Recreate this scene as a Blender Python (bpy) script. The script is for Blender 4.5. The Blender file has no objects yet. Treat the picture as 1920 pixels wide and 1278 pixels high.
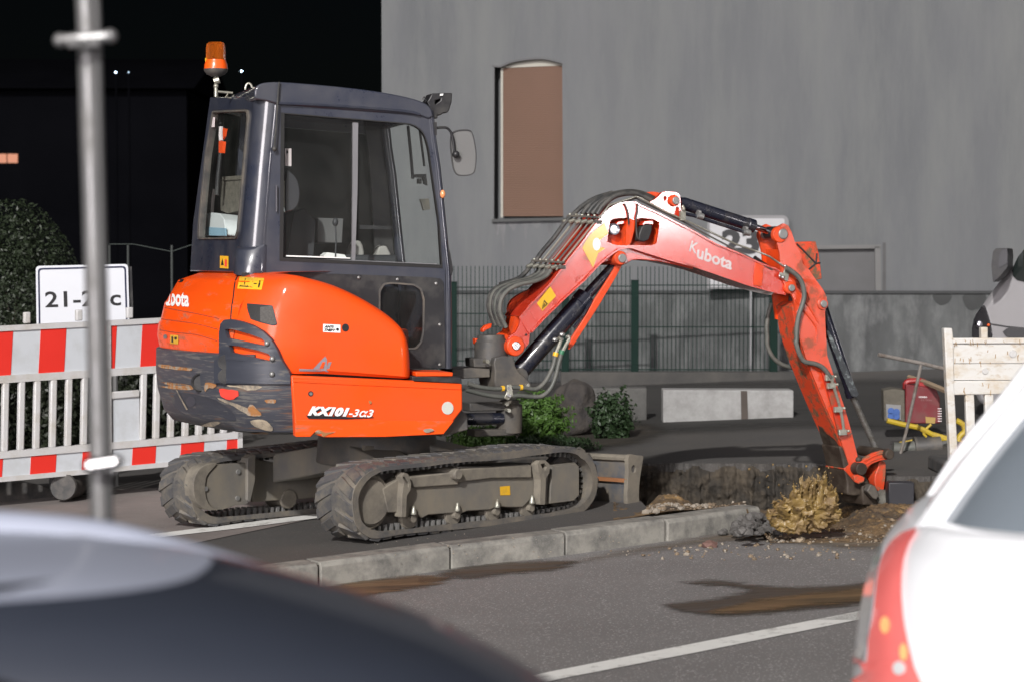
import bpy, bmesh, math, random
from mathutils import Vector, Matrix, noise
from mathutils.geometry import tessellate_polygon
from mathutils.bvhtree import BVHTree
random.seed(11)
R = math.radians
S = bpy.context.scene
C = S.collection

# ------------------------------------------------------------------ camera
FPX = 4044.0                      # focal length in photo pixels (photo 1920 x 1278)
CAMH = 1.45
SLOPE = 0.04                      # the street climbs to the right
TILT = math.atan(139 / FPX)
cam_data = bpy.data.cameras.new('camera')
cam = bpy.data.objects.new('camera', cam_data); C.objects.link(cam)
cam.location = (0, 0, CAMH)
cam.rotation_euler = (R(90) - TILT, 0, 0)
cam_data.lens = FPX / 1920 * 36; cam_data.sensor_width = 36
cam_data.clip_start = 0.1; cam_data.clip_end = 2000
cam_data.dof.use_dof = True; cam_data.dof.focus_distance = 12.4; cam_data.dof.aperture_fstop = 4.0
S.camera = cam

# ------------------------------------------------------------------ light
SUN_AZ = R(-14)                   # left of the camera, behind it
SUN_EL = R(29)
sun = bpy.data.lights.new('sun', 'SUN'); sun.energy = 3.9; sun.angle = R(1.2); sun.color = (1.0, 0.97, 0.94)
so = bpy.data.objects.new('sun', sun); C.objects.link(so)
sd = Vector((math.sin(SUN_AZ) * math.cos(SUN_EL), -math.cos(SUN_AZ) * math.cos(SUN_EL), math.sin(SUN_EL)))
so.rotation_euler = sd.to_track_quat('Z', 'Y').to_euler()
so.location = (0, -5, 8)
W = bpy.data.worlds.new('World'); S.world = W; W.use_nodes = True
nt = W.node_tree; nt.nodes.clear()
out = nt.nodes.new('ShaderNodeOutputWorld'); add = nt.nodes.new('ShaderNodeAddShader')
b1 = nt.nodes.new('ShaderNodeBackground'); b2 = nt.nodes.new('ShaderNodeBackground')
sky = nt.nodes.new('ShaderNodeTexSky'); sky.sky_type = 'NISHITA'; sky.sun_disc = False
sky.sun_elevation = SUN_EL; sky.sun_rotation = math.atan2(sd.x, sd.y)
nt.links.new(sky.outputs[0], b1.inputs[0]); b1.inputs[1].default_value = 0.0004
# glows added to the sky behind the camera: boom sheen, pillar highlight, broad fill
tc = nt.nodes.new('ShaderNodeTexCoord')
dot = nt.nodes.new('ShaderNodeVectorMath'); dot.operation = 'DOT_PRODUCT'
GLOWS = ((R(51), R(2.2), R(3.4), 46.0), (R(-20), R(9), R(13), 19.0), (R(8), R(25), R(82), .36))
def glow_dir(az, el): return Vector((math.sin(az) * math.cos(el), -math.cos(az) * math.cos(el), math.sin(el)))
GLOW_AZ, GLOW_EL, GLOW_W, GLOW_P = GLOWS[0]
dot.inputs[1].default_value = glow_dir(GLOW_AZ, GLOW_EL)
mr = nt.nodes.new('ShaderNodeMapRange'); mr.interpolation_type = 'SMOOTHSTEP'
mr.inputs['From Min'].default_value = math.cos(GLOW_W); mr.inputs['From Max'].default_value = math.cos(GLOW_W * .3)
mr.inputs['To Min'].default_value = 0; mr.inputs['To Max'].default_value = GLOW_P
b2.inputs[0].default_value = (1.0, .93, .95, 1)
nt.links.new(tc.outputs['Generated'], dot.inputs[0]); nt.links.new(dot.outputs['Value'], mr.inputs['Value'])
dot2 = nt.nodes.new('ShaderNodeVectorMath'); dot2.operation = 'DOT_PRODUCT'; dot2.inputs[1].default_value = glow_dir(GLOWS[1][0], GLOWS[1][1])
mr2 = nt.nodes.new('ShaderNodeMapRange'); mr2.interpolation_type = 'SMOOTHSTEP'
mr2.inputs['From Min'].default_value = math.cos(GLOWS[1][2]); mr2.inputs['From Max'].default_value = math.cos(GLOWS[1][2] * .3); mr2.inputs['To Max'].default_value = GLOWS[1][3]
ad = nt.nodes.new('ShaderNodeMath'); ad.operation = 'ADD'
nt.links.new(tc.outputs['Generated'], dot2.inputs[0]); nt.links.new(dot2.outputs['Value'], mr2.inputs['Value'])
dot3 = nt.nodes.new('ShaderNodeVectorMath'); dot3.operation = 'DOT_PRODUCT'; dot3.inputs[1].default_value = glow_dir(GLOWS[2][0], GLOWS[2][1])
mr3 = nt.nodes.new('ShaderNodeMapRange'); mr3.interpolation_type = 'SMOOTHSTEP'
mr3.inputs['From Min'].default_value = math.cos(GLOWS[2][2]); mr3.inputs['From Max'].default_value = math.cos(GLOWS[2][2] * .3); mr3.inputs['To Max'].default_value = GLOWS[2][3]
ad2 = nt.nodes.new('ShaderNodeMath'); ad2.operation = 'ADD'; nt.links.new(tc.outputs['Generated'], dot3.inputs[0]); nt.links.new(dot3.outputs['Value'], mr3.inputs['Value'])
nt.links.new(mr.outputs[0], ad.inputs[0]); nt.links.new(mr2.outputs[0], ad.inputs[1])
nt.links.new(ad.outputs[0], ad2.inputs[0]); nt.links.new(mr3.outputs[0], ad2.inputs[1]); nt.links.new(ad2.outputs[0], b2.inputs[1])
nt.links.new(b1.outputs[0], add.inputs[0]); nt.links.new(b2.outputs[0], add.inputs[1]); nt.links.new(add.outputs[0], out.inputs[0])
S.view_settings.view_transform = 'Standard'; S.view_settings.look = 'None'
S.view_settings.exposure = 0; S.view_settings.gamma = 1; S.view_settings.use_curve_mapping = False
S.cycles.max_bounces = 8; S.cycles.transparent_max_bounces = 16

# ------------------------------------------------------------------ pixel -> world helpers
CAM = Vector((0, 0, CAMH))
FW = Vector((0, math.cos(TILT), -math.sin(TILT))); UPV = Vector((0, math.sin(TILT), math.cos(TILT)))
def ray(px, py):
    return Vector(((px - 960) / FPX, 0, 0)) + UPV * (-(py - 639) / FPX) + FW
def UG(px, py, h=0.0):                       # point on the sloping pavement plane (+h)
    d = ray(px, py); t = (h - CAMH) / (d.z - SLOPE * d.x); return CAM + d * t
def UD(px, py, dist):                        # point at a given distance ahead
    d = ray(px, py); return CAM + d * (dist / d.y)
def gz(x, y=0): return SLOPE * x
ROAD = -0.125
Z = Vector((0, 0, 1))
class Pl:
    def __init__(s, o, ex, ey=Z, n=None):
        s.o = Vector(o); s.ex = Vector(ex).normalized(); s.ey = Vector(ey).normalized()
        s.n = (Vector(n) if n is not None else s.ey.cross(s.ex)).normalized()
        if s.n.y < 0: s.n = -s.n             # n points away from the viewer
    def hit(s, px, py, c=0.0):
        d = ray(px, py); o = s.o + s.n * c
        return CAM + d * ((o - CAM).dot(s.n) / d.dot(s.n))
    def ab(s, px, py, c=0.0):
        v = s.hit(px, py, c) - s.o; return (v.dot(s.ex), v.dot(s.ey))
    def pt(s, a, b, c=0.0): return s.o + s.ex * a + s.ey * b + s.n * c
    def at(s, c): return Pl(s.o + s.n * c, s.ex, s.ey, s.n)
class Frame:
    def __init__(s, o, deg):
        a = R(deg); s.o = Vector(o); s.u = Vector((math.cos(a), math.sin(a), 0)); s.v = Vector((-math.sin(a), math.cos(a), 0)); s.deg = deg
    def plane(s, v=0.0): return Pl(s.o + s.v * v, s.u, Z, s.v)
    def pt(s, u, v, w): return s.o + s.u * u + s.v * v + Z * w
    def px(s, px, py, v): 
        a, b = s.plane(v).ab(px, py); return s.pt(a, v, b)
def crop(x0, y0, k):
    return lambda *pts: [(x0 + x / k, y0 + y / k) for x, y in pts]
cA = crop(340, 60, 2.777); cB = crop(250, 480, 2.954); cC = crop(820, 340, 2.556); cD = crop(1200, 340, 3.55)
cE = crop(260, 780, 2.743); cF = crop(860, 780, 3.2); cG = crop(1400, 600, 3.042); cH = crop(0, 460, 2.556)
c1 = crop(1540, 780, 7.1); c2 = crop(840, 580, 5.323); c3 = crop(1120, 350, 7.989); c4 = crop(260, 490, 3.76)
c5 = crop(580, 820, 6.086); c6 = crop(780, 160, 6.393); c7 = crop(360, 60, 6.389); c8 = crop(1400, 400, 5.325)
cV = crop(1620, 440, 2.777)
def rnd(pts, r, n=4):                        # round the corners of a polygon
    o = []; N = len(pts)
    for i in range(N):
        p = Vector(pts[i]); a = Vector(pts[i - 1]); b = Vector(pts[(i + 1) % N])
        d1 = a - p; d2 = b - p; rr = min(r, d1.length * .45, d2.length * .45)
        p1 = p + d1.normalized() * rr; p2 = p + d2.normalized() * rr
        for k in range(n + 1):
            t = k / n; q = p1 * (1 - t) ** 2 + p * 2 * t * (1 - t) + p2 * t * t; o.append((q.x, q.y))
    return o
def smooth(pts, n=4, closed=False):          # Catmull-Rom through the points, any dimension
    P = [Vector(p) for p in pts]; N = len(P); o = []
    rng = N if closed else N - 1
    for i in range(rng):
        if closed: a, b, c, d = P[i - 1], P[i], P[(i + 1) % N], P[(i + 2) % N]
        else: a, b, c, d = P[max(i - 1, 0)], P[i], P[i + 1], P[min(i + 2, N - 1)]
        for k in range(n):
            t = k / n
            o.append(.5 * ((2 * b) + (c - a) * t + (2 * a - 5 * b + 4 * c - d) * t * t + (3 * b - a - 3 * c + d) * t ** 3))
    if not closed: o.append(P[-1])
    return o
def circ(cx, cy, r, n=20, ry=None):
    return [(cx + r * math.cos(2 * math.pi * k / n), cy + (ry or r) * math.sin(2 * math.pi * k / n)) for k in range(n)]

# ------------------------------------------------------------------ mesh builder
class MB:
    def __init__(s): s.bm = bmesh.new()
    def face(s, pts):
        try: return s.bm.faces.new([s.bm.verts.new(p) for p in pts])
        except ValueError: return None
    def slab(s, pl, outer, holes=(), c0=0.0, c1=0.05, px=True, pc=None):
        """closed outline with holes on plane pl (photo pixels or metres), extruded from depth c0 to c1"""
        pc = c0 if pc is None else pc
        loops = [outer] + list(holes)
        L = [[pl.ab(x, y, pc) if px else (x, y) for x, y in lp] for lp in loops]
        flat = [p for lp in L for p in lp]
        tris = tessellate_polygon([[Vector((a, b, 0)) for a, b in lp] for lp in L])
        f = [s.bm.verts.new(pl.pt(a, b, c0)) for a, b in flat]; g = [s.bm.verts.new(pl.pt(a, b, c1)) for a, b in flat]
        top = []
        for t in tris:
            for vs in (f, g):
                try: top.append(s.bm.faces.new([vs[i] for i in t]))
                except ValueError: pass
        k = 0
        for lp in L:
            n = len(lp)
            for i in range(n):
                j = (i + 1) % n
                try: s.bm.faces.new([f[k + i], f[k + j], g[k + j], g[k + i]])
                except ValueError: pass
            k += n
        bmesh.ops.recalc_face_normals(s.bm, faces=s.bm.faces)
        bmesh.ops.dissolve_limit(s.bm, angle_limit=R(.5), verts=list({v for fc in top if fc.is_valid for v in fc.verts}), edges=list({e for fc in top if fc.is_valid for e in fc.edges}))
        return s
    def ring(s, pts): return [s.bm.verts.new(p) for p in pts]
    def skin(s, rings, closed=True, caps=True):
        rs = [s.ring(r) for r in rings]
        for a, b in zip(rs, rs[1:]):
            n = len(a)
            for i in range(n if closed else n - 1):
                j = (i + 1) % n
                try: s.bm.faces.new([a[i], a[j], b[j], b[i]])
                except ValueError: pass
        if caps and closed:
            for r in (rs[0], rs[-1]):
                try: s.bm.faces.new(r)
                except ValueError: pass
        return rs
    def tube(s, pts, r, seg=10, sm=0, caps=True):
        P = [Vector(p) for p in (smooth(pts, sm) if sm else pts)]
        rad = r if callable(r) else (lambda t: r)
        rings = []; pn = None
        for i, p in enumerate(P):
            t = (P[min(i + 1, len(P) - 1)] - P[max(i - 1, 0)]).normalized()
            if pn is None:
                pn = t.orthogonal().normalized()
            pn = (pn - t * pn.dot(t)).normalized(); bn = t.cross(pn)
            rr = rad(i / max(1, len(P) - 1))
            rings.append([p + (pn * math.cos(2 * math.pi * k / seg) + bn * math.sin(2 * math.pi * k / seg)) * rr for k in range(seg)])
        s.skin(rings, True, caps); return s
    def cyl(s, p0, p1, r, r2=None, seg=20): 
        p0 = Vector(p0); p1 = Vector(p1)
        t = (p1 - p0).normalized(); a = t.orthogonal().normalized(); b = t.cross(a); r2 = r if r2 is None else r2
        f = lambda p, q: [p + (a * math.cos(2 * math.pi * k / seg) + b * math.sin(2 * math.pi * k / seg)) * q for k in range(seg)]
        s.skin([f(p0, r), f(p1, r2)]); return s
    def lathe(s, p0, axis, prof, seg=24):    # prof: (distance along axis, radius)
        t = Vector(axis).normalized(); a = t.orthogonal().normalized(); b = t.cross(a); p0 = Vector(p0)
        s.skin([[p0 + t * h + (a * math.cos(2 * math.pi * k / seg) + b * math.sin(2 * math.pi * k / seg)) * max(r, 1e-4) for k in range(seg)] for h, r in prof]); return s
    def box(s, o, ex, ey, ez):               # o corner, three edge vectors
        o = Vector(o); ex = Vector(ex); ey = Vector(ey); ez = Vector(ez)
        v = [s.bm.verts.new(o + ex * i + ey * j + ez * k) for k in (0, 1) for j in (0, 1) for i in (0, 1)]
        for q in ((0, 2, 3, 1), (4, 5, 7, 6), (0, 1, 5, 4), (2, 6, 7, 3), (0, 4, 6, 2), (1, 3, 7, 5)):
            s.bm.faces.new([v[i] for i in q])
        return s
    def fbox(s, fr, u0, u1, v0, v1, w0, w1):
        return s.box(fr.pt(u0, v0, w0), fr.u * (u1 - u0), fr.v * (v1 - v0), Z * (w1 - w0))
    def ball(s, c, r, rx=None, sub=2, jit=0, seed=0):
        m = bmesh.ops.create_icosphere(s.bm, subdivisions=sub, radius=1)
        c = Vector(c); k = rx or (1, 1, 1)
        for v in m['verts']:
            q = v.co.copy(); f = 1 + jit * noise.noise(q * 1.7 + Vector((seed, seed * 2.3, 0)))
            v.co = c + Vector((q.x * k[0], q.y * k[1], q.z * k[2])) * r * f
        return s
    def grid(s, fn, nu, nv):
        g = [[s.bm.verts.new(fn(i / nu, j / nv)) for i in range(nu + 1)] for j in range(nv + 1)]
        for j in range(nv):
            for i in range(nu):
                s.bm.faces.new([g[j][i], g[j][i + 1], g[j + 1][i + 1], g[j + 1][i]])
        return s
def bvh(mb): return BVHTree.FromBMesh(mb.bm)

def meta(o, label=None, cat=None, group=None, kind=None):
    if label: o['label'] = label
    if cat: o['category'] = cat
    if group: o['group'] = group
    if kind: o['kind'] = kind
    return o
def obj(name, mb, m, parent=None, bev=0.0, ang=35, keep=True, sub=0):
    """link the builder's faces as ONE mesh; world coordinates become local to the parent (or to the base)"""
    bm = mb.bm
    bmesh.ops.remove_doubles(bm, verts=bm.verts, dist=1e-5)
    bmesh.ops.recalc_face_normals(bm, faces=bm.faces)
    me = bpy.data.meshes.new(name)
    if parent is not None: M = wm(parent).inverted()
    else:
        xs = [v.co.x for v in bm.verts]; ys = [v.co.y for v in bm.verts]; zs = [v.co.z for v in bm.verts]
        loc = Vector(((min(xs) + max(xs)) / 2, (min(ys) + max(ys)) / 2, min(zs))); M = Matrix.Translation(-loc)
    cp = bm.copy(); bmesh.ops.transform(cp, matrix=M, verts=cp.verts); cp.to_mesh(me); cp.free()
    me.materials.append(m)
    for p in me.polygons: p.use_smooth = True
    me.set_sharp_from_angle(angle=R(ang))
    o = bpy.data.objects.new(name, me); C.objects.link(o)
    if parent is not None: o.parent = parent
    else: o.location = loc
    if bev:
        b = o.modifiers.new('bevel', 'BEVEL'); b.width = bev; b.segments = 2; b.limit_method = 'ANGLE'; b.angle_limit = R(40)
    if sub:
        q = o.modifiers.new('sub', 'SUBSURF'); q.levels = sub; q.render_levels = sub
    return o
def wm(o):
    m = Matrix.LocRotScale(o.location, o.rotation_euler, o.scale)
    return wm(o.parent) @ m if o.parent else m
def thing(name, label, cat, loc=(0, 0, 0), rot=0, group=None):
    o = bpy.data.objects.new(name, None); C.objects.link(o); o.location = loc; o.rotation_euler = (0, 0, R(rot))
    o.empty_display_size = .2
    return meta(o, label, cat, group)
def dup_tree(o, parent=None):
    c = o.copy(); C.objects.link(c); c.parent = parent
    for ch in list(o.children): dup_tree(ch, c)
    return c
def stroke(mb, bv, pts, wpx, off=.002):      # thin painted or scratched line on a surface
    pass
def on_surface(bv, px, py, off=.003, fallback=None):
    d = ray(px, py).normalized(); h = bv.ray_cast(CAM, d)
    if h[0] is None:
        return fallback(px, py) if fallback else None
    n = h[1] if h[1].dot(d) < 0 else -h[1]
    return h[0] + n * off
def patch(bv, outer, off=.003, cuts=2, holes=()):
    """a sticker or painted patch lying on an existing surface"""
    mb = MB(); bm = mb.bm
    loops = [outer] + list(holes); flat = [p for l in loops for p in l]
    tris = tessellate_polygon([[Vector((a, b, 0)) for a, b in l] for l in loops])
    vs = [bm.verts.new((a, b, 0)) for a, b in flat]
    for t in tris:
        try: bm.faces.new([vs[i] for i in t])
        except ValueError: pass
    for _ in range(cuts):
        bmesh.ops.subdivide_edges(bm, edges=bm.edges, cuts=1); bmesh.ops.triangulate(bm, faces=bm.faces)
    bad = []
    for v in bm.verts:
        q = on_surface(bv, v.co.x, v.co.y, off)
        if q is None: bad.append(v)
        else: v.co = q
    bmesh.ops.delete(bm, geom=bad, context='VERTS')
    return mb
def text_mesh(body, bold=0.0, shear=0.0, spacing=1.0):
    cu = bpy.data.curves.new('t', 'FONT'); cu.body = body; cu.offset = bold; cu.shear = shear; cu.space_character = spacing; cu.resolution_u = 3
    o = bpy.data.objects.new('t', cu); C.objects.link(o)
    dg = bpy.context.evaluated_depsgraph_get(); dg.update()
    me = bpy.data.meshes.new_from_object(o.evaluated_get(dg)); bm = bmesh.new(); bm.from_mesh(me)
    bpy.data.objects.remove(o); bpy.data.meshes.remove(me)
    return bm
def text_on(bv, body, quad, bold=0.0, shear=0.0, off=.004, spacing=1.0, fall=None):
    """lettering painted on a surface; quad = photo pixels TL, TR, BR, BL"""
    bm = text_mesh(body, bold, shear, spacing); mb = MB(); mb.bm = bm
    xs = [v.co.x for v in bm.verts]; ys = [v.co.y for v in bm.verts]; x0, x1, y0, y1 = min(xs), max(xs), min(ys), max(ys)
    TL, TR, BR, BL = [Vector(q) for q in quad]; bad = []
    for v in bm.verts:
        s_ = (v.co.x - x0) / (x1 - x0); t = (v.co.y - y0) / (y1 - y0)
        p = (BL * (1 - s_) + BR * s_) * (1 - t) + (TL * (1 - s_) + TR * s_) * t
        q = on_surface(bv, p.x, p.y, off)
        if q is None: bad.append(v)
        else: v.co = q
    bmesh.ops.delete(bm, geom=bad, context='VERTS')
    return mb

# ------------------------------------------------------------------ materials
def mat(name, col, rough=.5, metal=0.0, var=.12, vscale=3.0, dirt=None, damt=.5, dscale=4.0, dsharp=.12, stretch=(1, 1, 1),
        bump=0.0, bscale=60.0, coat=0.0, spec=.5, speck=None, emit=None, rvar=.1, dirt2=None, d2amt=.6, alpha=None):
    m = bpy.data.materials.new(name); m.use_nodes = True; n = m.node_tree; p = n.nodes['Principled BSDF']
    L = n.links.new
    tcn = n.nodes.new('ShaderNodeTexCoord'); mp = n.nodes.new('ShaderNodeMapping'); mp.inputs['Scale'].default_value = stretch
    L(tcn.outputs['Object'], mp.inputs[0])
    def nz(scale, detail=6, rough_=.6, src=mp):
        t = n.nodes.new('ShaderNodeTexNoise'); t.inputs['Scale'].default_value = scale; t.inputs['Detail'].default_value = detail
        t.inputs['Roughness'].default_value = rough_; L(src.outputs[0], t.inputs['Vector']); return t
    v = nz(vscale); mx = n.nodes.new('ShaderNodeMix'); mx.data_type = 'RGBA'
    a = [max(0, c * (1 - var * 1.6)) for c in col]; b = [min(1, c * (1 + var * 1.6)) for c in col]
    mx.inputs[6].default_value = (*a, 1); mx.inputs[7].default_value = (*b, 1); L(v.outputs['Fac'], mx.inputs[0]); cur = mx.outputs[2]
    def layer(cur, c, amt, scale, sharp):
        d = nz(scale, 9, .68); r = n.nodes.new('ShaderNodeMapRange')
        th = .5 + (0.5 - amt) * .42
        r.inputs['From Min'].default_value = th - sharp; r.inputs['From Max'].default_value = th + sharp; L(d.outputs['Fac'], r.inputs['Value'])
        q = n.nodes.new('ShaderNodeMix'); q.data_type = 'RGBA'; L(r.outputs[0], q.inputs[0]); L(cur, q.inputs[6]); q.inputs[7].default_value = (*c, 1)
        return q.outputs[2], r.outputs[0]
    dfac = None
    if dirt: cur, dfac = layer(cur, dirt, damt, dscale, dsharp)
    if dirt2: cur, _ = layer(cur, dirt2, d2amt, dscale * 2.7, dsharp * .6)
    if speck:
        sc, scol, samt = speck
        vo = n.nodes.new('ShaderNodeTexNoise'); vo.inputs['Scale'].default_value = sc; vo.inputs['Detail'].default_value = 1.5
        L(tcn.outputs['Object'], vo.inputs['Vector'])
        r = n.nodes.new('ShaderNodeMapRange'); r.inputs['From Min'].default_value = samt; r.inputs['From Max'].default_value = samt + .06
        L(vo.outputs['Fac'], r.inputs['Value'])
        q = n.nodes.new('ShaderNodeMix'); q.data_type = 'RGBA'; L(r.outputs[0], q.inputs[0]); L(cur, q.inputs[6]); q.inputs[7].default_value = (*scol, 1); cur = q.outputs[2]
    L(cur, p.inputs['Base Color'])
    rr = n.nodes.new('ShaderNodeMapRange'); rr.inputs['To Min'].default_value = max(.03, rough - rvar); rr.inputs['To Max'].default_value = min(1, rough + rvar)
    L(v.outputs['Fac'], rr.inputs['Value'])
    if dfac is not None:
        q = n.nodes.new('ShaderNodeMix'); L(dfac, q.inputs[0]); L(rr.outputs[0], q.inputs[2]); q.inputs[3].default_value = max(rough, .75); L(q.outputs[0], p.inputs['Roughness'])
    else: L(rr.outputs[0], p.inputs['Roughness'])
    p.inputs['Metallic'].default_value = metal; p.inputs['Specular IOR Level'].default_value = spec
    p.inputs['Coat Weight'].default_value = coat; p.inputs['Coat Roughness'].default_value = .08
    if emit:
        p.inputs['Emission Color'].default_value = (*emit[0], 1); p.inputs['Emission Strength'].default_value = emit[1]
    if bump:
        t = nz(bscale, 6, .65); bn = n.nodes.new('ShaderNodeBump'); bn.inputs['Strength'].default_value = min(1, bump * 60 if bump < .02 else 1); bn.inputs['Distance'].default_value = bump
        L(t.outputs['Fac'], bn.inputs['Height']); L(bn.outputs[0], p.inputs['Normal'])
    return m
def glass_mat(name, tint=(.75, .8, .78), film=.07, filmcol=(.3, .3, .28), rough=.02):
    m = bpy.data.materials.new(name); m.use_nodes = True; n = m.node_tree; n.nodes.clear(); L = n.links.new
    o = n.nodes.new('ShaderNodeOutputMaterial'); t = n.nodes.new('ShaderNodeBsdfTransparent'); t.inputs[0].default_value = (*tint, 1)
    g = n.nodes.new('ShaderNodeBsdfGlossy'); g.inputs['Roughness'].default_value = rough
    mx = n.nodes.new('ShaderNodeMixShader'); mx.inputs[0].default_value = .015; L(t.outputs[0], mx.inputs[1]); L(g.outputs[0], mx.inputs[2])
    d = n.nodes.new('ShaderNodeBsdfDiffuse'); d.inputs[0].default_value = (*filmcol, 1)
    nz = n.nodes.new('ShaderNodeTexNoise'); nz.inputs['Scale'].default_value = 5; nz.inputs['Detail'].default_value = 8
    tcn = n.nodes.new('ShaderNodeTexCoord'); L(tcn.outputs['Object'], nz.inputs['Vector'])
    r = n.nodes.new('ShaderNodeMapRange'); r.inputs['From Min'].default_value = .35; r.inputs['From Max'].default_value = .75
    r.inputs['To Min'].default_value = film * .5; r.inputs['To Max'].default_value = film * 2; L(nz.outputs[0], r.inputs['Value'])
    m2 = n.nodes.new('ShaderNodeMixShader'); L(r.outputs[0], m2.inputs[0]); L(mx.outputs[0], m2.inputs[1]); L(d.outputs[0], m2.inputs[2])
    L(m2.outputs[0], o.inputs[0]); return m
MUD = (.13, .085, .045); DUST = (.19, .165, .12)
M = {}
M['orange'] = mat('orange paint', (.88, .078, .004), .38, var=.07, coat=.25, spec=.3, dirt=(.72, .07, .008), damt=.42, dscale=2.5, dsharp=.2, bump=.0006, bscale=25)
M['hood'] = mat('faded orange hood', (.88, .085, .006), .38, var=.06, coat=.2, spec=.3, dirt=(.42, .12, .06), damt=.27, dscale=4, dsharp=.06, stretch=(1, 1, 4), bump=.0006, bscale=25)
M['boom'] = mat('boom paint', (.5, .034, .014), .26, var=.1, spec=.6, coat=.9, dirt=(.3, .05, .03), damt=.2, dscale=9, dsharp=.05, bump=.0005, bscale=40)
M['boomclean'] = mat('boom orange plate', (.72, .062, .008), .4, var=.12, dirt=(.3, .06, .03), damt=.25, dscale=9)
M['arm'] = mat('worn arm paint', (.6, .06, .018), .3, var=.14, coat=.5, spec=.8, dirt=(.3, .07, .035), damt=.3, dscale=8, dsharp=.05, dirt2=(.1, .07, .05), d2amt=.16, bump=.001, bscale=50)
M['armlow'] = mat('muddy arm paint', (.6, .06, .02), .5, var=.2, dirt=MUD, damt=.4, dscale=11, dsharp=.05, bump=.002, bscale=60)
M['mudmetal'] = mat('mud caked steel', (.032, .022, .016), .6, var=.35, dirt=(.07, .055, .04), damt=.35, dscale=9, bump=.006, bscale=30)
M['cabpaint'] = mat('dark blue grey cab paint', (.026, .031, .05), .26, var=.12, coat=1.0, dirt=(.05, .052, .062), damt=.35, dscale=5, dsharp=.2)
M['black'] = mat('black plastic', (.018, .018, .02), .45, var=.25, dirt=(.05, .048, .045), damt=.3, dscale=8)
M['rubberhose'] = mat('rubber hose', (.03, .031, .031), .42, var=.3, dirt=(.09, .085, .075), damt=.4, dscale=14)
M['greyhose'] = mat('dusty grey hose', (.085, .09, .08), .5, var=.25, dirt=(.13, .125, .11), damt=.4, dscale=14)
M['cast'] = mat('scraped dark counterweight', (.05, .053, .066), .5, var=.2, dirt=(.2, .1, .045), damt=.2, dscale=3.0, dsharp=.05, stretch=(.7, .7, 12), dirt2=(.12, .115, .11), d2amt=.36, bump=.0015, bscale=30)
M['guard'] = mat('dark plastic guard', (.04, .044, .058), .4, var=.2, dirt=(.12, .11, .1), damt=.25, dscale=6, dsharp=.04, stretch=(1, 1, 6))
M['darkmetal'] = mat('dusty dark steel', (.06, .058, .056), .5, var=.3, dirt=(.12, .105, .085), damt=.42, dscale=7, bump=.002, bscale=40)
M['frame'] = mat('dusty track frame', (.115, .113, .108), .6, var=.2, dirt=(.19, .168, .13), damt=.55, dscale=4, dsharp=.15, stretch=(1, 1, .7), bump=.003, bscale=45)
M['dust'] = mat('clay dusted steel', (.19, .17, .135), .8, var=.25, dirt=(.11, .1, .085), damt=.35, dscale=8, bump=.003, bscale=40)
M['track'] = mat('dusty rubber track', (.078, .077, .077), .75, var=.25, dirt=(.165, .145, .115), damt=.46, dscale=5.5, dsharp=.12, bump=.003, bscale=50)
M['lug'] = mat('worn track lug', (.07, .07, .073), .7, var=.2, dirt=(.14, .125, .1), damt=.38, dscale=8, dsharp=.1)
M['cylblack'] = mat('gloss black cylinder', (.012, .014, .024), .22, var=.15, coat=.6, dirt=(.05, .045, .04), damt=.2, dscale=9)
M['steel'] = mat('bright steel', (.55, .55, .55), .25, metal=1.0, var=.15)
M['pipe'] = mat('zinc pipe', (.42, .42, .36), .35, metal=.7, var=.2, dirt=(.2, .18, .14), damt=.35, dscale=12)
M['chrome'] = mat('chromed rod', (.6, .6, .66), .12, metal=1.0, var=.05)
M['bolt'] = mat('bolt steel', (.3, .3, .29), .45, metal=.6, var=.3)
M['yellow'] = mat('yellow sticker', (.75, .42, .02), .45, var=.08, dirt=(.45, .3, .06), damt=.25, dscale=20)
M['paleyellow'] = mat('worn yellow band', (.6, .42, .06), .35, var=.15, coat=.4)
M['whitepaint'] = mat('white lettering', (.8, .8, .78), .5, var=.05)
M['greyletter'] = mat('pale lettering', (.62, .55, .55), .5, var=.1)
M['ink'] = mat('black ink', (.012, .012, .014), .5, var=.1)
M['navy'] = mat('navy ink', (.01, .014, .05), .5, var=.1)
M['red'] = mat('red spray', (.8, .06, .04), .6, var=.15)
M['glass'] = glass_mat('dirty cab glass', (.95, .965, .96), .014)
M['mirrorback'] = glass_mat('pale mirror shell', (.9, .9, .9), .3, (.28, .28, .28))
M['seat'] = mat('dark seat vinyl', (.03, .032, .036), .6, var=.2)
M['rubber'] = mat('black rubber', (.012, .012, .012), .6, var=.2)
M['blackhole'] = mat('dark mesh', (.02, .02, .02), .7, var=.5, vscale=120, bump=.003, bscale=200)
M['beaconcol'] = mat('orange beacon collar', (.9, .11, .01), .3, var=.03, coat=.6)
# ================================================================== GROUND
M['asphalt'] = mat('road asphalt', (.195, .188, .184), .8, var=.12, vscale=2.2, dirt=(.16, .152, .15), damt=.4, dscale=1.3, dsharp=.25, speck=(90, (.42, .41, .4), .62), bump=.006, bscale=110)
M['pave'] = mat('footway asphalt', (.062, .059, .057), .85, var=.15, vscale=1.6, dirt=(.085, .077, .068), damt=.3, dscale=1.1, dsharp=.2, speck=(110, (.18, .17, .16), .66), bump=.005, bscale=130)
M['kerb'] = mat('granite kerb', (.27, .26, .23), .8, var=.15, vscale=8, dirt=(.12, .117, .108), damt=.46, dscale=7, dsharp=.12, speck=(160, (.2, .2, .19), .64), bump=.005, bscale=70)
M['soil'] = mat('wet clay soil', (.15, .098, .05), .8, var=.4, vscale=5, dirt=(.07, .055, .042), damt=.45, dscale=4, dsharp=.1, dirt2=(.27, .17, .07), d2amt=.3, bump=.03, bscale=14, speck=(40, (.32, .27, .2), .7))
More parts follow.
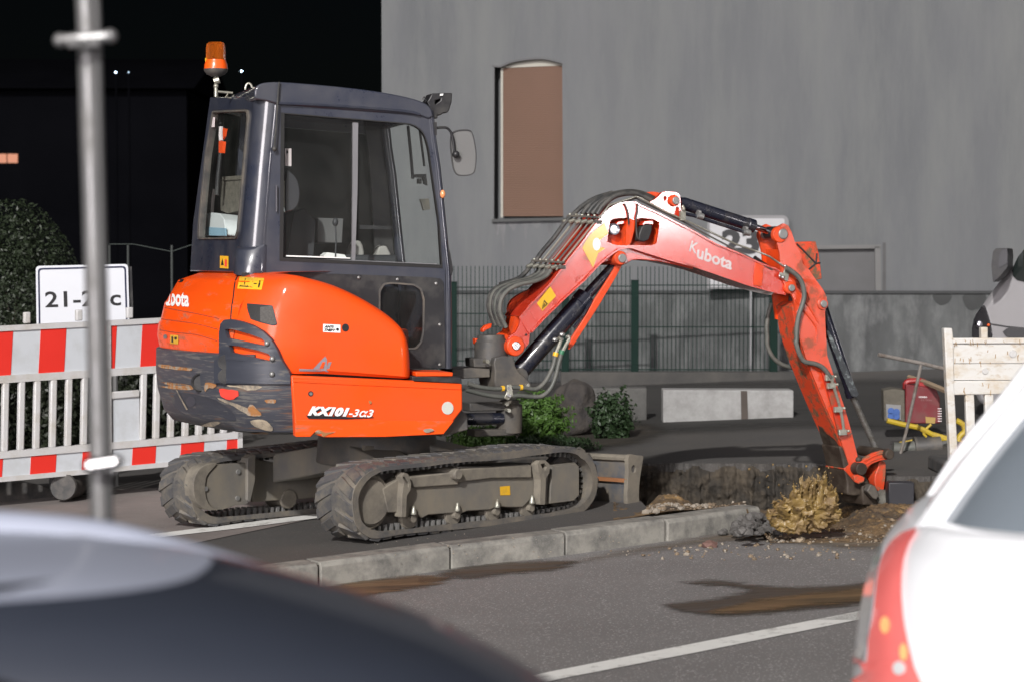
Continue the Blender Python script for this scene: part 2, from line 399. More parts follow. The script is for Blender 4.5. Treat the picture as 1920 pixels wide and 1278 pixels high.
M['soildark'] = mat('dark trench face', (.03, .026, .021), .9, var=.4, vscale=7, dirt=(.085, .068, .048), damt=.4, dscale=5, bump=.03, bscale=18)
M['line'] = mat('worn road marking', (.75, .75, .72), .7, var=.06, vscale=20, dirt=(.4, .39, .37), damt=.25, dscale=12, dsharp=.08)
def plane_pts(pts, h): return [Vector((x, y, SLOPE * x + h)) for x, y in pts]
def xy(p): return (p.x, p.y)
kpx = [(-700, 1290), (-300, 1228), (100, 1168), (350, 1134), (600, 1100), (845, 1066), (1060, 1040), (1250, 1014), (1428, 988)]
kb = [UG(x, y, ROAD) for x, y in kpx]

rg = random.Random(5)
def yfar(x):
    return 868 + (0 if x < 1570 else min(24, (x - 1570) * .4)) + 2.2 * noise.noise(Vector((x * .02, 3, 0))) + 1.6 * noise.noise(Vector((x * .09, 9, 0)))
pav = [Vector((-80, kb[0].y + .1, 0))] + [k + Vector((-.05, .09, 0)) for k in kb[:-1]]
e1 = UG(1225, 963); e2 = UG(1165, 900); e3 = UG(1166, 880)
edge = [UG(x, yfar(x)) for x in range(1168, 1990, 4)]
re_ = [UG(x, y, ROAD) for x, y in ((1440, 984), (1500, 992), (1700, 998), (1900, 996), (2060, 990))]
rp_ = [(-400, -60), (-400, kb[0].y + .05)] + [(k.x, k.y + .05) for k in kb] + [(k.x, k.y) for k in re_] + [(400, re_[-1].y), (400, -60)]
g = MB(); tr_ = tessellate_polygon([[Vector((a, b, 0)) for a, b in rp_]]); v_ = [g.bm.verts.new(p) for p in plane_pts(rp_, ROAD)]
for t in tr_: g.bm.faces.new([v_[i] for i in t])
meta(obj('road', g, M['asphalt']), kind='structure')
pav += [e1, e2, e3] + edge + [Vector((80, edge[-1].y + 2, 0)), Vector((80, 90, 0)), Vector((-80, 90, 0))]
mb = MB(); P_ = [(p.x, p.y) for p in pav]; tris = tessellate_polygon([[Vector((a, b, 0)) for a, b in P_]])
f_ = [mb.bm.verts.new((x, y, SLOPE * x)) for x, y in P_]; b_ = [mb.bm.verts.new((x, y, SLOPE * x - .06)) for x, y in P_]
for t in tris: mb.bm.faces.new([f_[i] for i in t])
for i in range(len(P_)):
    j = (i + 1) % len(P_); mb.bm.faces.new([f_[i], f_[j], b_[j], b_[i]])
meta(obj('pavement', mb, M['pave']), kind='structure')
# paler resurfaced strip of the parking bay under the machine, with its marking
def ground_sheet(name, pxs, h, m, kind='structure', base=0.0, jit=0, seed=1):
    r_ = random.Random(seed); mb = MB(); pts = pxs
    if jit: pts = [(x + r_.uniform(-jit, jit), y + r_.uniform(-jit, jit) * .25) for x, y in [tuple(p) for p in smooth(pxs, 5, True)]]
    L = [UG(x, y, base + h) for x, y in pts]; tris = tessellate_polygon([[Vector((p.x, p.y, 0)) for p in L]])
    v = [mb.bm.verts.new(p) for p in L]
    for t in tris:
        try: mb.bm.faces.new([v[i] for i in t])
        except ValueError: pass
    o = obj(name, mb, m); meta(o, kind=kind); return o
M['bay'] = mat('brown parking bay asphalt', (.23, .2, .185), .85, var=.12, vscale=2, dirt=(.14, .125, .12), damt=.35, dscale=1.5, dsharp=.2, speck=(110, (.3, .29, .27), .66), bump=.004, bscale=130)
ground_sheet('parking_bay', [(-900, 1180), (-900, 960), (140, 918), (600, 905), (640, 960), (360, 1018), (-100, 1075)], .004, M['bay'])
g = MB(); g.face(plane_pts([(-79, 20.5), (-1.9, 20.5), (-1.9, 89), (-79, 89)], .005)); meta(obj('lawn', g, mat('dark lawn', (.006, .008, .004), .95, var=.5, vscale=6)), kind='structure')
g = MB(); g.face(plane_pts([(-400, 88), (-400, 800), (400, 800), (400, 88)], -.05)); meta(obj('ground', g, mat('dark far ground', (.004, .005, .004), .95, var=.5, vscale=2)), kind='structure')
ground_sheet('bay_marking', [(262, 1003), (420, 983), (596, 962), (640, 956), (640, 964), (596, 970), (440, 990), (300, 1006)], .008, M['line'])
ground_sheet('road_marking', [(900, 1284), (1010, 1262), (1300, 1205), (1592, 1148), (2300, 1010), (2300, 1024), (1592, 1164), (1310, 1221), (1020, 1277), (900, 1302)], .004, M['line'], base=ROAD)
M['wet'] = mat('wet brown stain', (.12, .068, .03), .3, var=.35, vscale=7, dirt=(.05, .045, .04), damt=.45, dscale=3, stretch=(.5, 2.5, 1), bump=.004, bscale=90)
M['wetdark'] = mat('wet dark asphalt', (.065, .06, .056), .35, var=.25, dirt=(.12, .075, .035), damt=.4, dscale=2, stretch=(.5, 2.5, 1), bump=.005, bscale=110)
def stain(name, poly, m_args, base=ROAD, h=.004, nx=110, ny=46, soft=24.0, ragged=44.0, kind='structure', rough=.5):
    """wet, muddy or darkened film lying on the ground, thinning out towards a ragged edge"""
    P = [Vector(p) for p in smooth(poly, 4, True)]; xs = [p.x for p in P]; ys = [p.y for p in P]
    x0, x1, y0, y1 = min(xs) - 30, max(xs) + 30, min(ys) - 8, max(ys) + 8
    def sd(x, y):
        ins = False; best = 1e9; n = len(P)
        for i in range(n):
            a, b = P[i], P[(i + 1) % n]
            if (a.y > y) != (b.y > y) and x < (b.x - a.x) * (y - a.y) / (b.y - a.y) + a.x: ins = not ins
            e = Vector((b.x - a.x, (b.y - a.y) * 4)); q = Vector((x - a.x, (y - a.y) * 4)); t = max(0, min(1, q.dot(e) / max(1e-9, e.dot(e)))); best = min(best, (q - e * t).length)
        return best if ins else -best
    mb = MB(); lay = mb.bm.verts.layers.float.new('inside')
    g_ = [[None] * (nx + 1) for _ in range(ny + 1)]
    for j in range(ny + 1):
        for i in range(nx + 1):
            x = x0 + (x1 - x0) * i / nx; y = y0 + (y1 - y0) * j / ny; v = mb.bm.verts.new(UG(x, y, base + h)); v[lay] = sd(x, y); g_[j][i] = v
    for j in range(ny):
        for i in range(nx): mb.bm.faces.new([g_[j][i], g_[j][i + 1], g_[j + 1][i + 1], g_[j + 1][i]])
    col, col2 = m_args
    m = mat(name + ' film', col, rough, var=.3, vscale=6, dirt=col2, damt=.5, dscale=3, stretch=(.5, 2.2, 1), bump=.004, bscale=90); n = m.node_tree; L = n.links.new
    at = n.nodes.new('ShaderNodeAttribute'); at.attribute_name = 'inside'; tcn = n.nodes.new('ShaderNodeTexCoord'); mp = n.nodes.new('ShaderNodeMapping'); mp.inputs['Scale'].default_value = (1.2, 5, 1); L(tcn.outputs['Object'], mp.inputs[0])
    nz = n.nodes.new('ShaderNodeTexNoise'); nz.inputs['Scale'].default_value = 4; nz.inputs['Detail'].default_value = 12; nz.inputs['Roughness'].default_value = .7; L(mp.outputs[0], nz.inputs['Vector'])
    ma = n.nodes.new('ShaderNodeMath'); ma.operation = 'MULTIPLY_ADD'; L(nz.outputs['Fac'], ma.inputs[0]); ma.inputs[1].default_value = ragged * 2; 
    sb = n.nodes.new('ShaderNodeMath'); sb.operation = 'SUBTRACT'; L(at.outputs['Fac'], sb.inputs[0]); sb.inputs[1].default_value = ragged; L(sb.outputs[0], ma.inputs[2])
    mr_ = n.nodes.new('ShaderNodeMapRange'); mr_.interpolation_type = 'SMOOTHSTEP'; mr_.inputs['From Min'].default_value = -soft * .5; mr_.inputs['From Max'].default_value = soft; mr_.inputs['To Max'].default_value = .93; L(ma.outputs[0], mr_.inputs['Value'])
    L(mr_.outputs[0], n.nodes['Principled BSDF'].inputs['Alpha'])
    return meta(obj(name, mb, m), kind=kind)
BRN, DRK = (.2, .125, .06), (.075, .066, .058)
stain('puddle', [(595, 1112), (640, 1092), (720, 1082), (800, 1076), (845, 1084), (790, 1100), (700, 1114), (640, 1122)], (BRN, (.08, .05, .03)))
stain('puddle', [(815, 1074), (900, 1056), (1010, 1050), (1085, 1052), (1030, 1068), (960, 1074), (870, 1084)], (DRK, (.09, .06, .035)))
stain('puddle', [(1250, 1133), (1340, 1120), (1400, 1104), (1300, 1094), (1280, 1089), (1350, 1087), (1450, 1098), (1560, 1096), (1660, 1090), (1660, 1124), (1540, 1140), (1400, 1152), (1300, 1150)], (DRK, (.075, .055, .035)))
stain('puddle', [(1330, 1146), (1400, 1126), (1520, 1110), (1660, 1098), (1660, 1120), (1500, 1136), (1400, 1147)], (BRN, (.09, .06, .03)), h=.008)
stain('mud_film', [(1090, 1052), (1250, 1026), (1420, 1012), (1600, 1028), (1720, 1024), (1720, 1000), (1430, 992), (1260, 1016), (1150, 1036)], ((.15, .105, .06), (.2, .18, .15)), nx=160, rough=.75, ragged=40, soft=50)
0 and stain('grit_film', [(1090, 1046), (1200, 1034), (1265, 1034), (1250, 1050), (1160, 1060)], ((.3, .25, .19), (.2, .19, .17)), rough=.85, h=.007, ragged=20)
# kerb stones
mb = MB()
for a, b in zip(kb, kb[1:]):
    d = (b - a); n = max(1, round(d.length / 1.05)) if a.x < UG(600, 1100).x - .01 else 1
    for k in range(n):
        p = a + d * (k / n); q = a + d * ((k + 1) / n); e = (q - p).normalized() * .006
        side = Vector((-d.y, d.x, 0)).normalized()
        p = p + e + side * rg.uniform(-.006, .006); q = q - e + side * rg.uniform(-.006, .006)
        hp = .125 + rg.uniform(-.003, .005)
        mb.skin([[w - Z * .12, w + Z * (hp - .02), w + side * .018 + Z * hp, w + side * .15 + Z * (hp + .003), w + side * .15 - Z * .12] for w in [p + (q - p) * t for t in (0, .25, .5, .75, 1)]])
meta(obj('kerb', mb, M['kerb'], bev=.006), kind='structure')
mb = MB()
for a, b in zip(kb, kb[1:]):
    side = Vector((-(b - a).y, (b - a).x, 0)).normalized(); mb.box(a + side * .02 - Z * .1, b - a, side * .11, Z * .21)
meta(obj('kerb_bed', mb, M['soildark']), kind='structure')
# trench and spoil
def soil(s, t):
    px = 1150 + s * 900
    yf = yfar(px); pf_ = UG(px, yf)
    kn = max(0, min(1, (px - 1395) / 50)); yn = 956 - (px - 1250) * .12 if px < 1400 else 950
    hn = ROAD * kn + .002
    pn = UG(px, yn + 8, 0) if kn <= 0 else UG(px, yn + 8, 0).lerp(UG(px, 1018, ROAD), kn)
    dep = .31 * max(0, min(1, (px - 1150) / 50)) * (1 - .5 * max(0, min(1, (px - 1570) / 60)))
    if 1:
        tt = t; p = (pf_ + Vector((0, -.07, 0))).lerp(pn, tt); sm = tt * tt * (3 - 2 * tt); h = -dep + (hn + dep) * min(1, max(0, (tt - .3) / .66) ** 1.3)
        if kn > 0: h += .05 * kn * math.exp(-((tt - .62) / .2) ** 2)
        h += .16 * math.exp(-((px - 1250) / 60) ** 2 - ((tt - .55) / .3) ** 2)
    amp = .05 * min(1, .3 + t * 8) * (1 - .5 * max(0, (t - .85) / .15)); fade = max(0, min(1, (1 - t) / .06)); q = Vector((p.x * 2.5, p.y * 2.5, t * 3))
    h += amp * fade * (noise.noise(q) + .6 * noise.noise(q * 3.1) + .35 * noise.noise(q * 8) + .2 * noise.noise(q * 19))
    return Vector((p.x, p.y, SLOPE * p.x + h))
mb = MB(); mb.grid(lambda s, t: soil(s, t), 340, 110); o = obj('trench_soil', mb, M['soil'], ang=70); meta(o, kind='structure')
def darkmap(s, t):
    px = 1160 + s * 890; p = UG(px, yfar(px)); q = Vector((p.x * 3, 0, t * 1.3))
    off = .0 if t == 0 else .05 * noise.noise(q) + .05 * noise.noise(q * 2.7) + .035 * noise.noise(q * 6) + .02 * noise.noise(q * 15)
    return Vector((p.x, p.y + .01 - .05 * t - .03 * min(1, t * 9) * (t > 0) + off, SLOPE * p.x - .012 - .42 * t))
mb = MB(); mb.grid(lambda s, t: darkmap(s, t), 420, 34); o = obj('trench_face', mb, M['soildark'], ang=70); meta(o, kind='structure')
def soil_z(px, t): return soil((px - 1150) / 900, t)
# pebbles and rubble
def stone(mb, c, r, seed):
    m = bmesh.ops.create_icosphere(mb.bm, subdivisions=1, radius=1); k = (random.uniform(.7, 1.3), random.uniform(.7, 1.3), random.uniform(.5, .9))
    for v in m['verts']: v.co = c + Vector((v.co.x * k[0], v.co.y * k[1], v.co.z * k[2])) * r * (1 + .35 * noise.noise(v.co * 2 + Vector((seed, 0, 0))))
mb = MB(); mb2 = MB()
for i in range(420):
    px = random.uniform(1230, 1760); t = max(.4, 1 - abs(random.gauss(0, .16))); p = soil_z(px, t); r = random.choice([.004, .005, .006, .008, .013]) * random.uniform(.7, 1.3)
    stone(mb if i % 3 else mb2, p + Z * r * .4, r, i)
for i in range(160):
    px = random.uniform(1210, 1340); t = random.uniform(.8, 1.0); p = soil_z(px, t); r = random.uniform(.006, .022); stone(mb if i % 2 else mb2, p + Z * r * .5, r, i)
for i in range(170):
    x = random.gauss(1420, 150); y = random.uniform(1004, 1050); p = UG(x, y, ROAD); r = random.choice([.005, .006, .008, .014]); 
    if 1090 < x < 1700 and y > 1100 - x * .06: stone(mb2 if i % 2 else mb, p + Z * r * .4, r, i)
for i in range(60):
    p = UG(random.uniform(700, 1180), random.uniform(1000, 1045) , 0); r = random.uniform(.003, .006); stone(mb2, p + Z * (.0), r, i)
meta(obj('gravel', mb, mat('brown pebbles', (.2, .15, .1), .8, var=.4, vscale=9)), kind='stuff')
meta(obj('pale_gravel', mb2, mat('pale pebbles', (.27, .235, .19), .8, var=.3, vscale=9)), kind='stuff')
mb = MB()
for i in range(90):
    x = random.gauss(1405, 22); y = random.uniform(966, 1000); h = random.uniform(-.1, .04); p = UG(x, y, ROAD + .02 + .1 * math.exp(-((x - 1405) / 25) ** 2) * random.random()); stone(mb, p, random.uniform(.012, .045), i)
meta(obj('rubble_heap', mb, mat('broken asphalt', (.1, .095, .09), .9, var=.4, vscale=12, bump=.01, bscale=60), ang=20), 'small heap of broken asphalt at the end of the kerb', 'rubble', kind='stuff')
for i, (x, y, r) in enumerate([(1250, 950, .035), (1500, 1012, .035), (1330, 1022, .045)]):
    mb = MB(); stone(mb, UG(x, y + 3, ROAD if y > 1000 else 0) + Z * r * .3, r, 40 + i * 7)
    meta(obj('stone', mb, mat('loose stone', (.3, .24, .17) if i != 2 else (.16, .09, .075), .85, var=.3, vscale=15, bump=.004, bscale=60), ang=20),
         ['pale brown stone lying on the kerb right of the blade', 'pale stone on the muddy road below the splash', 'dark red stone on the road in front of the last kerb stone'][i], 'stone')
# muddy water thrown up by the bucket
M['splash'] = mat('muddy water', (.26, .175, .055), .25, var=.3, vscale=14, spec=.6, dirt=(.15, .095, .04), damt=.5, dscale=9, bump=.012, bscale=30, coat=.12)
mb = MB(); rs = random.Random(21); c0 = UG(1508, 972)
DS = c0.y
def SP(x, y, d=0): return UD(x, y, DS + d)
for k, (cx, cy, r) in enumerate([(1462, 962, .035), (1480, 962, .045), (1500, 965, .05), (1525, 960, .045), (1545, 955, .04), (1515, 945, .04), (1540, 935, .04), (1492, 945, .035), (1450, 966, .03), (1465, 978, .045), (1490, 982, .05), (1515, 980, .05), (1540, 975, .045), (1560, 965, .04), (1500, 972, .06), (1530, 968, .055)]):
    p = SP(cx, cy, rs.uniform(-.05, .08)); m = bmesh.ops.create_icosphere(mb.bm, subdivisions=4, radius=1)
    for v in m['verts']:
        q = v.co.copy(); f = 1 + .7 * noise.noise(q * 2.2 + Vector((k * 3, 0, 0))) + .5 * noise.noise(q * 5 + Vector((0, k, 0))) + .3 * noise.noise(q * 11)
        v.co = p + Vector((q.x * 1.2, q.y * .8, q.z)) * r * f
top_prof = [(1436, 936), (1442, 912), (1452, 930), (1460, 905), (1468, 928), (1478, 922), (1487, 890), (1497, 898), (1505, 870), (1512, 884), (1520, 869), (1526, 880), (1532, 864), (1540, 886), (1549, 860), (1556, 892), (1566, 878), (1573, 900), (1579, 925)]
def topy(x):
    for a, b in zip(top_prof, top_prof[1:]):
        if a[0] <= x <= b[0]: return a[1] + (b[1] - a[1]) * (x - a[0]) / (b[0] - a[0])
    return 930
def sheet_jet(x0, y0, x1, y1, w, d0, d1, k):
    """a thin ragged tongue of water: flattened, tapering, with a frayed outline"""
    a = SP(x0, y0, d0); b = SP(x1, y1, d1); ax = (b - a); sd = Vector((1, rs.uniform(-.8, .8), 0)).normalized(); nn_ = ax.cross(sd).normalized(); rows = []
    N = 12
    for i in range(N + 1):
        t = i / N; c = a + ax * t + Vector((0, 0, -.02 * t * t)) + sd * .02 * noise.noise(Vector((t * 3, k, 0)))
        ww = w * (1 - t ** 1.5) * (1 + .5 * noise.noise(Vector((t * 7, k * 1.7, 2)))) + .0025; th = max(.002, ww * .28)
        rows.append([c + sd * ww * math.cos(q) + nn_ * th * math.sin(q) for q in [j * math.pi / 5 for j in range(10)]])
    mb.skin(rows)
for k in range(150):
    x1 = rs.uniform(1438, 1578); y1 = topy(x1) + abs(rs.gauss(0, 20)); x0 = 1510 + (x1 - 1510) * rs.uniform(.35, .8); y0 = rs.uniform(945, 970)
    if y1 > y0 - 8: y1 = y0 - 10
    sheet_jet(x0, y0, x1, y1, rs.uniform(.012, .034), rs.uniform(-.08, .1), rs.uniform(-.14, .14), k)
for k in range(50):
    x1 = rs.uniform(1432, 1580); y1 = rs.uniform(930, 972); sheet_jet(1510 + (x1 - 1510) * .5, rs.uniform(955, 972), x1, y1, rs.uniform(.01, .03), rs.uniform(-.1, .05), rs.uniform(-.2, .0), 200 + k)
for k in range(46):
    x = rs.gauss(1500, 40); y = rs.uniform(868, 930); mb.ball(SP(x, y, rs.uniform(-.2, .2)), rs.uniform(.003, .008), (1, 1, 1.3), 1)
spo = obj('mud_splash', mb, M['splash'], ang=180)
q_ = spo.modifiers.new('merge', 'REMESH'); q_.mode = 'VOXEL'; q_.voxel_size = .0058; q_.use_smooth_shade = True
tx_ = bpy.data.textures.new('churn', 'CLOUDS'); tx_.noise_scale = .045; tx_.noise_depth = 3
q_ = spo.modifiers.new('churn', 'DISPLACE'); q_.texture = tx_; q_.strength = .012; q_.texture_coords = 'LOCAL'
meta(spo, 'ochre splash of muddy water in front of the bucket', 'splash', kind='stuff')

# ================================================================== HOUSE AND WALLS
M['render'] = mat('stained grey render', (.113, .117, .122), .9, var=.12, vscale=.7, dirt=(.08, .085, .09), damt=.4, dscale=.5, dsharp=.2, stretch=(1.6, 1.6, .28), dirt2=(.118, .123, .123), d2amt=.4, bump=.01, bscale=14)
M['plinth'] = mat('weathered plinth', (.085, .09, .09), .9, var=.2, vscale=1.5, dirt=(.045, .047, .048), damt=.5, dscale=1.1, dsharp=.15, stretch=(1.4, 1.4, .5), dirt2=(.12, .125, .125), d2amt=.35, bump=.015, bscale=12)
wc = UD(1300, 545, 26.6); FWl = Frame((wc.x, wc.y, 0), -5); PW = FWl.plane(0)
uL = PW.ab(716, 300)[0]
house = thing('house', 'grey rendered house wall with one shuttered window behind the excavator', 'house', (wc.x, wc.y, gz(wc.x) - .3), -5)
uR = PW.ab(2150, 300)[0]; z0 = PW.ab(1300, 547)[1]
arch = smooth([(938, 127), (960, 118), (990, 113), (1020, 112), (1054, 120)], 3); arch = [tuple(p) for p in arch]
winp = arch + [(1056, 408), (926, 411), (927, 125)]
w2 = [(1500, 464), (1650, 462), (1652, 549), (1500, 549)]
topz = 7.5
outer_w = [(uL, z0), (uL, topz), (uR, topz), (uR, z0)]
mbw = MB(); mbw.slab(PW, outer_w, [[PW.ab(x, y) for x, y in winp], [PW.ab(x, y - .8) for x, y in w2]], c0=0, c1=.22, px=False); obj('wall', mbw, M['render'], house); wt = bvh(mbw)
mb = MB(); mb.box(FWl.pt(uL, .22, -1), FWl.u * (uR - uL), FWl.v * 8, Z * (topz + .98)); obj('rear_volume', mb, M['render'], house)
mb = MB(); mb.box(FWl.pt(uL - .02, -.03, -1.2), FWl.u * (uR + 8 - uL), FWl.v * .6, Z * (z0 + 1.2)); obj('plinth', mb, M['plinth'], house)
mb = MB(); mb.box(FWl.pt(uL - .02, -.06, z0 - .02), FWl.u * (uR + 8 - uL), FWl.v * .08, Z * .035); obj('plinth_ledge', mb, mat('dark ledge', (.04, .042, .043), .9, var=.3), house)
sh = MB(); PI_ = PW.at(.07); a0_, b0w = PI_.ab(942, 406); a1_, b1w = PI_.ab(1055, 121)
nsl = 84
for k in range(nsl):
    zz = b0w + (b1w - b0w) * k / nsl; dz = (b1w - b0w) / nsl
    sh.skin([[PI_.pt(a, zz, -.006), PI_.pt(a, zz + dz * .35, -.010), PI_.pt(a, zz + dz * .8, -.010), PI_.pt(a, zz + dz * .96, -.005), PI_.pt(a, zz, .012)] for a in (a0_, a1_ + .1)])
shut = obj('roller_shutter', sh, mat('brown roller shutter', (.13, .068, .043), .6, var=.08, vscale=.8, dirt=(.105, .062, .04), damt=.4, dscale=.7, dsharp=.3), house, ang=20)
mb = MB(); mb.slab(PI_.at(-.0), [(939, 120), (943, 120), (943, 408), (939, 408)], c0=-.02, c1=.04); mb.slab(PI_, [(943, 128), (1058, 123), (1058, 108), (1020, 106), (943, 112)], c0=-.02, c1=.04); obj('window_frame', mb, mat('cream frame', (.3, .29, .25), .7, var=.1), house)
mb = MB(); mb.slab(PW, [(922, 411), (1058, 408), (1058, 414), (922, 417)], c0=-.05, c1=.1); obj('window_sill', mb, mat('dark sill', (.05, .052, .052), .8, var=.3), house)
mb = MB(); mb.slab(PW, [(922, 122)] + [(x - 1, y - 3) for x, y in arch] + arch[::-1] + [(926, 126)], c0=-.02, c1=.0); obj('arch_edge', mb, mat('arch edge', (.09, .09, .092), .9), house)
stm = mat('rain streak stain', (.085, .087, .09), .95, var=.3, vscale=3, dirt=(.15, .15, .155), damt=.5, dscale=3, stretch=(3, 3, .5), dsharp=.2)
for i, (x, w_, l) in enumerate([(932, 7, 26), (943, 5, 60), (962, 10, 18), (985, 6, 34), (1005, 12, 14), (1031, 5, 48), (1048, 8, 20)]):
    P_ = smooth([(x - w_, 416), (x + w_, 416), (x + w_ * .6, 416 + l * .5), (x + w_ * .2, 416 + l), (x - w_ * .4, 416 + l * .6)], 2, True)
    obj('rain_stain', patch(wt, [tuple(p) for p in P_], .003, 0), stm, house)
# blocked window at the right
mb = MB(); mb.slab(PW.at(.06), [(1490, 460), (1660, 460), (1660, 550), (1490, 550)], c0=0, c1=.05); obj('blocked_window', mb, mat('grey infill', (.088, .088, .09), .9, var=.15), house)
mb = MB(); mb.slab(PW, [(1640, 462), (1651, 462), (1653, 548), (1642, 548)], c0=-.015, c1=.1); mb.slab(PW, [(1500, 461), (1652, 459), (1652, 466), (1500, 468)], c0=-.015, c1=.1); obj('window_surround', mb, mat('window surround', (.125, .125, .123), .9, var=.1), house)
mb = MB(); mb.slab(PW, [(1655, 455), (1661, 455), (1661, 548), (1655, 548)], c0=-.003, c1=.0); obj('damp_edge', mb, mat('damp edge', (.07, .07, .07), .9, var=.3), house)
dm = mat('damp patch', (.04, .042, .042), .95, var=.3, vscale=3)
for pts in ([(1750, 552), (1783, 552), (1780, 566), (1765, 573), (1753, 565)], [(1808, 552), (1848, 552), (1840, 575), (1820, 582), (1808, 570)]):
    mb = MB(); mb.slab(PW.at(-.036), [tuple(p) for p in smooth(pts, 3, True)], c0=0, c1=.004); obj('damp_patch', mb, dm, house)

# ================================================================== FENCE
FF = Frame(UG(1190, 721), 0); PFc = FF.plane(0)
fence = thing('fence', 'dark green double rod mesh fence in front of the house plinth', 'fence', FF.o, 0)
M['fgreen'] = mat('dark green fence coating', (.006, .018, .014), .8, var=.2, spec=.15)
def wires(x0, x1, ytop, ybot, bars, nm):
    a0, zt = PFc.ab(x0, ytop); a1, _ = PFc.ab(x1, ytop); zb = PFc.ab(x0, ybot)[1]
    mb = MB(); n = int((a1 - a0) / .05)
    for k in range(n + 1):
        a = a0 + k * .05; mb.box(PFc.pt(a - .0042, zb, -.003), FF.u * .0084, FF.v * .006, Z * (zt - zb))
    for y in bars:
        z = PFc.ab(x0, y)[1]
        for c in (-.012, .006): mb.box(PFc.pt(a0, z - .006, c), FF.u * (a1 - a0), FF.v * .006, Z * .012)
    return obj(nm, mb, M['fgreen'], fence)
wires(700, 1058, 499, 695, (539, 588, 612, 676, 692), 'mesh_panel'); wires(1062, 1184, 499, 695, (537, 586, 612, 675, 692), 'mesh_panel'); wires(1196, 1444, 500, 695, (535, 613, 692), 'mesh_panel')
for (x, yt, yb) in ((1190, 527, 722), (1450, 528, 698), (1060, 530, 720), (850, 530, 720)):
    a, zt = PFc.ab(x, yt); zb = PFc.ab(x, yb)[1]; mb = MB(); mb.box(PFc.pt(a - .045, zb, -.08), FF.u * .09, FF.v * .055, Z * (zt - zb)); mb.box(PFc.pt(a - .05, zt, -.085), FF.u * .1, FF.v * .065, Z * .012); obj('post', mb, M['fgreen'], fence, bev=.006)
M['conc'] = mat('old concrete', (.105, .103, .098), .9, var=.2, vscale=2, dirt=(.06, .06, .057), damt=.4, dscale=2.5, bump=.01, bscale=20)
def lowbox(name, x0, x1, yt, yb, d0, m, label, cat, heading=0, thick=.3, y1=None):
    p0 = UD(x0, yt, d0); pl = Pl(p0, Vector((math.cos(R(heading)), math.sin(R(heading)), 0)), Z)
    mb = MB(); mb.slab(pl, [(x0, yt), (x1, y1 or yt), (x1, yb + 12), (x0, yb + 12)], c0=0, c1=thick); return meta(obj(name, mb, m, bev=.01), label, cat)
lowbox('fence_foundation', 1052, 1492, 697, 760, 25.3, mat('dark foundation', (.045, .044, .042), .9, var=.25, dirt=(.07, .066, .06), damt=.4, dscale=2, bump=.01, bscale=15), 'dark low foundation strip under the green mesh fence', 'foundation')
lowbox('concrete_block', 1098, 1213, 727, 795, 19.7, M['conc'], 'grey concrete block beside the shrub, left of the white one', 'block', -2, y1=727)
lowbox('white_block', 1243, 1488, 730, 795, 19.3, mat('whitewashed block', (.33, .33, .325), .9, var=.05, vscale=5, dirt=(.16, .155, .15), damt=.3, dscale=5, dsharp=.2, bump=.006, bscale=30), 'long low whitewashed block behind the pavement', 'block', -1, y1=731)
wb_ = bpy.data.objects['white_block']; pw_ = Pl(UD(1243, 730, 19.3) , Vector((math.cos(R(-1)), math.sin(R(-1)), 0)), Z)
mb = MB(); mb.slab(pw_, [(1389, 732), (1401, 732), (1403, 792), (1390, 793)], c0=-.004, c1=.0); obj('rust_streak', mb, mat('dark brown streak', (.07, .058, .05), .9, var=.3), wb_)
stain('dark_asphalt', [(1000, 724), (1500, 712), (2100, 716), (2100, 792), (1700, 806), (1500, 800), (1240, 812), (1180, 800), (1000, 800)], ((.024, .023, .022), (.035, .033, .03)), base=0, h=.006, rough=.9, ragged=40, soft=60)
stain('shaded_soil_strip', [(780, 850), (860, 812), (1000, 796), (1140, 790), (1240, 800), (1215, 824), (1120, 842), (960, 856)], ((.02, .016, .012), (.045, .036, .025)), base=0, h=.008, rough=.95, ragged=50, soft=40)  # dark soil colour painting in the darker shading under the shrubs
# house number sign on its thin post
sg = thing('number_sign', 'white sign with black number 23 partly hidden by the raised boom', 'sign', (UD(1408, 697, 26.3)), 0)
PSn = Pl(UD(1408, 600, 26.3), (1, 0, 0), Z)
mb = MB(); mb.slab(PSn, rnd([(1326, 404), (1472, 404), (1479, 412), (1479, 542), (1326, 542)], 5, 4), c0=0, c1=.02); obj('sign_rim', mb, mat('grey sign rim', (.17, .17, .175), .5, var=.05), sg)
mb = MB(); mb.slab(PSn, rnd([(1331, 410), (1471, 410), (1471, 538), (1331, 538)], 4, 4), c0=-.004, c1=.0); sf = obj('sign_face', mb, mat('dim white sign face', (.36, .36, .37), .5, var=.04), sg); sft = bvh(mb)
obj('lettering', text_on(sft, '23', [(1353, 430), (1424, 430), (1424, 477), (1353, 477)], .05, 0, .004), M['ink'], sg)
obj('lettering', text_on(sft, '2', [(1430, 430), (1462, 430), (1462, 477), (1430, 477)], .05, 0, .004), M['ink'], sg) if 0 else None
mb = MB(); a = UD(1408, 706, 26.35); b = UD(1408, 500, 26.35); mb.cyl(Vector((a.x, 26.36, a.z - .1)), Vector((a.x, 26.36, b.z)), .018, seg=10); obj('post', mb, mat('galvanised post', (.3, .3, .31), .5, metal=.4), sg)

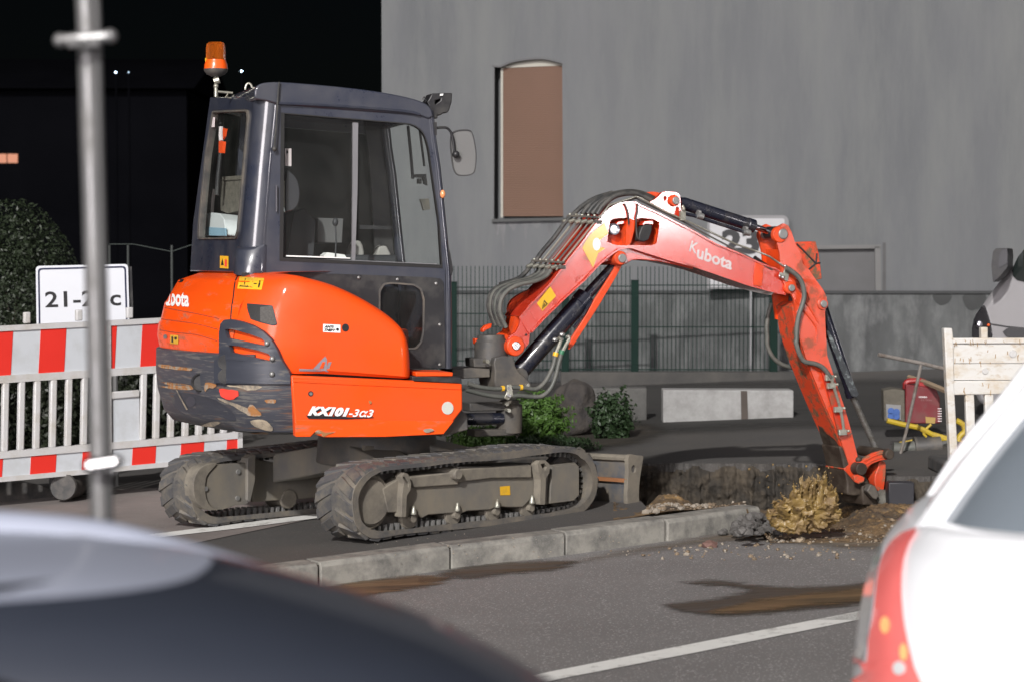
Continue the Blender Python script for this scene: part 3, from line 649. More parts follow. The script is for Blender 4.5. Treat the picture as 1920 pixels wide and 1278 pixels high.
# ================================================================== PLANTS
def leaves(mb, c, rx, ry, rz, n, size, shell=.45, seed=0, flat=0.0, lump=.25):
    rl = random.Random(seed); c = Vector(c)
    for i in range(n):
        d = Vector((rl.gauss(0, 1), rl.gauss(0, 1), rl.gauss(0, 1))).normalized()
        k = (1 - shell * rl.random() ** 1.6) * (1 + lump * noise.noise(d * 2.6 + Vector((seed, 0, 0))) + lump * .6 * noise.noise(d * 6 + Vector((0, seed, 0))))
        p = c + Vector((d.x * rx, d.y * ry, d.z * rz)) * k
        nrm = (d + Vector((rl.gauss(0, .6), rl.gauss(0, .6), rl.gauss(0, .6)))).normalized(); t = nrm.orthogonal().normalized()
        t = Matrix.Rotation(rl.uniform(0, 6.28), 3, nrm) @ t; b = nrm.cross(t); s = size * rl.uniform(.6, 1.3)
        mb.face([p - t * s, p + b * s * .45 + nrm * s * .12, p + t * s, p - b * s * .45 + nrm * s * .12])
def leafmat(name, col, var=.45): 
    m = mat(name, col, .5, var=var, vscale=9, spec=.4); return m
M['boxleaf'] = leafmat('bright box leaves', (.062, .125, .024)); M['boxdark'] = leafmat('dull shrub leaves', (.024, .046, .018)); M['hedgeleaf'] = leafmat('dark hedge leaves', (.017, .026, .012)); M['stem'] = mat('stems', (.05, .04, .03), .9, var=.3)
M['backleaf'] = leafmat('night hedge leaves', (.012, .016, .008))
def px_bush(name, label, cat, cx, cy, rxp, ryp, D, n, size, m, seed, depth=.7, group=None, stems=True, lump=.25):
    c = UD(cx, cy, D); s = D / FPX; base = Vector((c.x, c.y, gz(c.x)))
    t = thing(name, label, cat, base, 0, group)
    mb = MB(); leaves(mb, c, rxp * s, rxp * s * depth, ryp * s, n, size, .5, seed, 0, lump); obj('crown', mb, m, t, ang=180)
    mb = MB(); rl = random.Random(seed)
    for k in range(7): mb.tube([base + Vector((rl.uniform(-.03, .03), rl.uniform(-.03, .03), -.05)), base.lerp(c, .5) + Vector((rl.uniform(-.3, .3) * rxp * s, 0, 0)), c + Vector((rl.uniform(-.6, .6) * rxp * s, rl.uniform(-.4, .4) * rxp * s, rl.uniform(0, .5) * ryp * s))], lambda t_: .012 * (1 - t_) + .003, 6, 3)
    obj('stems', mb, M['stem'], t); return t
px_bush('shrub', 'bright green clipped shrub behind the swing bracket', 'shrub', 1010, 790, 54, 48, 17.2, 5200, .021, M['boxleaf'], 3, lump=.5)
px_bush('shrub', 'dull green shrub beside the grey concrete block', 'shrub', 1146, 785, 42, 50, 17.8, 3600, .021, M['boxdark'], 4, lump=.5)
px_bush('low_plant', 'low leafy plants just behind the front of the machine body', 'plant', 905, 822, 62, 26, 16.9, 2600, .019, M['boxleaf'], 5)
px_bush('low_plant', 'dark creeping plants at the foot of the bright shrub', 'plant', 1030, 832, 90, 16, 16.8, 1500, .018, M['boxdark'], 6)
mb = MB(); p = UD(1078, 772, 18.3); mb.ball(p, .26, (.72, .7, 1.05), 4, .3, 7); meta(obj('boulder', mb, mat('dark brown boulder', (.045, .04, .04), .9, var=.3, dirt=(.07, .06, .05), damt=.4, dscale=6, bump=.02, bscale=20), ang=60), 'dark rounded boulder between the two green shrubs', 'boulder')
px_bush('round_bush', 'tall rounded dark bush behind the left barrier', 'bush', 18, 590, 142, 218, 20.5, 26000, .02, M['hedgeleaf'], 8, depth=.9, lump=.02)
mb = MB()
for k in range(9): leaves(mb, UD(-140 + k * 62, 780 + (k % 3) * 12, 18.2 + (k % 2) * .5), .28, .3, .72, 2300, .032, .7, 30 + k)
meta(obj('hedge', mb, M['backleaf'], ang=180), 'dark leafy hedge behind the striped barrier', 'hedge')

# ================================================================== FAR LEFT, NIGHT
def emis(name, col, st):
    m = bpy.data.materials.new(name); m.use_nodes = True; p = m.node_tree.nodes['Principled BSDF']; p.inputs['Base Color'].default_value = (0, 0, 0, 1); p.inputs['Emission Color'].default_value = (*col, 1); p.inputs['Emission Strength'].default_value = st; return m
dh = UD(-60, 500, 70); dark = thing('distant_house', 'black distant house with one small orange lit window', 'house', (dh.x, 70, gz(dh.x)), 0)
M['nightwall'] = mat('night facade', (.0022, .0023, .003), .95, spec=0, var=.3, vscale=.4)
mb = MB(); a = UD(-420, 200, 70); b = UD(350, 200, 70); zt = UD(0, 168, 70).z; mb.box(Vector((a.x, 70, -8)), (b.x - a.x, 0, 0), (0, 9, 0), Z * (zt + 8)); obj('wall', mb, M['nightwall'], dark)
mb = MB(); mb.skin([[Vector((x, 69.6, zt)), Vector((x, 79.4, zt)), Vector((x, 74.5, zt + 1.4))] for x in (a.x - .3, b.x + .3)]); obj('roof', mb, M['nightwall'], dark)
mb = MB(); P7 = Pl(UD(0, 300, 69.97), (1, 0, 0), Z); 
for q in ([(-8, 289), (12, 289), (12, 306), (-8, 306)], [(14, 289), (33, 289), (33, 306), (14, 306)]):
    mb = MB(); mb.slab(P7, q, c0=0, c1=.02); obj('window', mb, emis('window light', (1, .33, .14), .62), dark)
for i, (x, y, e) in enumerate([(217, 136, 30), (241, 136, 3), (453, 134, 30)]):
    p = UD(x, y, 64); t = thing('street_lamp', ['distant bluish lamp point left of the beacon', 'faint distant lamp point beside a brighter one', 'distant bluish lamp point right of the beacon'][i], 'lamp', (p.x, 64, gz(p.x)), 0)
    mb = MB(); mb.ball(p, .018, sub=2); obj('lamp_bulb', mb, emis('lamp', (.6, .8, 1), e), t)
    mb = MB(); mb.cyl(Vector((p.x, 64.05, gz(p.x) - 1)), Vector((p.x, 64.05, p.z)), .03, seg=8); obj('lamp_post', mb, M['nightwall'], t)
wf = thing('wire_fence', 'thin dark wire fence left of the cab', 'fence', UD(240, 520, 21), 0); wf.location.z = gz(wf.location.x)
mb = MB(); mb.tube([UD(x, y, 21) for x, y in ((205, 458), (250, 458), (322, 472), (357, 460), (420, 455))], .004, 6); obj('wire', mb, mat('dull wire', (.04, .05, .045), .6), wf)
for x in (205, 240, 322): 
    mb = MB(); p = UD(x, 460, 21); mb.cyl(Vector((p.x, 21, gz(p.x) - .1)), p, .012, seg=8); obj('post', mb, mat('dull post', (.03, .035, .033), .6), wf)

# ================================================================== BARRIERS
M['wplastic'] = mat('white plastic', (.5, .5, .5), .45, var=.05, dirt=(.4, .38, .34), damt=.3, dscale=6)
M['bwhite'] = mat('retroreflective white', (.5, .53, .56), .5, var=.03, dirt=(.42, .44, .45), damt=.25, dscale=5)
M['bred'] = mat('retroreflective red', (.66, .028, .018), .5, var=.05)
M['wdirty'] = mat('mud streaked white plastic', (.55, .545, .52), .5, var=.05, dirt=(.42, .33, .21), damt=.26, dscale=4.5, dsharp=.14, stretch=(1, 1, 2), dirt2=(.34, .24, .13), d2amt=.16)
bo_ = UG(100, 944); FBr = Frame(bo_, 33); PBr = FBr.plane(0)
def bz(y, x=100): return PBr.ab(x, y)[1]
def ba_(x, y=760): return PBr.ab(x, y)[0]
def barrier(nm, label, a0, a1, slats, reds_t, reds_b, plate=None, posts=(), slope_=0.0):
    t = thing(nm, label, 'barrier', FBr.pt(a0, 0, 0) + Z * 0, 33, 'striped barriers at the left'); t.location.z = gz(t.location.x)
    sl = SLOPE * FBr.u.x
    def bx(mb, a, b, z0, z1, c0=-.025, c1=.025):
        mb.skin([[PBr.pt(q, z0 + sl * q, c0), PBr.pt(q, z1 + sl * q, c0), PBr.pt(q, z1 + sl * q, c1), PBr.pt(q, z0 + sl * q, c1)] for q in (a, b)])
    mb = MB(); bx(mb, a0, a1, bz(616), bz(606)); bx(mb, a0, a1, bz(711), bz(697)); bx(mb, a0, a1, bz(850), bz(837)); bx(mb, a0, a1, bz(893), bz(884))
    bx(mb, a0, a0 + .035, bz(893), bz(606)); bx(mb, a1 - .035, a1, bz(893), bz(606))
    obj('frame', mb, M['wplastic'], t, bev=.008)
    for q in posts:
        mb = MB(); bx(mb, q - .022, q + .022, bz(604), bz(583), -.02, .02); obj('lamp_stub', mb, M['wplastic'], t, bev=.008)
    for q in slats:
        mb = MB(); mb.skin([[PBr.pt(q - .022 + k, z + sl * q, -.024), PBr.pt(q + .022 + k, z + sl * q, -.024), PBr.pt(q + .022 + k, z + sl * q, .02), PBr.pt(q - .022 + k, z + sl * q, .02)] for k, z in ((0, bz(838)), (.012, bz(710)))]); obj('slat', mb, M['wplastic'], t, bev=.009)
    mb = MB(); bx(mb, a0 + .01, a1 - .01, bz(698), bz(615), -.012, .012); tb = obj('top_board', mb, M['bwhite'], t)
    for q0, q1 in reds_t:
        mb = MB(); s_ = .018; mb.skin([[PBr.pt(q0, bz(697) + sl * q0, c), PBr.pt(q1, bz(697) + sl * q1, c), PBr.pt(q1 + s_, bz(616) + sl * q1, c), PBr.pt(q0 + s_, bz(616) + sl * q0, c)] for c in (-.015, -.010)]); obj('red_stripe', mb, M['bred'], tb)
    mb = MB(); bx(mb, a0 + .01, a1 - .01, bz(885), bz(849), -.012, .012); tb = obj('bottom_board', mb, M['bwhite'], t)
    for q0, q1 in reds_b:
        mb = MB(); mb.skin([[PBr.pt(q0, bz(884) + sl * q0, c), PBr.pt(q1, bz(884) + sl * q1, c), PBr.pt(q1 + .008, bz(850) + sl * q1, c), PBr.pt(q0 + .008, bz(850) + sl * q0, c)] for c in (-.015, -.010)]); obj('red_stripe', mb, M['bred'], tb)
    if plate:
        mb = MB(); bx(mb, plate[0], plate[1], bz(838), bz(752), -.006, .006); obj('name_plate', mb, M['bwhite'], t)
        mb = MB(); bx(mb, plate[0], plate[1], bz(755), bz(741), -.022, .022); obj('rail', mb, M['wplastic'], t, bev=.008)
    return t
X = lambda x: x / 2.556
aj = ba_(X(497))
bar1 = barrier('barrier', 'red and white striped plastic barrier at the left edge, cut by the picture border', ba_(-470), aj - .01,
        [ba_(X(x), 770) for x in (-220, -140, -60, 18, 95, 170, 248, 322, 398)] + [ba_(X(x), 770) for x in (-320, -420, -520, -620, -720, -820)], [(ba_(X(a), 656), ba_(X(b), 656)) for a, b in ((-620, -490), (-350, -220), (-90, 47), (180, 303), (430, 492))],
        [(ba_(X(a), 866), ba_(X(b), 866)) for a, b in ((-380, -260), (-120, 5), (140, 262), (388, 492))], posts=[ba_(X(x), 595) for x in (-300, 128, 377)])
barrier('barrier', 'red and white striped plastic barrier running behind the counterweight', aj + .01, ba_(452, 820),
        [ba_(X(x), 770) for x in (680, 745, 815, 885, 950, 1010, 1070, 1130)], [(ba_(X(a), 656), ba_(X(b), 656)) for a, b in ((512, 545), (668, 790), (915, 1040))],
        [(ba_(X(a), 866), ba_(X(b), 866)) for a, b in ((628, 740), (860, 970), (1080, 1150))], plate=(ba_(X(515)), ba_(X(665))), posts=[ba_(X(620), 595), ba_(X(900), 595)])
M['blackrub'] = mat('recycled rubber foot', (.05, .05, .05), .8, var=.3, dirt=(.11, .1, .09), damt=.4, dscale=7, bump=.008, bscale=30)
def footb(pts, D, th=.35):
    pl = Pl(UD(*pts[0], D), FBr.u, Z); mb = MB(); mb.slab(pl, [tuple(p) for p in smooth(pts, 2, True)], c0=0, c1=th); return obj('foot', mb, M['blackrub'], bar1, bev=.012)
footb([(-60, 905), (20, 903), (75, 908), (112, 928), (108, 938), (60, 942), (8, 948), (-60, 952)], 14.4)
mb = MB(); q = UD(118, 912, 14.3); q2 = UD(165, 905, 14.9); mb.lathe(q, q2 - q, [(0, 0), (0, .085), (.02, .092), (.06, .07), (.1, .088), (.25, .088), (.3, .07), ((q2 - q).length, .08), ((q2 - q).length, 0)], 24); meta(obj('rubber_roller', mb, M['blackrub'], ang=30), 'round dark rubber roll on the ground under the striped barriers', 'roller')
footb([(140, 895), (172, 890), (176, 916), (150, 926)], 14.9, .3)
# street number sign behind the barrier
Ps = Pl(UD(150, 560, 15.3), (math.cos(R(14)), math.sin(R(14)), 0), Z)
sg = thing('number_sign', 'white sign with navy rim reading 21-21c behind the barrier', 'sign', Vector((UD(150, 560, 15.3).x, 15.4, gz(UD(150, 560, 15.3).x))), 14)
sp = [(67, 499), (240, 495), (244, 640), (69, 640)]
mb = MB(); mb.slab(Ps, rnd(sp, 8, 5), c0=0, c1=.015); obj('sign_panel', mb, mat('sign white', (.6, .62, .66), .45, var=.02), sg); sft = bvh(mb)
o1 = rnd([(71, 503), (236, 499), (240, 636), (73, 636)], 7, 5); i1 = rnd([(74, 506), (233, 502), (237, 633), (76, 633)], 5.5, 5)
mb = MB(); mb.slab(Ps, o1, [i1], c0=-.003, c1=.0); obj('sign_rim', mb, M['navy'], sg)
obj('lettering', text_on(sft, '21-21c', [(84, 547), (226, 543), (227, 573), (85, 577)], .015, 0, .003), M['ink'], sg)
mb = MB(); mb.slab(Ps.at(.02), [(238, 500), (247, 500), (250, 585), (240, 585)], c0=0, c1=.03); obj('edge_bracket', mb, M['black'], sg)
for x in (95, 215):
    mb = MB(); p = Ps.hit(x, 560, .035); mb.cyl(Vector((p.x, p.y, gz(p.x) - .1)), p + Z * .2, .02, seg=10); obj('post', mb, mat('sign post', (.2, .2, .2), .5, metal=.4), sg)
# dirty barrier on the right
Pr = Pl(UD(1780, 760, 13.9), (math.cos(R(6)), math.sin(R(6)), 0), Z)
rb = thing('barrier', 'mud stained white plastic barrier behind the white car', 'barrier', UG(1780, 925) , 6)
def rs_b(nm, pts, c0=-.025, c1=.025, bev=.007, m=None):
    mb = MB(); mb.slab(Pr, pts, c0=c0, c1=c1, pc=0); return obj(nm, mb, m or M['wdirty'], rb, bev=bev)
rs_b('end_post', cG((1118, 45), (1165, 45), (1172, 110), (1178, 400), (1200, 800), (1225, 1000), (1160, 1000), (1150, 700), (1130, 300)), -.03, .03)
rs_b('lamp_stub', cG((1330, 40), (1370, 40), (1370, 105), (1332, 105)))
rs_b('top_rail', cG((1165, 102), (1900, 100), (1900, 132), (1168, 134)), -.03, .03)
bdd = rs_b('upper_board', cG((1160, 137), (1900, 132), (1900, 243), (1172, 245)), -.015, .015, .003)
rs_b('middle_board', cG((1170, 248), (1900, 246), (1900, 337), (1178, 340)), -.015, .015, .003)
rs_b('lower_board', cG((1165, 343), (1900, 340), (1900, 412), (1175, 424)), -.028, .028)
for k in range(7):
    x = 1243 + k * 110; rs_b('slat', cG((x, 420), (x + 50, 420), (x + 62, 812), (x + 12, 812)), -.02, .02)
rs_b('bottom_rail', cG((1200, 806), (1900, 800), (1900, 880), (1210, 884)), -.03, .03)
for (x, y, r) in ((1518, 192, 24), (1360, 290, 20), (1700, 192, 24)):
    x, y = cG((x, y))[0]; mb = MB(); mb.lathe(Pr.hit(x, y, -.014), -Pr.n, [(0, r / 3.042 / 290), (.008, r / 3.042 / 290 * .8), (.008, 0)], 20); obj('stud', mb, M['wplastic'], rb)
M['streak'] = mat('brown streak', (.3, .2, .1), .7, var=.3)
rr = random.Random(3)
for k in range(30):
    x, y = cG((rr.uniform(1175, 1560), rr.choice([rr.uniform(210, 240), rr.uniform(350, 400), rr.uniform(150, 240), rr.uniform(105, 130)])))[0]; l = rr.uniform(3, 11)
    c_ = -.0165 if not (713 < y < 736 or y < 644) else -.0295 if y > 700 else -.0315
    mb = MB(); s_ = rr.uniform(-2, 2); mb.slab(Pr, [(x, y), (x + 1.2, y), (x + 1.6 + s_, y + l), (x + s_, y + l)], c0=c_, c1=c_ + .001, pc=c_); obj('mud_streak', mb, M['streak'], rb)
mb = MB(); p = Pr.hit(1790, 930, .0); mb.box(Vector((p.x - .1, p.y - .35, gz(p.x) - .01)), (.25, 0, 0), (0, .75, 0), Z * .1); obj('foot', mb, M['blackrub'], rb, bev=.02)

# ================================================================== THINGS BEHIND THE BARRIER ON THE RIGHT
Pg = Pl(UD(1725, 770, 16.6), (math.cos(R(-6)), math.sin(R(-6)), 0), Z)
gnr = thing('generator', 'red portable generator standing on the ground behind the trench', 'generator', UD(1712, 800, 16.8), 0); gnr.location.z = gz(gnr.location.x)
mb = MB(); mb.slab(Pg, rnd(cV((215, 775), (330, 790), (375, 800), (395, 850), (398, 980), (215, 982)), 3), c0=0, c1=.34); gb = obj('housing', mb, mat('dark red housing', (.14, .012, .016), .4, var=.15, dirt=(.12, .04, .035), damt=.3, dscale=9), gnr, bev=.012)
gt_ = bvh(mb)
mb = MB(); mb.slab(Pg, rnd(cV((100, 810), (150, 800), (212, 808), (214, 975), (105, 970)), 3), c0=.02, c1=.32); obj('engine_end', mb, mat('dusty engine end', (.1, .09, .07), .8, var=.4, vscale=14, bump=.01, bscale=40), gnr, bev=.012)
mb = MB(); mb.slab(Pg, cV((115, 880), (192, 885), (192, 962), (118, 958)), c0=.0, c1=.03); sp_o = obj('socket_panel', mb, mat('socket panel', (.2, .2, .2), .6, var=.2), gnr)
mb = MB()
for (x, y) in cV((140, 915), (168, 920), (140, 940), (168, 942)): p = Pg.hit(x, y, 0); mb.cyl(p, p - Pg.n * .02, .026, seg=12)
obj('blue_socket', mb, mat('blue socket', (.03, .09, .3), .5), sp_o)
mb = MB(); mb.tube([Pg.hit(x, y, .1) for x, y in cV((218, 800), (222, 765), (260, 758), (310, 762), (335, 800))], .022, 8, 3); mb.slab(Pg, cV((285, 765), (330, 770), (340, 800), (285, 798)), c0=.03, c1=.2); obj('handle', mb, mat('bright red handle', (.3, .015, .015), .4), gnr)
obj('lettering', text_on(gt_, 'HONDA', cV((285, 838), (330, 838), (330, 847), (285, 847)), .05, 0, .004), M['greyletter'], gnr)
obj('lettering', text_on(gt_, 'EU30is', cV((297, 852), (353, 854), (353, 864), (297, 862)), .0, 0, .004), mat('dim lettering', (.25, .12, .12), .6), gnr)
obj('rating_plate', patch(gt_, cV((320, 945), (372, 950), (370, 980), (322, 978)), .003, 0), mat('worn plate', (.3, .2, .06), .7, var=.3), gnr)
mb = MB()
for k in range(6): x, y = cV((384, 905 + k * 13))[0]; p = Pg.hit(x, y, -.002); mb.box(p, Pg.ex * .03, Pg.n * .004, Z * .006)
obj('cooling_slots', mb, M['greyletter'], gnr)
yel = mat('yellow paint', (.42, .3, .02), .5, var=.15, dirt=(.3, .2, .05), damt=.25, dscale=12)
ys = thing('folded_stand', 'yellow folded steel stand lying in front of the generator', 'stand', UG(1730, 850), 0)
for pts, r_ in ((cV((120, 965), (200, 985), (290, 1005), (360, 1040), (432, 1068), (520, 1085)), .02), (cV((270, 990), (310, 1020), (380, 1040), (430, 1055)), .015), (cV((350, 985), (310, 1025), (325, 1050)), .01), (cV((480, 965), (515, 985), (525, 1020), (500, 1045), (490, 1075)), .022), (cV((185, 1085), (240, 1075), (270, 1068)), .014)):
    mb = MB(); mb.tube([UD(x, y, 15.9) for x, y in pts], r_, 8, 3); obj('yellow_bar', mb, yel, ys)
pm = thing('hose_pump', 'grey hose end with dark coupling on the ground beside the yellow stand', 'pump', UG(1740, 850), 0)
mb = MB(); mb.tube([UD(x, y, 15.7) for x, y in cV((150, 1110), (200, 1115), (240, 1108), (268, 1105))], .05, 12, 3); obj('hose', mb, M['greyhose'], pm)
mb = MB(); mb.tube([UD(x, y, 15.7) for x, y in cV((262, 1105), (330, 1100), (400, 1092))], .065, 14); mb.cyl(UD(*cV((262, 1105))[0], 15.7), UD(*cV((275, 1104))[0], 15.7), .078, seg=16); obj('coupling', mb, M['darkmetal'], pm)
mb = MB(); mb.tube([UD(x, y, 15.9) for x, y in cV((400, 1090), (450, 1075), (520, 1100))], .03, 8); obj('hose', mb, M['rubberhose'], pm)
mb = MB(); mb.tube([UD(x, y, d) for x, y, d in [(*cV((75, 623))[0], 15.2), (*cV((300, 668))[0], 15.3), (*cV((440, 702))[0], 15.4)]], .014, 8); mb.tube([UD(*cV((298, 670))[0], 15.3), UD(*cV((230, 980))[0], 15.45), UD(*cV((165, 1240))[0], 15.5)], .012, 8); meta(obj('valve_key', mb, mat('pale steel rod', (.24, .22, .2), .6, metal=.2, var=.3, dirt=(.12, .09, .07), damt=.3, dscale=14)), 'long T-handled iron key leaning above the trench', 'tool')
mb = MB(); mb.tube([UD(*cV((235, 740))[0], 16.9), UD(*cV((330, 770))[0], 16.6), UD(*cV((430, 812))[0], 16.3)], .022, 6); meta(obj('wooden_handle', mb, mat('pale wood', (.24, .18, .12), .8, var=.2)), 'pale wooden tool handle resting on the red generator', 'tool handle')
mb = MB(); a = UG(1660, 897); b = UG(1712, 897); mb.box(Vector((a.x, a.y - .12, a.z - .16)), (b.x - a.x, 0, 0), (0, .12, 0), Z * .15); meta(obj('rubber_block', mb, mat('wet black rubber', (.02, .02, .025), .5, var=.3), bev=.008), 'black block at the trench edge right of the bucket', 'block')
# gravel mound behind, dark ground clutter
# grey van, only its nose in view
Pv = Pl(UD(1880, 560, 18.3), (math.cos(R(-24)), math.sin(R(-24)), 0), Z)
vb_ = thing('van', 'silver grey van nose behind the mud stained barrier', 'van', UD(1990, 800, 18.6), -24); vb_.location.z = gz(vb_.location.x)
M['vangrey'] = mat('silver van paint', (.22, .215, .22), .35, var=.04, coat=.6)
body = cV((560, 535), (565, 440), (575, 400), (600, 385), (625, 350), (660, 300), (700, 245), (780, 150), (860, 60), (1000, -80), (1100, -160), (1900, -200), (1900, 900), (1500, 900), (1480, 820), (1300, 800), (1180, 860), (1160, 900), (700, 900), (590, 880), (562, 780))
mb = MB(); mb.slab(Pv, body, c0=0, c1=1.8); obj('body', mb, M['vangrey'], vb_, bev=.05, ang=50)
mb = MB(); mb.slab(Pv, [tuple(p) for p in smooth(cV((560, 530), (570, 440), (595, 395), (622, 365), (640, 400), (655, 450), (665, 500), (662, 545), (600, 560)), 2, True)], c0=-.02, c1=.3); hl_ = obj('headlight', mb, mat('dark headlamp', (.02, .02, .022), .1, var=.3, coat=1), vb_, bev=.012)
mb = MB()
for (x, y, r_) in cV((610, 475, ), (622, 400)) and [(*cV((608, 470))[0], .055), (*cV((622, 402))[0], .03), (*cV((640, 520))[0], .03)]:
    mb.ball(Pv.hit(x, y, .0), r_, (1, .5, 1), 2)
obj('reflector', mb, M['chrome'], hl_)
mb = MB(); x, y = cV((648, 470))[0]; mb.ball(Pv.hit(x, y, -.03), .012); obj('indicator', mb, M['beaconcol'], hl_)
mb = MB(); mb.slab(Pv, cV((660, 462), (740, 475), (840, 484), (1100, 484), (1100, 492), (840, 492), (740, 483), (660, 470)), c0=-.004, c1=.01); obj('bonnet_gap', mb, M['ink'], vb_)
mb = MB(); mb.slab(Pv, cV((740, 490), (760, 482), (1100, 494), (1100, 560), (780, 548), (735, 525), (722, 505)), c0=-.012, c1=.02); obj('grille', mb, M['black'], vb_)
mb = MB(); mb.slab(Pv, [tuple(p) for p in smooth(cV((775, 215), (785, 150), (840, 70), (1000, -50), (1100, -60), (1100, 240), (850, 250)), 2, True)], c0=-.012, c1=.02); obj('side_window', mb, mat('dark van glass', (.012, .016, .015), .05, coat=1), vb_)
mb = MB(); mb.slab(Pv, rnd(cV((682, 160), (690, 90), (705, 72), (765, 72), (768, 110), (766, 170), (725, 220), (690, 248)), 2), c0=-.35, c1=-.12, pc=-.2); obj('wing_mirror', mb, M['black'], vb_, bev=.02)
mb = MB(); mb.slab(Pv, cV((722, 110), (740, 80), (765, 78), (765, 150), (722, 175)), c0=-.36, c1=-.34, pc=-.2); obj('mirror_glass', mb, mat('mirror dark', (.06, .06, .065), .2), vb_)
mb = MB(); q = Pv.hit(*cV((1330, 850))[0], .1); mb.lathe(q, Pv.n, [(0, 0), (0, .18), (.01, .2), (.0, .3), (.02, .33), (.2, .33), (.22, .3), (.22, 0)], 30); obj('wheel', mb, M['rubber'], vb_)

# ================================================================== FOREGROUND
# thin metal sign pole
pole = thing('metal_pole', 'slim galvanised pole with two clamps in front of the striped barrier', 'pole', (UD(185, 1000, 3.35).x, 3.35, gz(-.6) + ROAD), 0)
M['galv'] = mat('galvanised tube', (.24, .24, .24), .38, metal=.55, var=.12, dirt=(.17, .165, .16), damt=.3, dscale=10)
def PP(x, y, d=3.35): return UD(x, y, d)
mb = MB(); mb.tube([PP(*p) for p in ((158, -60), (165, 60), (172, 250), (178, 450), (185, 700), (189, 880), (192, 1050), (196, 1400), (200, 2500))], lambda t: .0157 + .0025 * min(1, t * 4), 16, 3); obj('tube', mb, M['galv'], pole)
mb = MB(); mb.tube([PP(*p, 3.335) for p in ((178, -60), (183, 60), (187, 250), (192, 450), (196, 700), (203, 900), (207, 1050), (212, 1400))], .0065, 10, 3); obj('side_tube', mb, mat('dark tube', (.1, .1, .1), .4, metal=.4), pole)
for x, y, w_ in ((160, 72, 47), (193, 868, 26)):
    mb = MB(); a = PP(x - w_, y + 4, 3.30); b = PP(x + w_, y - 4, 3.30); mb.tube([a, b], .009 if w_ > 40 else .012, 10); mb.tube([PP(x - w_ * .45, y, 3.30), PP(x - w_ * .4, y + 16, 3.30)], .012, 8); mb.tube([PP(x + w_ * .35, y, 3.30), PP(x + w_ * .35, y + 16, 3.30)], .012, 8); mb.ball(a, .011); mb.ball(b, .011)
    obj('clamp', mb, M['galv'] if w_ > 40 else M['steel'], pole)
mb = MB(); mb.ball(PP(190, 866, 3.31), .011); obj('bolt_cap', mb, M['chrome'], pole)
# cars as lofted shells: rows of (z, half width, rear, front, exponent)
def car_ring(F, z, hw, r, f, n, N=72):
    c = (r + f) / 2; L = (f - r) / 2; o = []
    for k in range(N):
        a = 2 * math.pi * k / N; ca, sa = math.cos(a), math.sin(a)
        o.append(F.pt(c + L * math.copysign(abs(ca) ** (2 / n), ca), hw * math.copysign(abs(sa) ** (2 / n), sa), z))
    return o
def loft(F, rows, sub=3):
    mb = MB(); rr = [Vector(r) for r in rows]; P = smooth([Vector(r[:4]) for r in rows], sub); nn = [r[4] for r in rows]
    rings = []
    for i, p in enumerate(P):
        f = i / sub; k = min(int(f), len(rows) - 1); k2 = min(k + 1, len(rows) - 1); n = nn[k] + (nn[k2] - nn[k]) * (f - k)
        rings.append(car_ring(F, p[0], p[1], p[2], p[3], n))
    mb.skin(rings); return mb
def wheels(F, par, xs, hw, zc, r, m):
    for x in xs:
        for s in (-1, 1):
            mb = MB(); q = F.pt(x, s * hw, zc); mb.lathe(q, F.v * -s, [(0, 0), (0, r * .62), (.015, r * .66), (-.012, r * .72), (0, r * .97), (.03, r), (.17, r), (.2, r * .95), (.2, 0)], 32); w = obj('wheel', mb, M['rubber'], par)
            mb = MB(); mb.lathe(q + F.v * s * .004, F.v * -s, [(0, 0), (0, .05), (.01, .06), (.02, r * .55), (.0, r * .62), (.03, r * .6), (.03, 0)], 20); obj('rim', mb, M['bolt'], w)
# white hatchback, rear seen at the right
M['wcar'] = mat('white car paint', (.88, .9, .93), .3, var=.01, coat=.6)
M['wglass'] = mat('grey tinted car glass', (.18, .21, .24), .15, var=.1, coat=.6)
rc_ = UD(1588, 1150, 4.2); FCa = Frame((0, 0, 0), 66); HWc = .86
o_ = Vector((rc_.x, 4.2, 0)) - FCa.v * HWc * 0
# place so that the left rear corner's silhouette falls on rc_
base = Vector((rc_.x - .2, 4.2, 0)) - FCa.v * (HWc - .01) + FCa.u * .18
FCa = Frame((base.x, base.y, 0), 66)
zr = ROAD + gz(base.x)
wcar = thing('white_car', 'white hatchback seen from behind at the right picture edge', 'car', (base.x, base.y, zr), 66)
rows = [(zr + .2, .78, .12, 3.95, 5), (zr + .32, .845, .03, 4.0, 5), (zr + .50, .86, -.01, 4.02, 5), (zr + .76, .858, 0, 4.0, 4.5), (zr + .89, .83, .03, 3.9, 4.2), (zr + .95, .79, .075, 3.7, 4), (zr + .98, .74, .12, 3.2, 4), (zr + .985, .6, .25, 3.0, 4)]
mb = loft(FCa, rows); cb_ = obj('body', mb, M['wcar'], wcar, ang=60); cbt = bvh(mb)
g_rows = [(zr + .95, .74, .14, 3.0, 4), (zr + 1.08, .655, .29, 2.6, 4), (zr + 1.22, .55, .48, 2.3, 4), (zr + 1.33, .48, .64, 2.1, 4)]
mb = loft(FCa, g_rows); gl_o = obj('window_glass', mb, M['wglass'], wcar, ang=60)
r_rows = [(zr + 1.31, .495, .60, 2.12, 4), (zr + 1.35, .48, .64, 2.05, 4), (zr + 1.38, .42, .74, 1.9, 3.5), (zr + 1.395, .26, .95, 1.6, 3)]
mb = loft(FCa, r_rows); obj('roof', mb, M['wcar'], wcar, ang=60)
def ring_pt(row, ang, off=0.0):
    z, hw, r, f, n = row; a = R(ang); c = (r + f) / 2; L = (f - r) / 2 + off; ca, sa = math.cos(a), math.sin(a)
    return FCa.pt(c + L * math.copysign(abs(ca) ** (2 / n), ca), (hw + off) * math.copysign(abs(sa) ** (2 / n), sa), z)
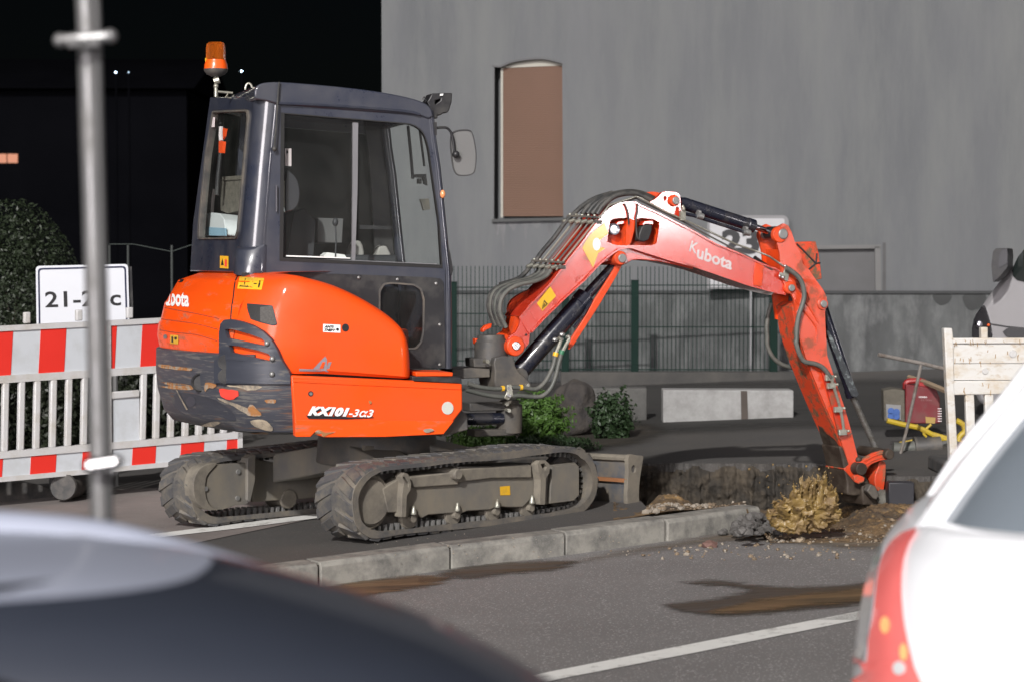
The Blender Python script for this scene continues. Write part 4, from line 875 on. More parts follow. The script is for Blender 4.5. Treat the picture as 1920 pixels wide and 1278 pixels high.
for a_ in (137, 223, 100, 260, 44, 316):
    mb = MB(); mb.tube([ring_pt(r, a_, .004) for r in g_rows], .032, 10, 4); obj('roof_pillar', mb, M['wcar'], wcar)
mb = MB(); mb.skin([[ring_pt(r, a_, .003) for r in (g_rows[0],)] + [ring_pt(g_rows[0], a_, .02) + Z * .0, ring_pt(g_rows[0], a_, .012) + Z * .018] for a_ in range(0, 361, 6)]); obj('glass_edge', mb, M['black'], wcar)
wheels(FCa, wcar, (.75, 3.25), .85, zr + .3, .3, M['bolt'])
lampm = mat('red tail lamp', (.9, .22, .21), .15, var=.06, coat=1, emit=((1, .12, .1), .25))
lout = [tuple(p) for p in smooth([(1722, 992), (1690, 1003), (1665, 1030), (1652, 1065), (1646, 1110), (1640, 1160), (1632, 1200), (1630, 1240), (1612, 1238), (1592, 1225), (1584, 1240), (1600, 1275), (1640, 1300), (1730, 1300), (1718, 1250), (1706, 1200), (1697, 1150), (1694, 1100), (1697, 1050), (1708, 1015)], 2, True)]
tl = patch(cbt, lout, .006, 2); tlo = obj('tail_lamp', tl, lampm, wcar, ang=60)
ll_ = patch(cbt, [tuple(p) for p in smooth([(1660, 1020), (1640, 1040), (1615, 1080), (1602, 1130), (1598, 1180), (1604, 1225), (1624, 1234), (1630, 1200), (1638, 1150), (1644, 1100), (1650, 1060)], 2, True)], .007, 1); obj('clear_lens', ll_, mat('clear lens', (.9, .92, .95), .1, coat=1), tlo)
for (x, y, rx, ry) in ((1666, 1172, 9, 16), (1700, 1222, 7, 16)):
    q = patch(cbt, circ(x, y, rx, 16, ry), .009, 1); obj('indicator_bulb', q, mat('amber bulb', (1, .5, .2), .3, emit=((1, .5, .2), .35)), tlo)
q = patch(cbt, circ(1692, 1252, 12, 16, 13), .009, 1); obj('clear_lens', q, mat('clear bulb', (.9, .92, .95), .1, coat=1), tlo)
mb = MB(); mb.tube([ring_pt((zr + .62, .86, -.01, 4.02, 5), a_, .001) for a_ in range(140, 221, 4)], .004, 6); obj('bumper_gap', mb, M['ink'], wcar)
mb = MB(); q = FCa.pt(-.012, 0, zr + .75); mb.box(q - FCa.v * .26, FCa.v * .52, -FCa.u * .01, Z * .11); obj('number_plate', mb, M['whitepaint'], wcar, bev=.004)
# dark car in the near left foreground: its roof crosses the bottom of the picture
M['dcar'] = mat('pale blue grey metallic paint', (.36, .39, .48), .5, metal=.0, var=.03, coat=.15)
FD = Frame((-1.80, 2.4, 0), 0); zd = ROAD + gz(-1.6)
dcar = thing('dark_car', 'dark car whose pale blue grey roof crosses the lower left foreground', 'car', (-1.77, 2.4, zd), 0)
rows = [(zd + .2, .74, -2.2, 3.0, 5), (zd + .4, .80, -2.3, 3.12, 5), (zd + .7, .81, -2.3, 3.1, 4.5), (zd + .88, .77, -2.2, 2.9, 4), (zd + .93, .7, -2.0, 2.5, 4)]
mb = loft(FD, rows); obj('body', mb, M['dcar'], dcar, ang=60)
zc = lambda X_: 0
dg = [(.70, .60, -1.9, 2.2, 3.0), (.90, .50, -1.7, 1.92, 3.0), (1.03, .425, -1.5, 1.68, 3.0), (1.09, .40, -1.4, 1.5, 3.0), (1.125, .378, -1.35, 1.36, 3.0)]
mb = loft(FD, dg); obj('window_glass', mb, mat('black car glass', (.006, .008, .01), .2, coat=.3), dcar, ang=60)
dr = [(.80, .48, -1.7, 2.10, 3.0), (.90, .455, -1.55, 1.97, 3.0), (.97, .43, -1.5, 1.85, 3.0), (1.03, .405, -1.45, 1.74, 3.0), (1.06, .395, -1.4, 1.66, 3.0), (1.09, .38, -1.36, 1.56, 3.0), (1.115, .365, -1.3, 1.46, 2.9), (1.13, .335, -1.2, 1.32, 2.8), (1.137, .26, -1.0, 1.12, 2.6), (1.140, .12, -.6, .75, 2.3)]
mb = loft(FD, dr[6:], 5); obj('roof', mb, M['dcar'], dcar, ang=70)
mb = loft(FD, dr[:7], 5); obj('windscreen', mb, mat('near black glass', (.03, .036, .052), .5, coat=.25), dcar, ang=70)
def rp2(row, ang, off=0.0):
    z, hw, r, f, n = row; a = R(ang); c = (r + f) / 2; L = (f - r) / 2 + off; ca, sa = math.cos(a), math.sin(a)
    return FD.pt(c + L * math.copysign(abs(ca) ** (2 / n), ca), (hw + off) * math.copysign(abs(sa) ** (2 / n), sa), z)
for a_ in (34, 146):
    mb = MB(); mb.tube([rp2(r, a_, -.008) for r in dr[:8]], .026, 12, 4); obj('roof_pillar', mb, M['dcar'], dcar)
wheels(FD, dcar, (-1.5, 1.9), .80, zd + .31, .31, M['bolt'])
# ================================================================== EXCAVATOR
gp = UG(900, 988)                                    # outer foot of the near track
FU = Frame(gp, 45)                                   # undercarriage frame, v = 0 is the outer face of the near track
FU0 = FU.plane(0)
TW = .30
ua, _ = FU0.ab(594, 940); ub, _ = FU0.ab(1126, 905)
umid = (ua + ub) / 2 + .08
centre = FU.pt(umid, .85, 0); centre.z = gz(centre.x)
EX = thing('excavator', 'orange and dark blue mini excavator digging beside the kerb', 'excavator', centre, 18)
FC = Frame(centre, 18)                               # upper structure
VS = -.74                                            # near side skin of the body
VC = -.34                                            # near side of the cab
# ---------------------------------------------------------------- tracks
outer = c5((480, 870), (470, 700), (500, 560), (590, 430), (700, 350), (860, 300), (1200, 262), (1700, 205)) + [(985, 838), (1060, 836), (1098, 842), (1118, 868), (1124, 903), (1117, 936), (1096, 962), (1070, 972), (985, 983)] + c5((1704, 1072), (1100, 1125), (760, 1180), (600, 1120), (510, 1000))
inner = c5((580, 900), (560, 760), (570, 640), (650, 500), (750, 420), (900, 370), (1300, 330), (1700, 280)) + [(938, 861), (1016, 851), (1066, 847), (1088, 858), (1101, 889), (1099, 920), (1079, 947), (1054, 957), (985, 966), (859, 980)] + c5((1000, 1050), (780, 1060), (640, 1000))
OL = smooth([FU0.ab(*p) for p in outer], 5, True); IL = smooth([FU0.ab(*p) for p in inner], 5, True)
def resample(P, n):
    P = [Vector(p[:2]) for p in P]; P.append(P[0]); L = [0]
    for a, b in zip(P, P[1:]): L.append(L[-1] + (b - a).length)
    o = []; j = 0
    for k in range(n):
        t = L[-1] * k / n
        while L[j + 1] < t: j += 1
        o.append(P[j].lerp(P[j + 1], (t - L[j]) / max(1e-9, L[j + 1] - L[j])))
    return o, L[-1]
def make_track(v0, parent):
    ol, ln = resample(OL, 180); il, _ = resample(IL, 180)
    # start both loops at the rear
    tr = MB(); pl = FU.plane(v0)
    c = sum(ol, Vector((0, 0))) / 180
    def start(l):
        k = min(range(180), key=lambda i: (l[i] - c).angle_signed(Vector((-1, 0))) ** 2 if (l[i] - c).x < 0 else 99); return l[k:] + l[:k]
    ol = start(ol)
    il2, _ = resample(start(il), 180)
    # shift the outer band inwards a little so that the lugs reach the outline
    n_ = 180; oo = []
    for i, p in enumerate(ol):
        t = (ol[(i + 1) % n_] - ol[i - 1]).normalized(); nn = Vector((t.y, -t.x))
        if nn.dot(p - c) < 0: nn = -nn
        oo.append((p - nn * .009, nn, t))
    pts_o = [q[0] for q in oo]
    e = .02
    rings = []
    for k in range(n_ + 1):
        i = k % n_; a = pts_o[i]; nn = oo[i][1]; b = min(il2, key=lambda q: (q - (a - nn * .05)).length) if False else a - nn * max(.022, min(.05, (a - min(il2, key=lambda q: (q - a).length)).length))
        rings.append([pl.pt(b.x, b.y, 0), pl.pt(a.x - nn.x * .006, a.y - nn.y * .006, 0), pl.pt(a.x, a.y, e), pl.pt(a.x, a.y, TW - e), pl.pt(a.x - nn.x * .006, a.y - nn.y * .006, TW), pl.pt(b.x, b.y, TW), pl.pt(b.x + nn.x * .012, b.y + nn.y * .012, TW - .05), pl.pt(b.x + nn.x * .012, b.y + nn.y * .012, .05)])
    tr.skin(rings, True, False)
    o = obj('rubber_track', tr, M['track'], parent)
    lg = MB(); step = .088; N = int(ln / step); ps, _ = resample(pts_o, N)
    ps2, _ = resample(pts_o, N * 8)
    for k in range(N):
        for side in (0, 1):
            kk = (k * 8 + side * 4) % (N * 8)
            p = ps2[kk]; t = (ps2[(kk + 1) % (N * 8)] - ps2[kk - 1]).normalized(); nn = Vector((t.y, -t.x))
            if nn.dot(p - c) < 0: nn = -nn
            vA, vB = (.004, .135) if side == 0 else (.165, TW - .004)
            sk = .03 * (1 if side == 0 else -1); hw = .034
            def q(tt, dn, v, sh): r_ = p + t * (tt + sh) + nn * dn; return pl.pt(r_.x, r_.y, v)
            a = [q(-hw, -.01, vA, -sk), q(hw, -.01, vA, -sk), q(hw, -.01, vB, sk), q(-hw, -.01, vB, sk)]
            b = [q(-hw * .8, .0075, vA + .006, -sk), q(hw * .8, .0075, vA + .006, -sk), q(hw * .8, .0075, vB - .004, sk), q(-hw * .8, .0075, vB - .004, sk)]
            lg.skin([a, b])
    l_ = obj('tread_lugs', lg, M['lug'], o)
    # steel drive teeth on the inside of the lower run
    for vv in (.085, .185):
      th = MB()
      for k in range(0, N * 8, 4):
        p = ps2[k]; t = (ps2[(k + 1) % (N * 8)] - ps2[k - 1]).normalized(); nn = Vector((t.y, -t.x))
        if nn.dot(p - c) < 0: nn = -nn
        if 1:
            r_ = p - nn * .02
            o3 = pl.pt(r_.x - t.x * .009, r_.y - t.y * .009, vv)
            T3 = pl.ex * t.x + pl.ey * t.y; N3 = pl.ex * nn.x + pl.ey * nn.y
            th.box(o3, T3 * .018, pl.n * .026, -N3 * .036)
      obj('guide_teeth', th, M['bolt'], o)
    return o
def make_side(parent, mirror=False):
    """track frame with rollers, drive motor and idler, seen on the outside of the near track"""
    pl = FU.plane(0)
    # main side beam
    beam = MB()
    ol = c5((840, 570), (1040, 450), (1120, 430), (1704, 385)) + cF((0, 300), (200, 300), (440, 285), (560, 290), (700, 275), (725, 300), (725, 470), (690, 508), (520, 528), (500, 528), (465, 530), (445, 500), (430, 500), (385, 545), (300, 545), (240, 540), (190, 560), (50, 568), (0, 590)) + c5((1704, 850), (1360, 880), (1290, 915), (1230, 870), (1180, 865), (1110, 912), (1050, 905), (1040, 855), (890, 855))
    beam.slab(pl, ol, c0=.055, c1=.25)
    b = obj('track_frame', beam, M['frame'], parent, bev=.008)
    # sloping mud ledge on top
    ld = MB(); ld.slab(pl, [*c5((1150, 440), (1704, 385)), *cF((0, 312), (200, 305), (440, 290), (440, 370), (200, 372), (0, 395)), *c5((1704, 540), (1180, 570))], c0=.035, c1=.07)
    obj('mud_ledge', ld, M['dust'], b, bev=.012)
    # end housings and eye brackets
    hb = MB(); hb.slab(pl, rnd(cF((560, 300), (700, 285), (722, 300), (722, 470), (690, 505), (548, 522)), 1), c0=.03, c1=.06); obj('idler_yoke', hb, M['frame'], b, bev=.006)
    for pts, hole in ((c5((1050, 905), (1060, 640), (1075, 520), (1055, 440), (1085, 395), (1130, 410), (1165, 520), (1160, 590), (1115, 660), (1105, 905)), c5((1068, 445), (1090, 440), (1135, 520), (1130, 560), (1100, 500))),
                      (cF((488, 528), (492, 380), (480, 330), (474, 285), (488, 264), (520, 262), (545, 285), (545, 335), (524, 372), (518, 528)), cF((492, 285), (515, 280), (530, 300), (524, 325), (508, 320)))):
        e = MB(); e.slab(pl, rnd(pts, 1.2), [hole], c0=-.005, c1=.05); obj('lashing_eye', e, M['dust'], b, bev=.004)
    # drive motor disc
    cx, cy = c5((745, 735))[0]; o3 = pl.hit(cx, cy, .02)
    md = MB(); md.lathe(o3 + pl.n * .14, -pl.n, [(0, .0), (0, .155), (.085, .155), (.1, .145), (.1, .128), (.112, .128), (.122, .118), (.122, 0)], 40)
    obj('drive_motor', md, M['dust'], b, ang=30)
    mp = MB(); mp.slab(pl, c5((835, 580), (1040, 455), (1065, 520), (1062, 850), (900, 850)), c0=.035, c1=.09); obj('motor_bracket', mp, M['dust'], b, bev=.006)
    # bottom rollers with grease nipples
    rl = [c5((1165, 930))[0], c5((1665, 890))[0]] + cF((212, 570), (420, 548))
    rl = [c5((1150, 920))[0], c5((1650, 880))[0]] + [(926, 958), (991, 951)]
    for (x, y) in rl:
        r = MB(); q = pl.hit(x, y, .07); r.lathe(q, pl.n, [(0, 0), (0, .055), (.02, .06), (.03, .045), (.14, .045), (.15, .06), (.17, .055), (.17, 0)], 24)
        r.cyl(q - pl.n * .03, q, .02, seg=12)
        obj('bottom_roller', r, M['dust'], b, ang=30)
        g = MB(); q2 = pl.hit(x + 2, y - 15, .05); g.lathe(q2 + Z * -.02 - pl.n * .02, Z, [(0, .016), (.014, .016), (.03, .01), (.045, .008), (.05, 0)], 10); obj('grease_nipple', g, M['pipe'], b)
    x, y = c5((1690, 415))[0]; r = MB(); q = pl.hit(x, y, .01); r.cyl(q, q + pl.n * .2, .032, seg=24); r.cyl(q - pl.n * .012, q, .026, .032, seg=24); obj('top_roller', r, M['dust'], b)
    # idler wheel rim at the front and sprocket at the rear
    for (x, y, rr, nm) in ((1063, 905, .17, 'idler'), (702, 942, .2, 'sprocket')):
        r = MB(); q = pl.hit(x, y, .12); r.lathe(q, pl.n, [(0, 0), (0, rr), (.02, rr), (.025, rr - .03), (.05, rr - .03), (.055, rr), (.075, rr), (.075, 0)], 36); obj(nm, r, M['darkmetal'], b)
    pt_ = bvh(beam)
    for quad, mm in ((cF((245, 420), (305, 415), (308, 470), (248, 472)), 'yellow'), (cF((460, 390), (478, 390), (478, 425), (460, 425)), 'whitepaint')):
        p = patch(pt_, quad, .003, 1); obj('sticker', p, M[mm], b)
    return b
UC = MB(); UC.cyl(centre + Z * .34, centre + Z * .66, .36, .33, seg=40)
uc = obj('slewing_column', UC, M['darkmetal'], EX, bev=.01)
t1 = make_track(0, EX); s1 = make_side(EX)
shift = FU.v * 1.42; shift.z = SLOPE * shift.x
far = shift
# far track: same belt, copied
t2 = t1.copy(); C.objects.link(t2)
Linv = wm(EX).to_3x3().inverted()
t2.location = t1.location + Linv @ far
for ch in list(t1.children):
    c_ = ch.copy(); C.objects.link(c_); c_.parent = t2
# far track frame with its guard plate facing inward
pf = Pl(FU.pt(0, 1.40, 0) + Vector((0, 0, far.z)), FU.u, Z, FU.v)
fb = MB(); fb.slab(pf, cE((560, 240), (600, 215), (960, 290), (1100, 300), (1500, 260), (1500, 400), (960, 415), (590, 440)), c0=.06, c1=.25)
fbo = obj('track_frame', fb, M['frame'], EX, bev=.008)
g = MB(); g.slab(pf, smooth(cE((375, 255), (460, 245), (545, 240), (560, 245), (575, 430), (500, 455), (430, 478), (380, 470), (345, 430), (335, 370), (340, 310)), 3, True), c0=-.02, c1=.03); obj('motor_guard', g, M['frame'], fbo, bev=.006)
g = MB(); g.slab(pf, smooth(cE((345, 250), (400, 238), (390, 260), (350, 310), (345, 400), (370, 460), (410, 478), (380, 482), (330, 470), (290, 420), (283, 340), (305, 280)), 3, True), c0=-.03, c1=.06); obj('motor_ring', g, M['dust'], fbo, bev=.006)
g = MB(); g.slab(pf, cE((560, 215), (590, 195), (602, 200), (600, 330), (575, 440), (560, 430)), c0=-.04, c1=.06); obj('end_plate', g, M['frame'], fbo, bev=.004)
for (x, y) in cE((515, 285), (348, 372), (512, 420)):
    g = MB(); q = pf.hit(x, y, -.03); g.cyl(q, q + pf.n * .02, .014, seg=10); obj('bolt', g, M['bolt'], fbo)
for (x, y) in cE((775, 425), (1100, 410)):
    r = MB(); q = pf.hit(x, y, .05); r.lathe(q, pf.n, [(0, 0), (0, .055), (.02, .06), (.03, .045), (.14, .045), (.15, .06), (.17, .055), (.17, 0)], 24); obj('bottom_roller', r, M['dust'], fbo)
g = MB()
for i in range(7):
    x, y = cE((400 + i * 24 + random.uniform(-6, 6), 226 + random.uniform(-6, 8) - i * 1.5))[0]; g.ball(pf.hit(x, y, .12), random.uniform(.012, .03), (1.3, 1, .8), 1, .4, i)
x, y = cE((530, 240))[0]; g.ball(pf.hit(x, y, .1), .05, (1.3, 1, .6), 2, .5, 3)
obj('mud_clods', g, M['dust'], fbo)
# cross members joining tracks and slewing column
xm = MB()
for du in (-.32, .30):
    a = FU.pt(umid + du, .26, 0); a.z = gz(a.x) + .30; b = FU.pt(umid + du * .55, 1.44, 0); b.z = gz(b.x) + .30
    m_ = FU.pt(umid + du * .5, .85, 0); m_.z = gz(m_.x) + .40
    for p, q in ((a, m_), (m_, b)):
        d = (q - p).normalized(); s_ = d.cross(Z).normalized()
        xm.skin([[p - s_ * .1 - Z * .08, p + s_ * .1 - Z * .08, p + s_ * .1 + Z * .08, p - s_ * .1 + Z * .08], [q - s_ * .14 - Z * .08, q + s_ * .14 - Z * .08, q + s_ * .14 + Z * .09, q - s_ * .14 + Z * .09]])
obj('cross_member', xm, M['frame'], EX, bev=.01)
xp = MB(); pm = FU.plane(.6); xp.slab(pm, c5((640, 85), (1100, 135), (1105, 260), (615, 260)), c0=0, c1=.03); obj('splash_plate', xp, M['frame'], EX, bev=.003)
# ---------------------------------------------------------------- dozer blade
# plate crossing the machine in front of the tracks: its near end is seen at the right of the near track
pb = FU.plane(.02)
u0, w0 = pb.ab(*cF((1030, 570))[0]); u1, w1 = pb.ab(*cF((1040, 240))[0])
prof = [pb.ab(*p) for p in cF((1020, 232), (1105, 236), (1100, 300), (1085, 400), (1085, 500), (1102, 545), (1100, 572), (1060, 575), (1018, 520), (1012, 400), (1018, 330))]
bl = MB(); bl.slab(pb, smooth(cF((1020, 232), (1075, 234), (1108, 240), (1100, 300), (1086, 400), (1084, 500), (1102, 545), (1098, 574), (1050, 572), (1012, 520), (1014, 400), (1018, 330)), 3, True), [circ(*cF((1051, 315))[0], 4.2, 14, 7)], c0=0, c1=.03)
bo = obj('blade_end_plate', bl, M['dust'], EX, bev=.004)
bp = MB()
pr = [pb.ab(*p) for p in cF((1045, 238), (1040, 330), (1030, 430), (1036, 520), (1058, 568))]
pr2 = [(u + .03, w) for u, w in pr]
bp.skin([[FU.pt(u, v, w + SLOPE * -(v - .02) * math.sin(R(45))) for u, w in pr + pr2[::-1]] for v in (.03, .5, 1.0, 1.66)])
bd = obj('dozer_blade', bp, mat('scraped blade plate', (.085, .09, .1), .5, var=.2, dirt=(.17, .14, .1), damt=.35, dscale=6), EX, bev=.004)
bt = MB(); a, b = pb.ab(*cF((1040, 232))[0]); bt.tube([FU.pt(a, .03, b - .02), FU.pt(a, 1.66, b - .06)], .022, 8); obj('top_edge_bar', bt, M['dust'], bd)
bt = MB(); a, b = pb.ab(*cF((1015, 385))[0]); bt.box(FU.pt(a + .0, .03, b - .012), FU.v * 1.6 + Z * -.03, FU.u * .03, Z * .022); obj('rust_stripe', bt, mat('rust bar', (.28, .12, .05), .8, var=.3), bd)
ba = MB()
for vv in (.45, 1.2):
    ba.box(FU.pt(umid + .3, vv, .22 + gz(centre.x)), FU.u * (a - umid - .28), FU.v * .07, Z * .12)
obj('blade_arm', ba, M['darkmetal'], EX, bev=.008)
# ---------------------------------------------------------------- body shell
PS = FC.plane(VS)
def U_at(v, px, py=620): return FC.plane(v).ab(px, py)[0]
def W_at(px, py, v=VS): return FC.plane(v).ab(px, py)[1]
plan_ctrl = [(.72, U_at(.72, 420)), (.74, U_at(.74, 330)), (.68, U_at(.68, 297)), (.5, U_at(.5, 294)), (.2, U_at(.2, 318)), (-.1, U_at(-.1, 350)), (-.35, U_at(-.35, 388)), (-.52, U_at(-.52, 423)), (-.64, U_at(-.64, 462)), (-.715, U_at(-.715, 507)), (-.738, U_at(-.738, 553)), (VS, U_at(VS, 600))]
plan = smooth([(u, v) for v, u in plan_ctrl], 6)
def shell(mb, i0, i1, levels, top_in=None, bottom=True):
    """levels: (w, inward offset, extra forward shift of the rear)"""
    P = plan[i0:i1 + 1]
    rows = []
    for (w, off, sh) in levels:
        row = []
        for i, p in enumerate(P):
            k = i0 + i; t = (plan[min(k + 1, len(plan) - 1)] - plan[max(k - 1, 0)]).normalized(); nn = Vector((-t.y, t.x))   # inward
            if nn.dot(Vector((0.0, 0)) - p) < 0: nn = -nn
            f = max(0, min(1, (-.2 - p.x) / .5))
            row.append(FC.pt(p.x + nn.x * off + sh * f, p.y + nn.y * off, w))
        rows.append(row)
    return rows
def sheet(mb, rows, back=.03):
    """closed shell from rows: outside rows and the same rows pulled inwards"""
    cc = centre
    ins = [[q + (Vector((cc.x, cc.y, q.z)) - q).normalized() * back for q in r] for r in rows]
    n = len(rows[0])
    loop = rows + ins[::-1] + [rows[0]]
    rs = [mb.ring(r) for r in rows + ins[::-1]]; rs.append(rs[0])
    for a, b in zip(rs, rs[1:]):
        for i in range(n - 1): mb.bm.faces.new([a[i], a[i + 1], b[i + 1], b[i]])
    for i in (0, n - 1):
        try: mb.bm.faces.new([r[i] for r in rs[:-1]])
        except ValueError: pass
def idx_px(px, py):                                   # plan index whose point projects to this column
    best = 0; bd_ = 9e9
    for i, p in enumerate(plan):
        if i < len(plan) * .25: continue
        q = FC.pt(p.x, p.y, W_at(553, py)) - CAM; d = q.dot(FW); x = 960 + FPX * q.x / d
        if abs(x - px) < bd_: bd_ = abs(x - px); best = i
    return best
w812, w790, w740, w700, w662 = [W_at(553, y) for y in (818, 790, 745, 705, 664)]
cw = MB(); NP = len(plan) - 1; kcut = idx_px(553, 760)
w719 = W_at(553, 719)
rows = shell(cw, 0, kcut, [(w812, .16, .03), (w812 + .02, .075, .02), (w790, .045, 0), (w740, .008, 0), (w700, 0, 0), (w662 - .008, .002, 0), (w662, .012, 0), (w662, .1, 0)])
rows = [[q if i < kcut - 9 else Vector((q.x, q.y, min(q.z, w719))) for i, q in enumerate(r)] for r in rows]
sheet(cw, rows, .25); cwo = obj('counterweight', cw, M['cast'], EX, ang=40)
cwt = bvh(cw)
hd = MB(); k1 = idx_px(437, 560)
w515, w530, w575, w610, w640 = [W_at(553, y) for y in (513, 521, 570, 610, 640)]
hrows = [(w662 - .03, .03, 0), (w640, .018, -.01), (w610 - .012, .022, -.005), (w610, .028, .0), (w575 - .01, .034, .02), (w575 + .0, .040, .024), (w530 - .02, .06, .075), (w530 + .0, .09, .10), (w515, .13, .13), (w515 + .008, .2, .17), (w515 + .012, .42, .3)]
rows = shell(hd, 0, k1, hrows); sheet(hd, rows, .03)
hdo = obj('engine_hood', hd, M['hood'], EX, ang=50); hdt = bvh(hd)
# right hand side cover: curved corner at the rear, swept-down top edge towards the front
sc = MB()
top_px = [(x, y) for x, y in cB((575, 98), (700, 100), (880, 108), (985, 124), (1100, 155), (1200, 195), (1300, 246), (1400, 308), (1470, 364), (1512, 415), (1538, 480), (1550, 560))]
top_uw = smooth([PS.ab(x, y) for x, y in top_px], 4)
def wtop(u):
    if u <= top_uw[0].x: return w515 + .0
    for a, b in zip(top_uw, top_uw[1:]):
        if a.x <= u <= b.x: return a.y + (b.y - a.y) * (u - a.x) / max(1e-6, b.x - a.x)
    return top_uw[-1].y
cols = []
for k in range(k1, len(plan)): cols.append((plan[k], k))
uend = PS.ab(*cB((1552, 600))[0])[0]; ustart = plan[-1].x
nx = 34
wbot_a = W_at(*cB((870, 652))[0]); wbot_b = W_at(*cB((1530, 680))[0])
def colpts():
    for p, k in cols:
        t = (plan[min(k + 1, NP)] - plan[max(k - 1, 0)]).normalized(); nn = Vector((-t.y, t.x))
        if nn.dot(-p) < 0: nn = -nn
        yield p, nn, (lambda q: q * q * (3 - 2 * q))(max(0, min(1, (ustart - p.x) / max(1e-6, ustart - plan[k1].x))))
    for i in range(1, nx + 1):
        e = i / nx; u = ustart + (uend - ustart) * (1 - (1 - e) ** 1.25); yield Vector((u, VS)), Vector((0, 1)), 0
def hlean(w):
    L = sorted([r for r in hrows[:9]])
    if w <= L[0][0]: return L[0][1], L[0][2]
    for a, b in zip(L, L[1:]):
        if a[0] <= w <= b[0]:
            q = (w - a[0]) / max(1e-6, b[0] - a[0]); return a[1] + (b[1] - a[1]) * q, a[2] + (b[2] - a[2]) * q
    return L[-1][1], L[-1][2]
R_ = []
T = [0, .04, .3, .55, .75, .86, .93, .97, 1.0]
for p, nn, f in colpts():
    wt = wtop(p.x); wb = wbot_a + (wbot_b - wbot_a) * max(0, min(1, (p.x - ustart) / (uend - ustart)))
    endr = max(0, min(1, (p.x - (uend - .07)) / .07)); 
    col = []
    for t in T:
        w = wb + (wt - wb) * t
        inw = [.02, .0, 0, 0, .006, .016, .03, .05, .085][T.index(t)] + .10 * (1 - math.sqrt(max(0, 1 - endr ** 2)))
        oh, sh_ = hlean(w); inw = inw * (1 - f) + oh * f; fs = sh_ * f
        col.append(FC.pt(p.x + nn.x * inw + fs, p.y + nn.y * inw, w))
    col.append(FC.pt(p.x + nn.x * .16, p.y + nn.y * .3 + .08, wt + .004))
    col.append(FC.pt(p.x + nn.x * .2, p.y + nn.y * .45 + .12, wt - .03))
    R_.append(col)
rs = [sc.ring(c) for c in R_]
for a, b in zip(rs, rs[1:]):
    for i in range(len(a) - 1): sc.bm.faces.new([a[i], a[i + 1], b[i + 1], b[i]])
# return wall at the front end and along the bottom
for r in (R_[-1],):
    a = sc.ring(r); b = sc.ring([q + FC.v * .35 - FC.u * .03 for q in r])
    for i in range(len(r) - 1): sc.bm.faces.new([a[i], a[i + 1], b[i + 1], b[i]])
sco = obj('side_cover', sc, M['orange'], EX, ang=45); sct = bvh(sc)
# core of the machine so nothing is hollow
core = MB(); core.slab(FC.plane(VS + .10), [(x, y) for x, y in cB((960, 170), (1100, 190), (1380, 330), (1490, 480), (1500, 700), (1780, 712), (1780, 850), (1690, 960), (960, 970))], c0=0, c1=1.3)
obj('chassis', core, M['black'], EX)
# lower skirt
sk = MB(); sk.slab(PS, cB((872, 658), (1552, 688), (1560, 694), (1822, 706), (1824, 848), (1718, 985), (1400, 1000), (1060, 1002), (1020, 990), (1005, 975), (985, 1000), (897, 1000), (893, 900), (880, 760)), c0=-.012, c1=.05)
sko = obj('lower_skirt', sk, M['orange'], EX, bev=.009); skt = bvh(sk)
gl = MB(); gl.slab(PS, cB((885, 682), (1815, 718), (1815, 738), (1200, 712), (885, 696)), c0=-.017, c1=.0); obj('skirt_ledge', gl, M['orange'], sko, bev=.002)
lo = MB(); lo.slab(PS, cB((898, 905), (1775, 912), (1718, 983), (1400, 998), (1065, 1000), (1030, 985), (1005, 972), (980, 998), (899, 998)), c0=-.016, c1=.0); obj('skirt_bottom_fold', lo, M['hood'], sko, bev=.002)
fs = MB(); fs.slab(FC.plane(VS + .02), cB((1565, 640), (1770, 642), (1770, 664), (1565, 664)), c0=0, c1=.3); obj('step_strip', fs, M['orange'], EX, bev=.004)
dk = MB(); dk.slab(FC.plane(VS + .01), cB((1545, 664), (1815, 668), (1820, 704), (1545, 690)), c0=0, c1=1.35); obj('deck', dk, M['black'], EX, bev=.004)
uf = MB(); uf.slab(FC.plane(VS + .08), cB((1700, 1000), (1815, 850), (1850, 880), (1855, 960), (1760, 985)), c0=0, c1=.3); obj('frame_nose', uf, M['darkmetal'], EX, bev=.006)
# far side body mass (left hand side of the machine)
fm = MB(); fm.fbox(FC, U_at(.6, 430), U_at(VS, 860), .3, .74, w812, w662 + .1); obj('left_side_panel', fm, M['orange'], EX, bev=.02)
# plastic guard over the corner
k2 = idx_px(405, 640); k3 = idx_px(553, 690)
gd = MB()
g_out = smooth(c4((565, 660), (565, 500), (575, 440), (600, 412), (650, 408), (720, 422), (800, 450), (870, 490), (930, 545), (975, 620), (1010, 700), (1050, 760), (1068, 800), (1068, 862), (800, 860), (530, 855), (530, 700)), 1, False)
g_out = rnd([(p.x, p.y) for p in g_out], 1.5, 2)
h1 = rnd(c4((605, 478), (660, 478), (790, 515), (870, 545), (905, 580), (880, 592), (750, 565), (625, 540)), 1.5, 3)
h2 = rnd(c4((630, 590), (700, 595), (850, 628), (915, 650), (945, 690), (920, 700), (780, 668), (655, 640)), 1.5, 3)
def full_shell(off):
    m = MB(); P = []
    for p, nn, f in colpts(): P.append((p, nn))
    pre = []
    for k in range(0, k1):
        p = plan[k]; t = (plan[min(k + 1, NP)] - plan[max(k - 1, 0)]).normalized(); nn = Vector((-t.y, t.x))
        if nn.dot(-p) < 0: nn = -nn
        pre.append((p, nn))
    rows = [[FC.pt(p.x - nn.x * off, p.y - nn.y * off, w) for p, nn in pre + P] for w in (w812 - .1, w662, w515 + .2)]
    rr = [m.ring(r) for r in rows]
    for a, b in zip(rr, rr[1:]):
        for i in range(len(a) - 1): m.bm.faces.new([a[i], a[i + 1], b[i + 1], b[i]])
    return bvh(m)
fsh = full_shell(.018)
